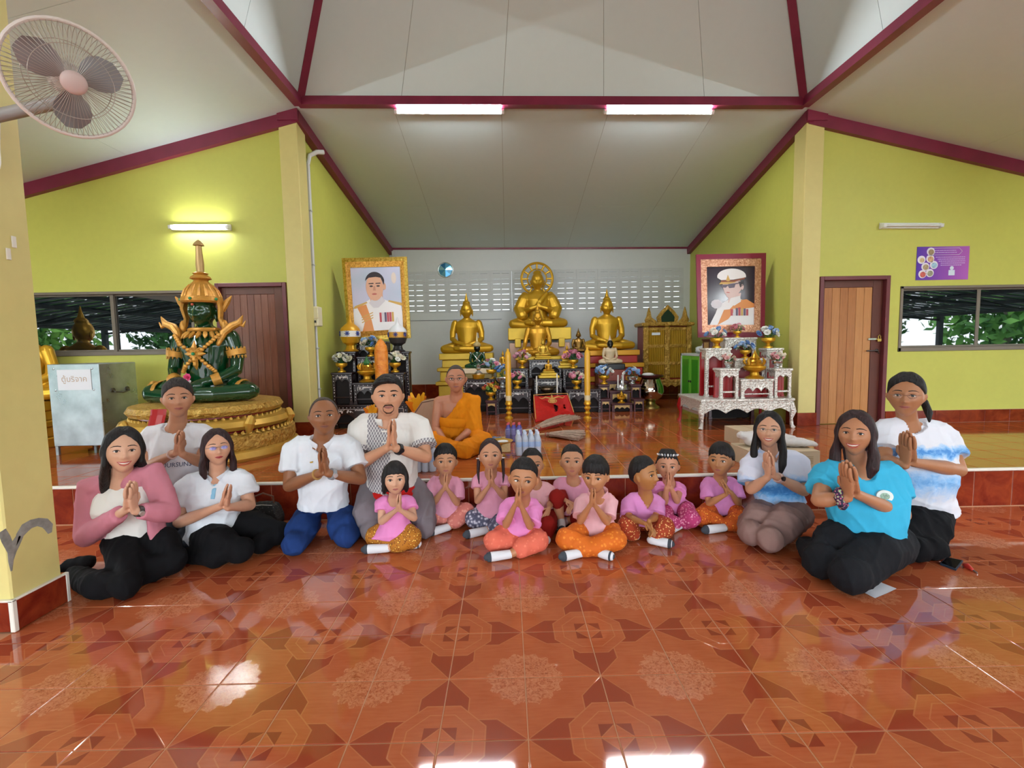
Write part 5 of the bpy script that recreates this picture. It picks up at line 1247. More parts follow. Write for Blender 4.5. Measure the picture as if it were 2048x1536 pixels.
def dye(name, white, cols, bands):
    """white shirt with blue ink-wash bands: bands = [(z, width, strength)] above the hem"""
    t = NT(name, .8); o = t.obj(); x, y, z = t.xyz(o); nz = t.noise(o, 7.0, 5.0, .6, 1.2); n2 = t.noise(o, 16.0, 4.0, .65, 2.0)
    f = None
    for zc, wd, st in bands:
        q = t.m('SUBTRACT', 1.0, t.m('DIVIDE', t.m('ABSOLUTE', t.m('SUBTRACT', t.m('ADD', z, t.m('MULTIPLY', t.m('SUBTRACT', nz, .5), .14)), zc)), wd), clamp=True)
        q = t.m('MULTIPLY', q, st); f = q if f is None else t.m('MAXIMUM', f, q)
    f = t.m('MULTIPLY', f, t.m('ADD', .35, t.m('MULTIPLY', n2, 1.5)), clamp=True)
    t.color(t.ramp(f, [(0.12, srgb(white)), (.35, srgb(cols[0])), (.62, srgb(cols[1])), (.9, srgb(cols[2]))])); t.bump(nz, .1, .004); return t.mat
def lattice(name, base, line, sc=62.0):
    """grey woven ikat lattice on the left of a white shirt"""
    t = NT(name, .8); o = t.obj(); x, y, z = t.xyz(o)
    a = t.m('SINE', t.m('MULTIPLY', t.m('ADD', x, t.m('MULTIPLY', z, .62)), sc*2.2)); b = t.m('SINE', t.m('MULTIPLY', t.m('SUBTRACT', x, t.m('MULTIPLY', z, .62)), sc*2.2))
    p = t.m('MULTIPLY', a, b); k = t.m('GREATER_THAN', t.m('ABSOLUTE', p), .28)
    pat = t.mix(k, srgb(line), srgb(base)); info = t.m('LESS_THAN', t.m('ADD', x, t.m('MULTIPLY', t.noise(o, 30.0, 1.0), .004)), LATX)
    inn = t.m('MULTIPLY', info, t.m('GREATER_THAN', x, LATX0))
    t.color(t.mix(inn, srgb('#e2ded8'), pat)); t.bump(t.noise(o, 90.0, 2.0), .15, .003); return t.mat
LATX, LATX0 = .0, -.3
PEOPLE = []
from mathutils.bvhtree import BVHTree
def stick(K, p, out=.002, d=None):
    '''drop a world point onto the shirt surface along the facing direction'''
    d = K['fac'] if d is None else d; o = p+d*.6
    h = K['bvh'].ray_cast(Vector(o), Vector(-d)) if K.get('bvh') else (None,)
    return (np.array(h[0])+d*out) if h[0] is not None else p
def limb(g, pts, r, n=12): g.tube(pts, r, n=n, round_end=True)
def person(S):
    k = S.get('ar', 1.0); child = S.get('child', False)
    hd = S['head']; hc = J(hd[0], hd[1], hd[3]); hm = hd[2]*mpp(hd[3])*(1.08 if child else 1.02)
    yw = math.degrees(math.atan2(-hc[0], hc[1]))+S.get('yaw', 0)
    pt = -math.degrees(math.atan2(CAM_H-hc[2], math.hypot(hc[0], hc[1])))+S.get('pitch', 0)
    H = Head(hc, hm, yw, pt, S.get('roll', 0), child=child, **S.get('hk', {}))
    nb = J(*S['nb']); shl, shr = J(*S['sh'][0]), J(*S['sh'][1]); pc = S['pel'][0]; hw = S['pel'][1]
    lats = norm(shr-shl); sw = np.linalg.norm(shr-shl)/2
    fac = norm(V(-hc[0]*.6, -hc[1], 0)); fac = norm(S['fac']) if 'fac' in S else fac
    latp = norm(np.cross(fac, (0, 0, 1))); latp = latp if latp[0] > 0 else -latp
    base = V(pc[0], pc[1], S.get('floor', 0.0))
    t = thing('person', S['label'], 'person', base)
    skin = skin_mat('skin_'+S['skin'], S['skin']); gb, gf = G(), G()
    # ---- skin body
    H.skin(gb)
    nk = H.W((0, .06, -.28)); nr = hm*S.get('neck', .215)
    gb.tube([H.W((0, .05, -.05)), nk, lerp(nk, nb, .6), nb-V(0, 0, .03)], [nr*1.0, nr, nr*1.02, nr*1.3], n=16)
    dp = sw*S.get('depth', .52); up = norm(nb-pc)
    trunk(gb, pc, nb, latp, lats, [(0, hw*.86, hw*.6, 0), (.2, hw*.82, hw*.55, 0), (.42, sw*.72, dp*.85, 0), (.66, sw*.82, dp*.95, 0), (.84, sw*.80, dp*.75, 0), (.94, sw*.55, dp*.5, -.01), (1.0, nr*1.25, nr*1.1, 0)], fwd=fac)
    for sp in (shl, shr): gb.tube([lerp(nb, sp, .25)-up*.02, sp], [.045*k, .050*k], n=12, round_end=True)
    ua, fa, wr_ = .047*k, .037*k, .025*k
    hnd = S['hands']; wr = [None, None]
    if hnd[0] == 'wai':
        hb, ht = J(*hnd[1]), J(*hnd[2]); wr = wai(gb, gf, hb, ht, lats, fac)
        if (wr[1]-wr[0]) @ lats < 0: wr = wr[::-1]
    else:
        for i, q in enumerate(hnd[1]):
            if q is None: continue
            w, d, pn, sd = q; w = J(*w); wr[i] = w
            hand(gb, gf, w, d, pn, sd, S.get('hl', .17)*(.72 if child else 1), S.get('curl', .5))
    elb = [J(*e) if e is not None else None for e in S['el']]
    for sp, el, w in zip((shl, shr), elb, wr):
        if el is None: continue
        limb(gb, [sp, lerp(sp, el, .45), el], [ua, ua*1.02, ua*.82])
        if w is not None: limb(gb, [el, lerp(el, w, .3), lerp(el, w, .8), w], [fa*1.08, fa*1.12, wr_*1.1, wr_])
    for leg in S.get('bare', []):      # bare lower legs
        limb(gb, leg[0], leg[1])
    me = remesh(gb, S.get('vox', .0062 if child else .0068), 2, .45)
    me = join_geo(me, gf); setco(me, co(me)-base); smooth_me(me)
    ob('body', me, skin, t)
    H.face(t, base, dict(hair_m=S.get('brow_m', m_hair_short), lip_m=M('lips_'+S.get('lip', '#9a5148'), S.get('lip', '#9a5148'), .4), gaze=S.get('gaze', (0, 0)), brow=S.get('brow', 1.0)))
    # ---- hair
    if 'hair' in S: S['hair'](H, t, base, S, nb, lats, fac)
    # ---- shirt
    sh = S.get('shirt'); bvh = None
    if sh:
        g = G(); o = sh.get('off', .014); bl = sh.get('belly', 0.0); hem = sh.get('hem', -.08); wv = sh.get('waist', .95)
        trunk(g, pc, nb, latp, lats, [(hem-.02, hw*.6, hw*.45, bl*.3), (hem, hw*sh.get('hemw', 1.05)+o, hw*.74+o+bl*.4, bl*.4), (.15, hw*1.0*wv+o, hw*.72+o+bl*.7, bl*.6), (.34, sw*.84*wv+o, dp*1.0+o+bl, bl*.8), (.60, sw*.90+o, dp*1.08+o+sh.get('bust', 0)*.6, sh.get('bust', 0)), (.80, sw*.88+o, dp*.85+o, sh.get('bust', 0)*.3), (.93, sw*.68+o, dp*.60+o, -.008), (.975, sw*.46+o, dp*.5+o, -.004), (1.0, nr*1.3+.008, nr*1.15+.008, 0), (1.02, nr*1.1, nr*1.0, 0)], fwd=fac)
        fr = sh.get('sleeve', .55); fl = sh.get('flare', 1.25)
        for sp, el, w in zip((shl, shr), elb, wr):
            if el is None: continue
            a = lerp(nb, sp, .35)-up*.02
            if fr <= 1.0:
                e = lerp(sp, el, fr); g.tube([a, lerp(a, sp, .7)-up*.004, lerp(sp, el, .12), lerp(sp, el, fr*.6), e], [ua*1.18+o, ua*1.30+o, ua*1.28+o, ua*lerp(1.2, fl, .6)+o*.8, ua*fl+o*.7], n=14)
            else:
                g.tube([a, sp, lerp(sp, el, .5), el], [ua*1.05+o, ua*1.2+o, ua*1.2+o, ua*1.12+o], n=14, round_end=True)
                if w is not None: e = lerp(el, w, fr-1); g.tube([el, lerp(el, e, .5), e], [ua*1.12+o, fa*1.2+o, wr_*1.25+o], n=14)
            if sh.get('puff'): g.ell(lerp(sp, el, .22), (ua*1.6, ua*1.5, ua*1.55))
        me = remesh(g, sh.get('vox', .0095 if not child else .0085), 2)
        folds(me, sh.get('fold', .012 if not child else .009), (16, 11, 22), seed=len(PEOPLE))
        p = co(me); rel = p-nb; lx = rel @ lats; fw_ = rel @ fac; uz = rel @ up
        nd, nw = sh.get('neck', (.035, .07)); vee = sh.get('vee', False)
        prof_ = np.clip(1-np.abs(lx)/nw, 0, 1) if vee else np.sqrt(np.clip(1-(lx/nw)**2, 0, 1))
        m = (uz > -nd*prof_+.004) & (np.abs(lx) < nw) & (fw_ > -.02) & (uz < .08)
        p[m] -= fac*.028+up*.006
        setco(me, p-base)
        bvh = BVHTree.FromPolygons((p).tolist(), [tuple(q.vertices) for q in me.polygons])
        so = ob('shirt', me, sh['m'], t)
        if sh.get('collar'):
            g = G(); cm = sh['collar']; R_ = nr*1.5
            for q in (-1, 1):
                P = []
                for i in range(7):
                    a = lerp(math.radians(180), math.radians(18), i/6)
                    P.append(nb+lats*q*R_*math.sin(a)*1.0+fac*(R_*math.cos(a)*.95)+up*(.030-.035*(i/6)**1.5)-base)
                P[-1] = P[-1]-up*sh.get('cdrop', .02); g.tube(P, [(.026, .006)]*6+[(.034, .006)], n=8, side=up)
            ob('collar', g, cm, so, smooth=True)
            if sh.get('placket'):
                KK = dict(fac=fac, bvh=bvh); P = [stick(KK, nb-up*d, .001)-base for d in (.05, .08, .11, .14)]
                ob('placket', G().tube(P, [(.014, .004)]*4, n=8, side=lats), sh['placket'], so)
    # ---- trousers
    pn = S.get('pants')
    if pn:
        g = G(); g.ell(pc+V(0, 0, pn.get('lift', 0)), np.array((hw*1.0+.01, hw*.78+.01, pn.get('ph', hw*.62))), rotz(math.atan2(latp[1], latp[0])), 16, 10)
        for leg, rad in pn['legs']:
            g.tube(leg, rad, n=14, round_end=True)
            for q, r_ in list(zip(leg, rad))[1:-1]: g.ell(q, r_*1.0)
        me = remesh(g, pn.get('vox', .011 if not child else .009), 3)
        folds(me, pn.get('fold', .014 if not child else .010), pn.get('k', (13, 9, 18)), seed=len(PEOPLE)+50)
        p = co(me); p[:, 2] = np.maximum(p[:, 2], base[2]+.003); setco(me, p-base)
        ob('trousers' if not child else 'baggy_trousers', me, pn['m'], t)
    for a, b, r in S.get('socks', []):
        d = norm(b-a); L = np.linalg.norm(b-a)
        sk = ob('sock', G().tube([a-base, lerp(a, b, .35)-base, lerp(a, b, .7)-base, lerp(a, b, .88)-base], [r*.95, r*1.0, (r*1.08, r*.95), (r*1.05, r*.9)], n=12, round_end=True), M('white_sock', '#dcdce0', .85, bump=.3, bs=90), t, smooth=True)
        ob('sock_toe', G().tube([lerp(a, b, .84)-base, lerp(a, b, .95)-base, b-base], [(r*1.1, r*.96), (r*1.02, r*.9), (r*.75, r*.62)], n=12, round_end=True), M('dark_grey_sock_toe', '#3d424a', .85), sk, smooth=True)
    for f_ in S.get('extra', []): f_(H, t, base, S, dict(nb=nb, shl=shl, shr=shr, el=elb, wr=wr, lats=lats, fac=fac, up=up, sw=sw, dp=dp, pc=pc, hw=hw, nr=nr, ua=ua, bvh=bvh))
    PEOPLE.append(t); return t

# ---- hair styles -----------------------------------------------------------------
def cap_obj(H, t, base, pts, mat, name='hair', extra=None, vox=.007):
    g = G().add(pts-base, HF)
    if extra is not None:
        g.merge(extra, t=-base); me = remesh(g, vox, 2); return ob(name, me, mat, t)
    return ob(name, g, mat, t, smooth=True, ang=80)
def h_short(mat=m_hair_short, front=.30, th=.05, top=.03, fade=.10, nape=-.28, side=.0, **kw):
    def f(H, t, base, S, nb, lats, fac):
        line = [(0, front), (30, front-.005), (50, front-.06), (68, side+.10), (80, side+.02), (100, side+.02), (125, -.12), (150, nape), (180, nape)]
        cap_obj(H, t, base, H.cap(line, th, top, rough=kw.get('rough', .014), wav=kw.get('wav', 0.0), seed=kw.get('seed', 1)), mat)
    return f
def h_fringe(mat=m_hair_black, z=.14, th=.065, **kw):
    return h_short(mat, front=z, th=th, top=.03, side=-.02, rough=.014, wav=kw.pop('wav', .016), **kw)
def h_side_part(H, t, base, S, nb, lats, fac):
    line = [(0, .31), (30, .30), (50, .25), (66, .12), (80, .02), (100, .0), (125, -.12), (150, -.25), (180, -.25)]
    e = G(); e.tube([H.W(p) for p in ((.16, -.34, .36), (.0, -.36, .41), (-.18, -.31, .38), (-.30, -.18, .30))], [(.05*H.h, .06*H.h), (.075*H.h, .09*H.h), (.08*H.h, .09*H.h), (.05*H.h, .06*H.h)], n=12, round_end=True)
    e.tube([H.W(p) for p in ((.05, -.22, .46), (-.08, -.1, .48), (-.1, .1, .47))], [.07*H.h, .08*H.h, .08*H.h], n=12, round_end=True)
    cap_obj(H, t, base, H.cap(line, .05, .02, rough=.008), m_hair_black, extra=e)
def locks(H, spec):
    e = G()
    for pts, r in spec: e.tube([H.WH(p) for p in pts], [(a*H.h, b*H.h) for a, b in r], n=12, side=H.R @ V(1, 0, 0), round_end=True)
    return e
def h_long(mat, length=1.0, front=.33, out=.36, sides=(1, 1), fwd=(-.10, -.12), th=.05, wide=.11, center=False):
    def f(H, t, base, S, nb, lats, fac):
        line = [(0, front+.09), (10, front+.06), (26, front-.01), (42, front-.11), (58, .07), (72, -.12), (90, -.35), (120, -.45), (180, -.5)]; th_ = th+.02
        sp = []
        for q, s_, fw in ((-1, sides[0], fwd[0]), (1, sides[1], fwd[1])):
            if s_ <= 0: continue
            L = length*s_
            sp.append(([(q*.22, -.10, .33), (q*.345, -.06, .12), (q*out, -.02, -.22), (q*(out+.03), fw*.4, -.22-L*.35), (q*(out+.02), fw, -.22-L*.75), (q*(out-.02), fw*1.2, -.22-L)],
                       [(.05, .08), (.055, .15), (.075, .17), (wide, .14), (wide*1.05, .12), (wide*.5, .07)]))
        sp.append(([(0, .25, .3), (0, .36, 0), (0, .36, -.4), (0, .33, -.3-length*.7)], [(.25, .12), (.32, .14), (.34, .12), (.26, .08)]))
        cap_obj(H, t, base, H.cap(line, th_, .03, rough=.012, wav=.006), mat, extra=locks(H, sp), vox=.0075)
    return f
def h_back(mat, pony=None, front=.33, th=.035):
    def f(H, t, base, S, nb, lats, fac):
        line = [(0, front+.04), (22, front+.01), (42, front-.07), (62, .12), (78, .03), (105, -.02), (130, -.2), (180, -.3)]
        sp = [([(0, .36, .12), (0, .44, .02), (0, .42, -.1)], [(.1, .08), (.12, .1), (.1, .08)])]
        if pony: sp += pony
        cap_obj(H, t, base, H.cap(line, th+.02, .04, rough=.014, wav=.008), mat, extra=locks(H, sp))
    return f

# ---- extras -----------------------------------------------------------------------
def glasses(mat_name='thin_gold_spectacle_frame', col='#8f7a62', tint=None, w=.085, hh=.052):
    def f(H, t, base, S, K):
        fm = M(mat_name, col, .3, .7); ez = H.ez; root = None; yy = min(H.surf(0, ez), H.surf(.138, ez))-.035
        g = G()
        for q in (-1, 1):
            g.tube([H.W((q*.138+w*math.cos(a), yy+.02*abs(math.cos(a)), ez-.01+hh*math.sin(a)))-base for a in np.linspace(0, 2*math.pi, 20, endpoint=False)], .005*H.h, n=5, closed=True)
            g.tube([H.W(p)-base for p in ((q*(.138+w), yy+.02, ez+.01), (q*.335, -.08, ez+.02), (q*.345, .04, ez+.01))], .006*H.h, n=5)
        g.tube([H.W(p)-base for p in ((-.055, yy, ez+.005), (0, yy-.006, ez+.015), (.055, yy, ez+.005))], .0055*H.h, n=5)
        root = ob('spectacles', g, fm, t, smooth=True)
        lm = NT('spectacle_lens_'+(tint or 'clear'), .03); lm.color(srgb(tint or '#ffffff')); lm.b.inputs['Alpha'].default_value = .38 if tint else .03
        for q in (-1, 1):
            n = 18; P = [H.W((q*.138+w*.96*math.cos(a), yy+.008+.02*abs(math.cos(a)), ez-.01+hh*.96*math.sin(a)))-base for a in np.linspace(0, 2*math.pi, n, endpoint=False)]
            back = [p+H.R @ V(0, .002, 0) for p in P]
            ob('lens', G().add(P+back, [tuple(range(n)), tuple(range(2*n-1, n-1, -1))]+[(j, j+n, (j+1) % n+n, (j+1) % n) for j in range(n)]), lm.mat, root)
    return f
def band(i, col, name='wristwatch', face=None, r=1.35, fr=.16, wd=.012):
    def f(H, t, base, S, K):
        w, el = K['wr'][i], K['el'][i]; d = norm(el-w); c = lerp(w, el, fr); s_ = norm(np.cross(d, (0, -1, .3))); b = np.cross(d, s_); R_ = .027*S.get('ar', 1)*r
        g = G(); rings = []
        o = ob(name, G().tube([c-d*wd-base, c+d*wd-base], [R_, R_*1.04], n=18), M('strap_'+col, col, .45), t, smooth=True)
        if face:
            n_ = norm(V(0, -1, .25)-d*(V(0, -1, .25) @ d)); ob('dial', G().tube([c+n_*R_*.8-base, c+n_*R_*1.22-base], .016, n=16), M('dial_'+face, face, .2, .5), o, smooth=True)
    return f
def brace(i, col, fr=.12): return band(i, col, 'bracelet', None, 1.25, fr, .004)
def shirt_text(txt, size, drop, col, xoff=0.0):
    def f(H, t, base, S, K):
        cu = bpy.data.curves.new('txt', 'FONT'); cu.body = txt; cu.size = size; cu.align_x = 'CENTER'; cu.extrude = .0008; cu.resolution_u = 2
        o = bpy.data.objects.new('tmp', cu); TMP.collection.objects.link(o); TMP.view_layers[0].update()
        me = bpy.data.meshes.new_from_object(o.evaluated_get(TMP.view_layers[0].depsgraph)); bpy.data.objects.remove(o); me.materials.clear()
        c = K['nb']-K['up']*drop+K['fac']*(K['dp']*1.12+.05)+K['lats']*xoff-base; p = co(me)
        setco(me, np.array([stick(K, c+base+K['lats']*a[0]+K['up']*a[1], .001+max(a[2], 0))-base for a in p])); ob('shirt_lettering', me, M('print_'+col, col, .7), t)
    return f
def sash_red(H, t, base, S, K):
    g = G(); pc, lt, fc, up = K['pc'], K['lats'], K['fac'], K['up']; hw = K['hw']; g.tube([pc+lt*hw*1.14*math.cos(a)+fc*(hw*.98*math.sin(a))+up*(.055)-base for a in np.linspace(0, 2*math.pi, 28, endpoint=False)], (.03, .012) if False else .028, n=8, closed=True)
    for q in (-1, 1):
        c = pc+lt*q*hw*.62+fc*hw*.95-base; g.ell(c+up*.0, (.085, .05, .06), rotz(.2*q)); g.ell(c-up*.05+lt*q*.01, (.065, .045, .05))
    me = remesh(g, .011, 2); folds(me, .008, (18, 12, 24), 4); ob('red_sash', me, cloth('red_cloth_sash', '#c41f1c'), t)
def badge(H, t, base, S, K):
    c = stick(K, K['nb']-K['up']*.12+K['lats']*.105, .004)-base; n_ = norm(K['fac']+K['lats']*.25+K['up']*.2); a = norm(np.cross((0, 0, 1), n_)); b = np.cross(n_, a)
    ring = lambda r, d: [c+n_*d+a*r*1.25*math.cos(x)+b*r*math.sin(x) for x in np.linspace(0, 2*math.pi, 20, endpoint=False)]
    o = ob('shirt_badge', G().loft([ring(.036, -.012), ring(.036, .004)]), M('badge_white', '#dfe8e4', .6), t)
    ob('badge_crest', G().loft([ring(.02, .003), ring(.02, .006)]), M('badge_crest_green', '#8fae9a', .6, var=.4, vs=90), o)
def scrunchie(H, t, base, S, K):
    w, el = K['wr'][0], K['el'][0]; c = lerp(w, el, .22); d = norm(el-w); s_ = norm(np.cross(d, (0, -1, .3))); b = np.cross(d, s_); g = G()
    g.tube([c+(s_*math.cos(x)+b*math.sin(x))*.042-base for x in np.linspace(0, 2*math.pi, 24, endpoint=False)], [.022+.005*math.sin(i*2.1) for i in range(24)], n=8, closed=True)
    ob('scrunchie', g, dots('scrunchie_print', '#2b2340', '#8fd08a', 70., .3, '#d8718e'), t, smooth=True)
def pin(dx=-.07, drop=.13, col='#c9a24f'):
    def f(H, t, base, S, K):
        c = stick(K, K['nb']-K['up']*drop+K['lats']*dx, .003)-base; ob('lapel_pin', G().ell(c, (.012, .005, .006)).ell(c+V(.008, 0, .004), (.006, .004, .004)), M('pin_gold', col, .3, .8), t, smooth=True)
    return f
# ================================================================== the people, one by one
def pel(u, v, Y, hw, z=None):
    p = J(u, v, Y)
    if z is not None: p[2] = z
    return (p, hw)
m_wtee = cloth('white_tee', '#dcdbe0'); m_wpolo = cloth('white_polo', '#e0e4ea'); m_blackp = cloth('black_trousers', '#0d0d10', .2); m_charc = cloth('charcoal_trousers', '#17181c', .15)
m_jean = cloth('blue_jeans', '#1f3a72', .25); m_taupe = cloth('taupe_trousers', '#8d6f68'); m_greyp = cloth('grey_trousers', '#7d7479')
m_pinkcard = cloth('pink_knit_cardigan', '#c87f8e'); m_lightblue = cloth('light_blue_edging', '#8fc0dc')

# --- pink cardigan woman
def cardigan(H, t, base, S, K):
    nb, lt, fc, up, sw, dp, hw, pc = [K[a] for a in ('nb', 'lats', 'fac', 'up', 'sw', 'dp', 'hw', 'pc')]
    g = G()
    for q, sp, el, w in zip((-1, 1), (K['shl'], K['shr']), K['el'], K['wr']):
        # front panel wrapping the side of the trunk
        rings = []
        for tt, rx, ry in ((-.16, hw*1.16, hw*.86), (.15, hw*1.12, hw*.86), (.4, sw*.94, dp*1.2), (.65, sw*1.0, dp*1.22), (.85, sw*.98, dp*1.05), (.97, sw*.60, dp*.8)):
            c = lerp(pc, nb, tt); a1 = math.radians(38 if tt < .6 else 55); r = []
            for i in range(12):
                a = lerp(a1, math.radians(275), i/11); r.append(c+lt*q*(rx+.022)*math.sin(math.radians(90)-a if False else a-math.radians(90)+math.radians(90))*0+lt*q*(rx+.034)*math.sin(a)+fc*(ry+.036)*math.cos(a))
            inner = [c+(p-c)*.86 for p in r[::-1]]; rings.append(r+inner)
        g.loft(rings)
        ua = K['ua']; o = .016; a = lerp(nb, sp, .35)-up*.02
        g.tube([a, sp, lerp(sp, el, .5), el], [ua*1.5+o, ua*1.5+o, ua*1.25+o, ua*1.12+o], n=14, round_end=True)
        e = lerp(el, w, .86); g.tube([el, lerp(el, e, .5), e], [ua*1.12+o, ua*1.0+o, ua*.72+o], n=14)
    me = remesh(g, .0105, 2); folds(me, .006, (14, 9, 20), 3); setco(me, co(me)-base); ob('cardigan', me, m_pinkcard, t)
hipA, hipB = J(300, 1078, 3.12), J(245, 1085, 3.05)
person(dict(label='smiling woman in pink cardigan and black trousers, palms together, beside the front pillar', skin='#d6a588', lip='#b5524e',
    head=(246, 903, 82, 2.98), yaw=4, pitch=2, roll=4, hk=dict(smile=.9, jaw=1.02), nb=(243, 958, 3.05), sh=((183, 975, 3.06), (306, 948, 3.08)), el=((172, 1072, 2.98), (338, 1024, 3.0)),
    hands=('wai', (261, 1016, 2.80), (262, 966, 2.76)), pel=(lerp(hipA, hipB, .5), .15), hair=h_long(m_hair_black, 1.05, .31, .34, (1.0, .75), (.5, .45), .055),
    shirt=dict(m=M('cream_white_top', '#e6e3dc', .8), sleeve=.08, off=.008, neck=(.03, .075), bust=.02, hem=-.02), extra=[cardigan, band(1, '#3a3330', 'wristwatch', '#c9c4c0', 1.2, .1)],
    pants=dict(m=m_blackp, legs=[([hipA, lerp(hipA, JZ(345, 1122, .10), .5)+V(0, 0, .03), JZ(345, 1122, .10), JZ(270, 1150, .07), JZ(185, 1165, .06)], [.115, .115, .09, .085, .06]),
        ([hipB, JZ(262, 1130, .13), JZ(250, 1168, .09), JZ(195, 1170, .075), JZ(150, 1150, .06)], [.115, .115, .085, .085, .055]), ([JZ(175, 1125, .06), JZ(140, 1130, .05), JZ(118, 1140, .04)], [.055, .045, .03])])))
# --- older woman behind in white tee
a, b = J(330, 1040, 3.58), J(385, 1040, 3.58)
person(dict(label='older woman in printed white T-shirt, palms together, behind the pink cardigan', skin='#b98263', lip='#9a5148',
    head=(356, 798, 70, 3.50), pitch=0, hk=dict(jaw=1.08, cheek=1.1), nb=(355, 851, 3.58), sh=((297, 872, 3.58), (414, 868, 3.60)), el=((299, 932, 3.48), (404, 925, 3.52)),
    hands=('wai', (358, 903, 3.32), (360, 864, 3.28)), pel=(lerp(a, b, .5), .155), hair=h_back(hair_mat('hair_greying_black', '#191414', '#3d3634'), None, .29),
    shirt=dict(m=m_wtee, sleeve=.55, neck=(.05, .085), off=.02), extra=[shirt_text('OURSUNS', .045, .285, '#3b4060', .02), brace(0, '#c9a9a0')],
    pants=dict(m=M('dark_navy_trousers', '#1d2430', .8), legs=[([a, JZ(335, 1090, .08), JZ(335, 1090, .08)+V(0, .33, 0)], [.10, .085, .06]), ([b, JZ(385, 1090, .08), JZ(385, 1090, .08)+V(0, .33, 0)], [.10, .085, .06])])))
# --- polo woman with glasses
a, b = J(452, 1052, 3.42), J(405, 1072, 3.34)
person(dict(label='woman with glasses and shoulder-length hair in white polo with blue trim, sitting on the floor', skin='#cf9a7c', lip='#a03a3c',
    head=(434, 897, 66, 3.32), yaw=6, hk=dict(jaw=1.0), nb=(435, 950, 3.36), sh=((374, 966, 3.34), (484, 956, 3.40)), el=((358, 1045, 3.24), (500, 1010, 3.36)),
    hands=('wai', (449, 1010, 3.12), (457, 972, 3.08)), pel=(lerp(a, b, .5), .155), hair=h_long(m_hair_brown, .62, .32, .37, (1, 1), (-.02, -.02), .055, .1),
    shirt=dict(m=m_wpolo, sleeve=.62, flare=1.45, neck=(.06, .05), vee=True, bust=.025, belly=.02, hem=-.16, hemw=1.12, off=.018, collar=m_wpolo, cdrop=.015, placket=m_lightblue),
    extra=[glasses('silver_spectacle_frame', '#8d8d96', '#8c86e0', .085, .05)],
    pants=dict(m=m_blackp, legs=[([a, JZ(505, 1052, .16), JZ(556, 1066, .10), JZ(520, 1088, .07)], [.115, .11, .09, .07]), ([b, JZ(440, 1085, .14), JZ(480, 1100, .10), JZ(430, 1112, .07), JZ(385, 1108, .06)], [.115, .115, .095, .085, .06])])))
# --- man in white polo and jeans
a, b = J(615, 1034, 3.62), J(683, 1030, 3.62)
kl, kr = JZ(588, 1088, .085), JZ(690, 1072, .085)
person(dict(label='balding man in white polo shirt and blue jeans, kneeling with palms together', skin='#93603f', lip='#7d4a3c', ar=1.12,
    head=(648, 833, 74, 3.50), pitch=0, hk=dict(jaw=1.14, wide=1.04), neck=.25, nb=(646, 884, 3.56), sh=((588, 892, 3.56), (700, 890, 3.56)), el=((578, 972, 3.44), (722, 958, 3.46)),
    hands=('wai', (648, 942, 3.24), (644, 898, 3.20)), pel=(J(648, 1000, 3.62), .165), hair=h_short(m_stubble, .40, .012, 0, side=-.02, rough=0),
    shirt=dict(m=m_wpolo, sleeve=.66, flare=1.4, neck=(.075, .06), vee=True, belly=.03, hem=-.06, off=.02, collar=m_wpolo, cdrop=.02), extra=[band(1, '#8a8d92', 'wristwatch', '#d4d6d8', 1.3, .12), brace(0, '#b08a50', .1), pin()],
    pants=dict(m=m_jean, legs=[([a, lerp(a, kl, .5)-V(0, .03, 0), kl, kl+V(-.02, .4, -.02)], [.105, .110, .088, .06]), ([b, lerp(b, kr, .5)-V(0, .03, 0), kr, kr+V(.02, .4, -.02)], [.105, .110, .088, .06])])))
# --- man with moustache
a, b = J(748, 985, 3.78), J(828, 985, 3.78)
kl, kr = JZ(745, 1060, .09), JZ(848, 1052, .09)
def moustache(H, t, base, S, K):
    mz = H.ez-.275; g = G()
    for pts, r in (([(-.12, mz-.0), (-.07, mz+.05), (0, mz+.055), (.07, mz+.05), (.12, mz-.0)], [.01, .022, .02, .022, .01]), ([(-.125, mz-.01), (-.115, mz-.09), (-.05, mz-.15), (.05, mz-.15), (.115, mz-.09), (.125, mz-.01)], [.008, .012, .022, .022, .012, .008])):
        P, rr = H.arc(pts, r, 1, .0); g.tube([p-base for p in P], rr, n=6)
    ob('moustache_and_goatee', g, hair_mat('beard_stubble', '#2b1d16', '#5a4234', (150, 150, 150)), t, smooth=True)
    nb, lt, fc, up = K['nb'], K['lats'], K['fac'], K['up']; mw_ = M('frog_button_white', '#e6e2da', .7)
    for d in (.07, .15, .22):
        c = stick(K, nb-up*d, .003)-base; ob('frog_button', G().tube([c-lt*.045, c, c+lt*.045], [.006, .008, .006], n=6), mw_, t, smooth=True)
    for sp, el in ((K['shl'], K['el'][0]), (K['shr'], K['el'][1])):
        e0, e1 = lerp(sp, el, .60), lerp(sp, el, .72); r0 = K['ua']*1.45+.018
        ob('sleeve_cuff', G().tube([e0-base, e1-base], [r0, r0*1.04], n=20), CUFF, t, smooth=True)
LATX = .02; LATX0 = -.165
m_latt = lattice('white_shirt_with_grey_woven_panel', '#847f84', '#d8d5d2'); LATX, LATX0 = 9., -9.; CUFF = lattice('grey_woven_cuff', '#847f84', '#d8d5d2')
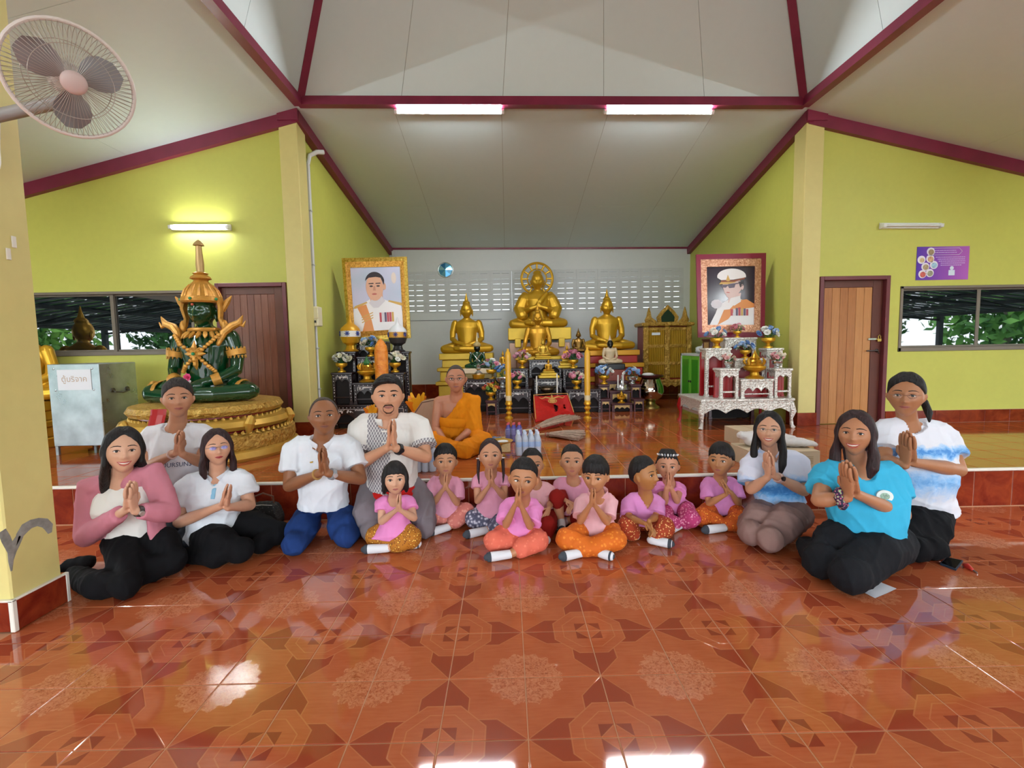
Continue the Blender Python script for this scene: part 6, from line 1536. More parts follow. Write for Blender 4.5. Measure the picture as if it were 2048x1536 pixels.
person(dict(label='man with moustache in white shirt with grey woven panel and red waist sash', skin='#cf9674', lip='#a06258', ar=1.22,
    head=(776, 793, 78, 3.72), pitch=1, hk=dict(jaw=1.12, wide=1.05), neck=.25, brow=1.5, nb=(776, 841, 3.78), sh=((720, 848, 3.78), (836, 846, 3.78)), el=((715, 930, 3.62), (852, 914, 3.64)),
    hands=('wai', (783, 891, 3.42), (784, 842, 3.38)), pel=(lerp(a, b, .5), .18), hair=h_side_part,
    shirt=dict(m=m_latt, sleeve=.66, flare=1.4, neck=(.03, .06), belly=.035, hem=-.12, hemw=1.08, off=.022, collar=M('white_band_collar', '#e2ded8', .7), cdrop=0), extra=[moustache, sash_red, band(1, '#1b1b1e', 'wristwatch', '#26262a', 1.25, .1)],
    pants=dict(m=m_greyp, legs=[([a, lerp(a, kl, .5)-V(.02, .05, 0), kl, kl+V(-.02, .33, -.02)], [.13, .13, .095, .06]), ([b, lerp(b, kr, .5)-V(-.02, .05, 0), kr, kr+V(.02, .33, -.02)], [.13, .13, .095, .06])])))
# --- monk
def robe(H, t, base, S, K):
    nb, lt, fc, up, sw, dp, pc, hw = [K[a] for a in ('nb', 'lats', 'fac', 'up', 'sw', 'dp', 'pc', 'hw')]
    shr, er = K['shr'], K['el'][1]; m_or = cloth('saffron_robe', '#d9820f', .1)
    g = G(); trunk(g, pc, nb, lt, lt, [(-.1, hw*1.1, hw*.85, 0), (.1, hw*1.1, hw*.9, .02), (.35, sw*.92, dp*1.2, .01), (.6, sw*.95, dp*1.2, 0), (.8, sw*.86, dp*1.05, 0), (.93, sw*.6, dp*.75, 0), (1.0, K['nr']*1.2, K['nr']*1.1, 0)], fwd=fc)
    g.tube([lerp(nb, shr, .3), shr+up*.015, lerp(shr, er, .5), er, er+V(.01, .0, -.04)], [.07, .085, .095, .105, .10], n=14, round_end=True)
    g.tube([shr+up*.02, nb+lt*.04-up*.10+fc*dp*.75, nb-lt*sw*.45-up*.28+fc*dp*.6, nb-lt*sw*.8-up*.36], [(.06, .05), (.10, .045), (.10, .045), (.07, .04)], n=12, side=up)
    me = remesh(g, .0105, 2); folds(me, .015, (26, 18, 32), 11)
    p = co(me); rel = p-nb; lx = rel @ lt; uz = rel @ up; fw = rel @ fc        # bare shoulder above the slanting edge
    m = uz > (lx*1.15-.095); n_ = norm_rows(p-(pc+np.outer(rel @ up+np.linalg.norm(nb-pc), up))); p[m] -= n_[m]*.055; setco(me, p-base); ro = ob('robe', me, m_or, t)
    c = lerp(pc, nb, .36)-base; ob('waist_cloth', G().tube([c+lt*(sw*.93+.012)*math.cos(a)+fc*(dp*1.2+.03)*math.sin(a)-up*.01*math.cos(a) for a in np.linspace(0, 2*math.pi, 26, endpoint=False)], [(.05, .014)]*26, n=8, side=up, closed=True), m_or, ro, smooth=True)
a, b = J(890, 880, 5.30), J(930, 880, 5.30); kl, kr = JZ(866, 884, STAGE+.09), JZ(966, 884, STAGE+.09)
p0 = J(910, 870, 5.32); p0[2] = STAGE+.12
person(dict(label='monk in saffron robe seated cross-legged on the stage with hands in lap', skin='#b87a5c', lip='#8f5a50', ar=1.15, floor=STAGE,
    head=(912, 758, 54, 5.18), pitch=2, yaw=-2, hk=dict(jaw=1.05), nb=(913, 792, 5.28), sh=((877, 803, 5.30), (948, 803, 5.30)), el=((871, 858, 5.22), (945, 858, 5.20)),
    hands=('lap', [((890, 881, 5.02), (.55, -.5, -.35), (0, -.3, -1), (0, -1, .2)), ((915, 880, 4.98), (-.6, -.35, -.45), (0, -.3, -1), (0, -1, .2))]), hl=.19, curl=.45,
    pel=(p0, .17), hair=h_short(m_stubble, .34, .006, 0, rough=0), extra=[robe, glasses('dark_spectacle_frame', '#3a3230', None, .085, .048)],
    pants=dict(m=cloth('saffron_lower_robe', '#d97f10', .12), k=(22, 14, 28), fold=.014, legs=[([p0+V(-.1, 0, .02), kl, JZ(905, 898, STAGE+.06), JZ(940, 900, STAGE+.05)], [.12, .105, .09, .06]), ([p0+V(.1, 0, .02), kr, JZ(930, 900, STAGE+.08), JZ(890, 902, STAGE+.05)], [.12, .115, .10, .06])])))

# --- children ---------------------------------------------------------------
def kid(label, head, nb, sh, el, hands, pl, kn, socks, top, pants, hair, skin='#c98f6c', yaw=0, pitch=0, roll=0, girl=False, bare=True, gaze=(0, 0), extra=(), legs=None, shirt=None, hk=None, prad=(.080, .078, .066), **kw):
    p0 = J(*pl); p0[2] = .085; k0, k1 = [JZ(*k) for k in kn]
    lat = V(1, 0, 0); SS = [(JZ(*s0), JZ(*s1), .031) for s0, s1 in socks]
    if legs is None:
        ank = [s_[0] for s_ in SS]; a1 = ank[0] if ank else lerp(k0, k1, .4)+V(0, -.03, -.04); a0 = ank[1] if len(ank) > 1 else lerp(k1, k0, .35)+V(0, .02, -.05)
        # the leg with its knee on the right crosses in front to the sock on the left
        L1 = ([p0+lat*.07, lerp(p0+lat*.07, k1, .5)+V(0, 0, .015), k1, lerp(k1, a1, kw.get('cover', .6))], [prad[0]*.8, prad[1]*.98, prad[1], prad[2]])
        L0 = ([p0-lat*.07, lerp(p0-lat*.07, k0, .5)+V(0, 0, .015), k0, lerp(k0, a0, kw.get('cover', .6))], [prad[0]*.8, prad[1]*.98, prad[1], prad[2]])
        bl = [([k1, lerp(k1, a1, .5), a1], [.045, .038, .028]), ([k0, lerp(k0, a0, .5), a0], [.045, .038, .028])]
    else: L0, L1, bl = legs(p0, k0, k1, SS)
    S = dict(label=label, child=True, skin=skin, lip='#a8625a', ar=kw.get('ar', .66), head=head, yaw=yaw, pitch=pitch, roll=roll, hk=hk or {}, nb=nb, sh=sh, el=el, hands=hands, pel=(p0, .118), hair=hair, gaze=gaze,
        shirt=dict(dict(m=top, sleeve=.62, flare=1.75, neck=(.035, .045), hem=.02, hemw=1.35, off=.014, waist=1.12, belly=.02), **(shirt or {})), pants=dict(m=pants, legs=[L0, L1], ph=.07), socks=SS, bare=bl if bare else [], extra=list(extra), neck=.19, brow=.9, depth=.6, **({k: v for k, v in kw.items() if k in ('curl', 'hl', 'fac')}))
    return person(S)
pk1, pk2, pk3, pk4 = cloth('bubblegum_pink_cotton', '#e58cc4'), cloth('dusty_pink_cotton', '#d996ad'), cloth('pale_peach_pink_cotton', '#e2abb0'), cloth('orchid_pink_cotton', '#d488bd')
def lockpair(pts, r): return (pts, r)
def h_bob(H, t, base, S, nb, lats, fac):
    line = [(0, .12), (30, .115), (48, .06), (60, -.28), (75, -.42), (90, -.46), (180, -.5)]
    sp = [([(q*.25, -.12, .2), (q*.345, -.06, -.05), (q*.36, -.04, -.32), (q*.33, -.05, -.42)], [(.05, .1), (.06, .16), (.065, .16), (.05, .1)]) for q in (-1, 1)]
    cap_obj(H, t, base, H.cap(line, .06, .0, rough=.01, wav=.012), m_hair_black, extra=locks(H, sp), vox=.0065)
def h_pigtails(H, t, base, S, nb, lats, fac):
    line = [(0, .36), (12, .33), (30, .27), (45, .18), (62, .08), (80, .0), (110, -.1), (180, -.3)]
    sp = [([(q*.30, .02, .05), (q*.385, .05, -.10), (q*.40, -.02, -.32), (q*.41, -.12, -.6), (q*.38, -.2, -.9)], [(.05, .07), (.06, .06), (.06, .06), (.05, .05), (.02, .02)]) for q in (-1, 1)]
    cap_obj(H, t, base, H.cap(line, .035, .01, rough=.006), m_hair_brown, extra=locks(H, sp), vox=.0065)
    for q in (-1, 1): ob('hair_tie', G().tube([H.W((q*.385+.065*math.cos(a), .05+.065*math.sin(a), -.1))-base for a in np.linspace(0, 6.28, 12, endpoint=False)], .018*H.h, n=6, closed=True), M('white_hair_tie', '#d8d4d0', .6), t, smooth=True)
def h_cornrows(H, t, base, S, nb, lats, fac):
    line = [(0, .26), (30, .25), (50, .2), (68, .12), (85, .06), (110, -.05), (180, -.25)]
    sp = []
    for a in (-60, -40, -20, 0, 20, 40, 60):
        s_, c_ = math.sin(math.radians(a)), math.cos(math.radians(a)); sp.append(([(s_*.31, -c_*.33, .24), (s_*.30, -c_*.26, .40), (s_*.22, -c_*.08, .51), (s_*.12, .14, .51)], [(.022, .022), (.04, .04), (.04, .04), (.03, .03)]))
    sp += [([(q*.33, .05, .1), (q*.37, .06, -.05), (q*.36, .03, -.2)], [(.05, .05), (.05, .05), (.02, .02)]) for q in (-1, 1)]
    cap_obj(H, t, base, H.cap(line, .02, .0, rough=.0), m_hair_black, extra=locks(H, sp), vox=.0055)
    for i, a in enumerate((-60, -45, -30, -15, 0, 15, 30, 45, 60)):
        s_, c_ = math.sin(math.radians(a)), math.cos(math.radians(a)); p = H.W((s_*.35, -c_*.33, .37))-base
        ob('hair_clip', G().ell(p, np.array((.03, .03, .05))*H.h, H.R @ roty(math.radians(a)) @ rotx(-.6), 8, 6), (M('clip_white', '#e9e6e4', .35), M('clip_grey', '#8d8f98', .35))[i % 2], t, smooth=True)
W_ = lambda hb, ht: ('wai', hb, ht)
kid('girl with bob haircut in pink blouse and mustard patterned trousers', (790, 957, 60, 3.30), (790, 996, 3.38), ((765, 1003, 3.38), (818, 1003, 3.38)), ((763, 1043, 3.30), (828, 1036, 3.30)),
    W_((797, 1018, 3.20), (798, 991, 3.17)), (790, 1054, 3.40), ((752, 1072, .085), (822, 1076, .085)), [((776, 1096, .035), (727, 1099, .032)), ((815, 1090, .035), (838, 1087, .035))], pk1, dots('mustard_leaf_print', '#b8731a', '#e3b04a', 55., .32, '#6b3610'), h_bob, skin='#d2a183', pitch=4, girl=True, shirt=dict(puff=True, sleeve=.5, flare=1.5, hemw=1.5))
kid('boy in dusty pink shirt and salmon trousers with palms at his chin, below the monk', (891, 922, 57, 3.74), (891, 956, 3.80), ((866, 964, 3.80), (916, 964, 3.80)), ((866, 1008, 3.72), (914, 1006, 3.72)),
    W_((891, 976, 3.60), (892, 949, 3.58)), (893, 1027, 3.80), ((864, 1034, .09), (930, 1024, .12)), [((897, 1054, .035), (859, 1065, .032))], pk2, dots('salmon_print', '#d3786c', '#e39a88', 40., .25), h_fringe(z=.20), shirt=dict(sleeve=.8, flare=1.9, vee=True, neck=(.07, .045)), skin='#c08a66')
kid('girl with two braids in pink smocked blouse and grey floral trousers', (981, 910, 58, 3.66), (982, 946, 3.72), ((955, 957, 3.72), (1008, 957, 3.72)), ((955, 1002, 3.64), (1008, 993, 3.64)),
    W_((983, 969, 3.54), (981, 940, 3.50)), (985, 1027, 3.74), ((948, 1038, .09), (1012, 1041, .10)), [((974, 1060, .035), (930, 1070, .032))], pk2, dots('grey_floral_print', '#54546a', '#c9c6d2', 42., .34, '#8e8ca0'), h_pigtails, skin='#c28b69', girl=True, shirt=dict(puff=True, sleeve=.45, flare=1.5))
kid('boy in bubblegum pink shirt and coral trousers, seated foremost with hands at his nose', (1047, 956, 72, 3.22), (1045, 998, 3.34), ((1013, 1010, 3.34), (1074, 1010, 3.34)), ((1012, 1050, 3.22), (1060, 1053, 3.22)),
    W_((1036, 1006, 3.10), (1038, 975, 3.06)), (1040, 1067, 3.36), ((988, 1082, .09), (1076, 1082, .09)), [((1020, 1108, .036), (973, 1115, .032)), ((1078, 1080, .04), (1096, 1080, .036))], pk1, dots('coral_cotton', '#e26c54', '#ea8066', 38., .2), h_short(m_hair_black, .25, .045, .01, side=.02), yaw=-6, pitch=10, roll=4, gaze=(1, 0), shirt=dict(sleeve=.85, flare=2.0, hemw=1.55, neck=(.03, .045)), skin='#bb8058')
def legs_single(p0, k0, k1, SS):
    return (([p0-V(.07, 0, 0), k0, lerp(k0, p0, .3)+V(0, -.12, -.04)], [.08, .075, .06]), ([p0+V(.07, 0, 0), k1, lerp(k1, p0, .4)+V(0, -.15, -.03)], [.08, .078, .065]), [])
kid('smiling boy in peach shirt and dark red trousers half hidden behind the foremost boy', (1064, 929, 58, 3.68), (1072, 966, 3.74), ((1044, 976, 3.74), (1097, 976, 3.74)), (None, (1101, 1006, 3.68)),
    ('lap', [None, ((1098, 1016, 3.52), (-.3, -.5, -.5), (-.6, 0, -.6), (0, -1, .3))]), (1078, 1030, 3.74), ((1040, 1044, .09), (1094, 1050, .10)), [], pk3, cloth('dark_red_cotton', '#8e1c16', .15), h_short(m_hair_black, .27, .03, .01, side=.03), yaw=8, pitch=2, hk=dict(smile=.5), bare=False, legs=legs_single, skin='#bd8560')
def legs_up(p0, k0, k1, SS):
    a0, a1 = SS[0][0], SS[1][0]
    return (([p0-V(.06, 0, 0), lerp(p0, k0, .6)+V(-.02, 0, .04), k0, lerp(k0, a0, .25)], [.075, .072, .066, .055]), ([p0+V(.07, 0, 0), k1, lerp(k1, a1, .4)], [.08, .07, .06]), [([k0, lerp(k0, a0, .45), a0], [.045, .042, .028]), ([k1, lerp(k1, a1, .5), a1], [.045, .038, .028])])
kid('short-haired boy in pink shirt and dark red trousers with one knee raised', (1144, 922, 59, 3.74), (1146, 960, 3.80), ((1119, 966, 3.80), (1170, 966, 3.80)), ((1113, 992, 3.74), (1176, 1005, 3.74)),
    ('lap', [((1132, 1001, 3.62), (.6, -.5, -.2), (0, 0, -1), (0, -1, .2)), ((1152, 1006, 3.60), (-.6, -.4, -.3), (0, 0, -1), (0, -1, .2))]), (1142, 1022, 3.80), ((1113, 994, .26), (1166, 1036, .09)), [((1122, 1040, .075), (1124, 1062, .035)), ((1134, 1041, .045), (1112, 1054, .035))], pk2, cloth('dark_red_cotton', '#8e1c16', .15), h_short(m_hair_short, .27, .028, .01, side=.05), legs=legs_up, shirt=dict(sleeve=.9, flare=1.5, neck=(.04, .06)), skin='#c68d69')
kid('boy in pale peach shirt and bright orange trousers, hands clasped at his mouth', (1191, 950, 66, 3.20), (1196, 990, 3.34), ((1163, 1000, 3.34), (1222, 998, 3.34)), ((1161, 1042, 3.22), (1214, 1044, 3.22)),
    W_((1185, 1008, 3.08), (1187, 979, 3.04)), (1195, 1057, 3.38), ((1133, 1078, .10), (1230, 1078, .10)), [((1167, 1104, .038), (1122, 1114, .032)), ((1200, 1106, .036), (1224, 1113, .032))], pk3, dots('bright_orange_print', '#d9690f', '#e88a2a', 40., .22), h_fringe(z=.10, th=.06), yaw=-12, pitch=14, shirt=dict(sleeve=.8, flare=1.7, neck=(.03, .04), collar=pk3, cdrop=.008), prad=(.085, .082, .072), skin='#bd8259')
kid('boy in orchid pink shirt and rust dotted trousers looking sideways, hands in lap', (1288, 948, 64, 3.46), (1291, 990, 3.54), ((1257, 1000, 3.54), (1316, 1000, 3.54)), ((1258, 1034, 3.44), (1312, 1034, 3.44)),
    ('lap', [((1290, 1047, 3.28), (.5, -.5, -.35), (0, -.2, -1), (0, -1, .2)), ((1298, 1042, 3.26), (.15, -.3, -.75), (-1, -.2, -.2), (0, -1, .3))]), (1282, 1045, 3.56), ((1254, 1056, .10), (1330, 1056, .10)), [((1302, 1080, .036), (1344, 1088, .032)), ((1272, 1072, .036), (1252, 1072, .04))], pk4, dots('rust_dotted_print', '#a93c14', '#e6a765', 52., .3, '#7e2408'), h_short(m_hair_black, .25, .04, .01, side=.06), yaw=62, pitch=4, shirt=dict(sleeve=.85, flare=1.8, vee=True, neck=(.085, .05)), legs=None, skin='#b07642')
kid('girl with hair clips in pink frilled blouse and magenta dotted trousers, hands over her mouth', (1335, 930, 56, 3.74), (1338, 966, 3.80), ((1315, 974, 3.80), (1359, 974, 3.80)), ((1330, 1004, 3.68), (1354, 1002, 3.68)),
    W_((1337, 972, 3.58), (1338, 946, 3.56)), (1348, 1022, 3.80), ((1326, 1042, .09), (1380, 1036, .10)), [((1366, 1047, .04), (1338, 1061, .033))], pk1, dots('magenta_dotted_print', '#b8366e', '#e8a3b8', 52., .28, '#d76a95'), h_cornrows, yaw=2, pitch=8, girl=True, shirt=dict(puff=True, sleeve=.45, flare=1.9), skin='#c98d6c')
kid('boy with bowl haircut in pink shirt and orange patterned trousers, nearest the long-haired woman', (1442, 920, 60, 3.68), (1440, 958, 3.74), ((1413, 966, 3.74), (1470, 966, 3.74)), ((1418, 1007, 3.66), (1477, 1008, 3.66)),
    W_((1456, 984, 3.52), (1444, 962, 3.48)), (1445, 1023, 3.76), ((1404, 1033, .09), (1480, 1036, .09)), [((1449, 1055, .036), (1407, 1060, .033))], pk4, dots('orange_mosaic_print', '#cc5a10', '#ea8f2c', 48., .3, '#a83a08'), h_fringe(z=.15, th=.055), yaw=-14, pitch=2, gaze=(-.6, 0), shirt=dict(sleeve=.75, flare=1.7, vee=True, neck=(.06, .04)), skin='#bb8257')

# --- long-haired woman with glasses
a, b = J(1530, 1026, 3.50), J(1592, 1030, 3.44); kl, kr = JZ(1502, 1066, .10), JZ(1540, 1078, .10)
m_dye1 = dye('white_tee_with_blue_wash', '#d6d8e8', ('#a9c8ee', '#6fb0e6', '#3f86cc'), [(.36, .14, .95), (.66, .04, .45)])
person(dict(label='woman with long black hair and glasses in blue-washed white T-shirt, kneeling in taupe trousers', skin='#cf9a7b', lip='#b4574f',
    head=(1538, 861, 66, 3.40), yaw=-2, hk=dict(smile=.75, jaw=.98), nb=(1540, 906, 3.48), sh=((1502, 922, 3.46), (1596, 920, 3.50)), el=((1502, 978, 3.36), (1608, 982, 3.38)),
    hands=('wai', (1541, 949, 3.22), (1536, 906, 3.18)), pel=(J(1560, 1006, 3.52), .15), hair=h_long(m_hair_black, 1.0, .32, .36, (1, 1), (-.16, -.16), .05, .11),
    shirt=dict(m=m_dye1, sleeve=.8, flare=1.7, neck=(.05, .05), vee=True, bust=.02, hem=-.02, off=.02, collar=cloth('pale_lilac_collar', '#cfd0e2'), cdrop=.02),
    extra=[glasses(), band(1, '#c9a9a2', 'smartwatch', '#1a1b20', 1.3, .14)],
    pants=dict(m=m_taupe, legs=[([a, lerp(a, kl, .5)+V(0, 0, .03), kl, kl+V(.12, .32, -.03)], [.12, .115, .09, .065]), ([b, lerp(b, kr, .5)+V(0, 0, .03), kr, kr+V(.16, .30, -.03)], [.125, .125, .095, .07])])))
# --- teal T-shirt woman
a, b = J(1692, 1070, 2.98), J(1785, 1085, 2.94); kl, kr = JZ(1644, 1122, .12), JZ(1700, 1150, .115)
person(dict(label='smiling woman in turquoise T-shirt with round badge, kneeling by the white paper', skin='#b57c58', lip='#b0524a', ar=1.12,
    head=(1711, 869, 82, 2.86), yaw=-8, hk=dict(smile=1.0, jaw=1.02), nb=(1716, 938, 2.94), sh=((1656, 945, 2.90), (1784, 948, 2.98)), el=((1638, 1000, 2.76), (1806, 1030, 2.86)),
    hands=('wai', (1703, 986, 2.66), (1693, 926, 2.62)), pel=(lerp(a, b, .5), .175), hair=h_long(m_hair_brown, .72, .31, .36, (1, 1), (-.12, -.16), .055, .13),
    shirt=dict(m=cloth('turquoise_cotton', '#3fb2da', .06), sleeve=.62, flare=1.5, neck=(.05, .06), bust=.03, belly=.04, hem=-.06, hemw=1.1, off=.022), extra=[badge, scrunchie],
    pants=dict(m=m_charc, legs=[([a, lerp(a, kl, .5)+V(0, 0, .03), kl, kl+V(.10, .30, -.04)], [.135, .13, .11, .07]), ([b, lerp(b, kr, .5)+V(0, 0, .03), kr, kr+V(.20, .22, -.04), kr+V(.30, .3, -.05)], [.14, .14, .112, .085, .06])])))
# --- tall woman behind right
a, b = J(1828, 1018, 3.34), J(1868, 1016, 3.34); kl, kr = JZ(1838, 1098, .085), JZ(1866, 1096, .085)
m_dye2 = dye('white_tee_with_blue_ink_wash', '#dfe1ea', ('#b6d0ee', '#84b8e8', '#4f8fd4'), [(.66, .06, .85), (.46, .16, .6), (.95, .03, .8)])
pony = [([(.10, .40, .05), (.34, .34, -.15), (.44, .22, -.42), (.46, .16, -.62)], [(.08, .08), (.09, .09), (.085, .08), (.03, .03)])]
person(dict(label='woman with glasses and ponytail in blue-inked white T-shirt, kneeling upright behind the turquoise shirt', skin='#ad7550', lip='#9a554c', ar=1.2,
    head=(1812, 792, 80, 3.26), yaw=-3, pitch=2, hk=dict(jaw=1.06, wide=1.02), nb=(1815, 848, 3.32), sh=((1764, 862, 3.30), (1884, 866, 3.36)), el=((1768, 922, 3.16), (1918, 940, 3.20)),
    hands=('wai', (1817, 922, 3.02), (1814, 866, 2.98)), pel=(lerp(a, b, .5), .165), hair=h_back(m_hair_black, pony, .31, .04),
    shirt=dict(m=m_dye2, sleeve=.68, flare=1.5, neck=(.05, .075), bust=.02, belly=.03, hem=-.04, off=.022), extra=[glasses('rose_gold_spectacle_frame', '#8f6a5c')],
    pants=dict(m=m_blackp, legs=[([a, lerp(a, kl, .5), kl, kl+V(.1, .32, -.03)], [.12, .115, .085, .06]), ([b, lerp(b, kr, .5), kr, kr+V(.1, .32, -.03)], [.12, .115, .085, .06])])))
# ================================================================== crowned green Buddha on a round gilded base
m_og = M('carved_orange_gold', '#c9903c', .42, .35, var=.2, vs=18, bump=.5, bs=50); m_plg = M('pale_gilded_base', '#d4ab4e', .38, .45, var=.15, vs=5)
def relief_gold():
    t = NT('gilded_relief', .36, .45); o = t.obj(); d = t.voro(o, 16.0); n_ = t.noise(o, 26.0, 3.0, .6, 1.5)
    t.color(t.ramp(n_, [(.3, srgb('#b07f28')), (.7, srgb('#deb75e'))])); t.bump(t.m('ADD', d, n_), 1.0, .03); return t.mat
m_relief = relief_gold()
def crowned():
    Yc = 5.30; c = atY(418, 800, Yc); SC_ = 1.22; zs = c[2]-STAGE; x0 = c[0]
    t = thing('crowned_buddha', 'large crowned green Buddha with gold ornaments on a round gilded base', 'Buddha statue', (x0, Yc, STAGE))
    k = zs/.56
    def lt(prof): return [(r, z*k) for r, z in prof]
    ob('base_plinth', G().lathe(lt([(.87, 0), (.89, .03), (.88, .09), (.83, .11)]), 56), m_plg, t, smooth=True)
    ob('base_relief_band', G().lathe(lt([(.84, .10), (.86, .16), (.85, .24), (.80, .27)]), 56), m_relief, t, smooth=True)
    ob('base_red_recess', G().lathe(lt([(.72, .25), (.70, .31)]), 48), m_red, t, smooth=True)
    ob('base_lotus_ring', G().lathe(lt([(.66, .29), (.78, .30), (.82, .34), (.79, .39), (.68, .42)]), 56), m_plg, t, smooth=True)
    ob('base_red_neck', G().lathe(lt([(.64, .40), (.63, .45)]), 48), m_red, t, smooth=True)
    ob('base_cushion', G().lathe(lt([(.62, .43), (.71, .45), (.74, .49), (.71, .54), (.60, .56), (.0, .562)]), 56), m_relief, t, smooth=True)
    for R_, z, h, n in ((.815, .265, .035, 74), (.70, .40, .035, 66), (.66, .44, .03, 64)):
        g = G()
        for i in range(n): a = 2*math.pi*i/n; q = V(R_*math.cos(a), R_*math.sin(a), z*k); g.tube([q, q+V(0, 0, h*.55*k), q+V(.012*math.cos(a), .012*math.sin(a), h*k)], [.02, .017, .003], n=5)
        ob('petal_row', g, m_plg, t, kind='stuff')
    for a in (-2.1, -1.35, -.6, .2):
        q = V(.80*math.cos(a), .80*math.sin(a), .30*k); ob('base_scroll', G().tube([q+V(0, 0, -.02), q+V(.03*math.cos(a), .03*math.sin(a), .06), q+V(-.03*math.sin(a), .03*math.cos(a), .11), q+V(-.06*math.sin(a), .06*math.cos(a), .08)], [.03, .05, .04, .02], n=8, round_end=True), m_plg, t, smooth=True)
    ob('red_cloth_strip', G().tube([(-.02, -.74, .555*k), (-.02, -.755, .50*k), (-.02, -.80, .40*k), (-.0, -.84, .30*k)], [(.075, .012)]*4, n=8, side=(1, 0, 0)), m_red, t)
    # figure
    me = remesh(buddha_geo('lap', False, 'none'), .009, 2); p = co(me)*SC_; p[:, 2] += zs+.0; setco(me, p); ob('figure', me, m_green, t)
    U = lambda x, y, z: V(x*SC_, y*SC_, zs+z*SC_)
    # crown
    cz = .865
    ob('crown_band', G().lathe([(.158*SC_, 0), (.168*SC_, .015*SC_), (.160*SC_, .05*SC_), (.145*SC_, .055*SC_)], 28, U(0, .0, cz)), m_og, t, smooth=True)
    ob('crown_dome', G().lathe([(.155*SC_, .05*SC_), (.135*SC_, .10*SC_), (.095*SC_, .155*SC_), (.06*SC_, .19*SC_), (.05*SC_, .21*SC_)], 28, U(0, .0, cz)), m_og, t, smooth=True)
    g = G()
    for i in range(16): a = 2*math.pi*i/16; g.tube([U(.15*math.cos(a), .15*math.sin(a), cz+.05), U(.128*math.cos(a), .128*math.sin(a), cz+.11), U(.09*math.cos(a), .09*math.sin(a), cz+.16)], [.016, .014, .006], n=6)
    ob('crown_ribs', g, m_og, t, smooth=True)
    ob('crown_collar', G().lathe([(.05*SC_, .20*SC_), (.085*SC_, .215*SC_), (.075*SC_, .235*SC_), (.05*SC_, .25*SC_), (.062*SC_, .262*SC_), (.03*SC_, .275*SC_)], 20, U(0, 0, cz)), m_og, t, smooth=True)
    ob('spire', G().lathe([(.03*SC_, .27*SC_), (.034*SC_, .34*SC_), (.026*SC_, .44*SC_), (.024*SC_, .50*SC_), (.045*SC_, .505*SC_), (.04*SC_, .52*SC_), (.018*SC_, .545*SC_), (.003, .555*SC_)], 16, U(0, 0, cz)), M('pale_gold_spire', '#c2a06a', .4, .4), t, smooth=True)
    for a in (-1.57, -.35, -2.8): ob('crown_gem', G().ell(U(.168*math.cos(a), .168*math.sin(a), cz+.03), .016), M('green_gem', '#2f8a58', .15), t, smooth=True)
    ob('brow_gem', G().ell(U(0, -.142, .845), .014), M('red_gem', '#c8604c', .2), t, smooth=True)
    for s_ in (-1, 1):   # ear ornaments and shoulder horns
        ob('ear_guard', G().tube([U(s_*.15, .0, .90), U(s_*.165, -.01, .82), U(s_*.15, .0, .73), U(s_*.17, .0, .67)], [(.03, .05), (.022, .05), (.018, .04), (.03, .03)], n=8, round_end=True), m_og, t, smooth=True)
        ob('ear_flame', G().tube([U(s_*.16, .02, .80), U(s_*.21, .02, .88), U(s_*.25, .02, .93)], [.03, .03, .006], n=8), m_og, t, smooth=True)
        ob('ear_pendant', G().ell(U(s_*.185, .0, .66), (.035, .035, .07)).ell(U(s_*.195, .0, .61), (.022, .022, .04)), m_og, t, smooth=True)
        ob('shoulder_horn', G().tube([U(s_*.17, -.09, .50), U(s_*.20, -.05, .60), U(s_*.26, -.02, .66), U(s_*.33, -.02, .69), U(s_*.36, -.02, .75)], [.022, .04, .042, .035, .006], n=10, round_end=True).tube([U(s_*.31, -.02, .68), U(s_*.36, -.02, .66), U(s_*.38, -.02, .70)], [.02, .018, .006], n=8, round_end=True), m_og, t, smooth=True)
        ob('arm_band', G().tube([U(s_*.262, .01, .45), U(s_*.272, .01, .40)], [(.082*SC_, .082*SC_), (.078*SC_, .078*SC_)], n=18), m_og, t, smooth=True)
        g = G()
        for i in range(14): a = 2*math.pi*i/14; q = U(s_*.262+.068*math.cos(a)*1.0, .01+.068*math.sin(a), .45); g.tube([q, q+V(.01*math.cos(a), .01*math.sin(a), .035)], [.014, .003], n=5); q2 = U(s_*.272+.066*math.cos(a), .01+.066*math.sin(a), .40); g.tube([q2, q2-V(-.01*math.cos(a), -.01*math.sin(a), .03)], [.013, .003], n=5)
        ob('arm_band_points', g, m_og, t)
        ob('wrist_band', G().tube([U(s_*.205, -.145, .205), U(s_*.15, -.18, .185)], [.068, .062], n=16), m_og, t, smooth=True)
        ob('knee_band', G().tube([U(s_*.36+.02*math.cos(a), -.085+.088*math.cos(a), .088+.092*math.sin(a)) for a in np.linspace(-.6, 3.6, 12)], [(.03, .014)]*12, n=8, side=(1, 0, 0)), m_og, t, smooth=True)
        # chains across the chest
        P = [U(s_*.19, -.10, .58), U(s_*.12, -.145, .50), U(0, -.135, .41), U(-s_*.10, -.125, .31), U(-s_*.15, -.09, .25)]
        g = G()
        for i in range(4):
            for j in range(4): q = lerp(P[i], P[i+1], j/4); g.ell(q+V(0, -.012, 0), (.026, .016, .022), None, 8, 6)
        ob('chest_chain', g, m_og, t, smooth=True)
    g = G()
    for i in range(18):
        a = 2*math.pi*i/18; q = U(.135*math.cos(a), .10*math.sin(a)*1.1, .615-.012*(math.sin(a) < 0)); d = V(math.cos(a)*.05, math.sin(a)*.06, -.05); g.tube([q, q+d*.6, q+d*1.2], [.022, .024, .004], n=6)
    g.tube([U(.115*math.cos(a), .09*math.sin(a), .63) for a in np.linspace(0, 6.283, 24, endpoint=False)], .024, n=8, closed=True); ob('collar', g, m_og, t, smooth=True)
    g = G(); pc_ = U(0, -.15, .42)
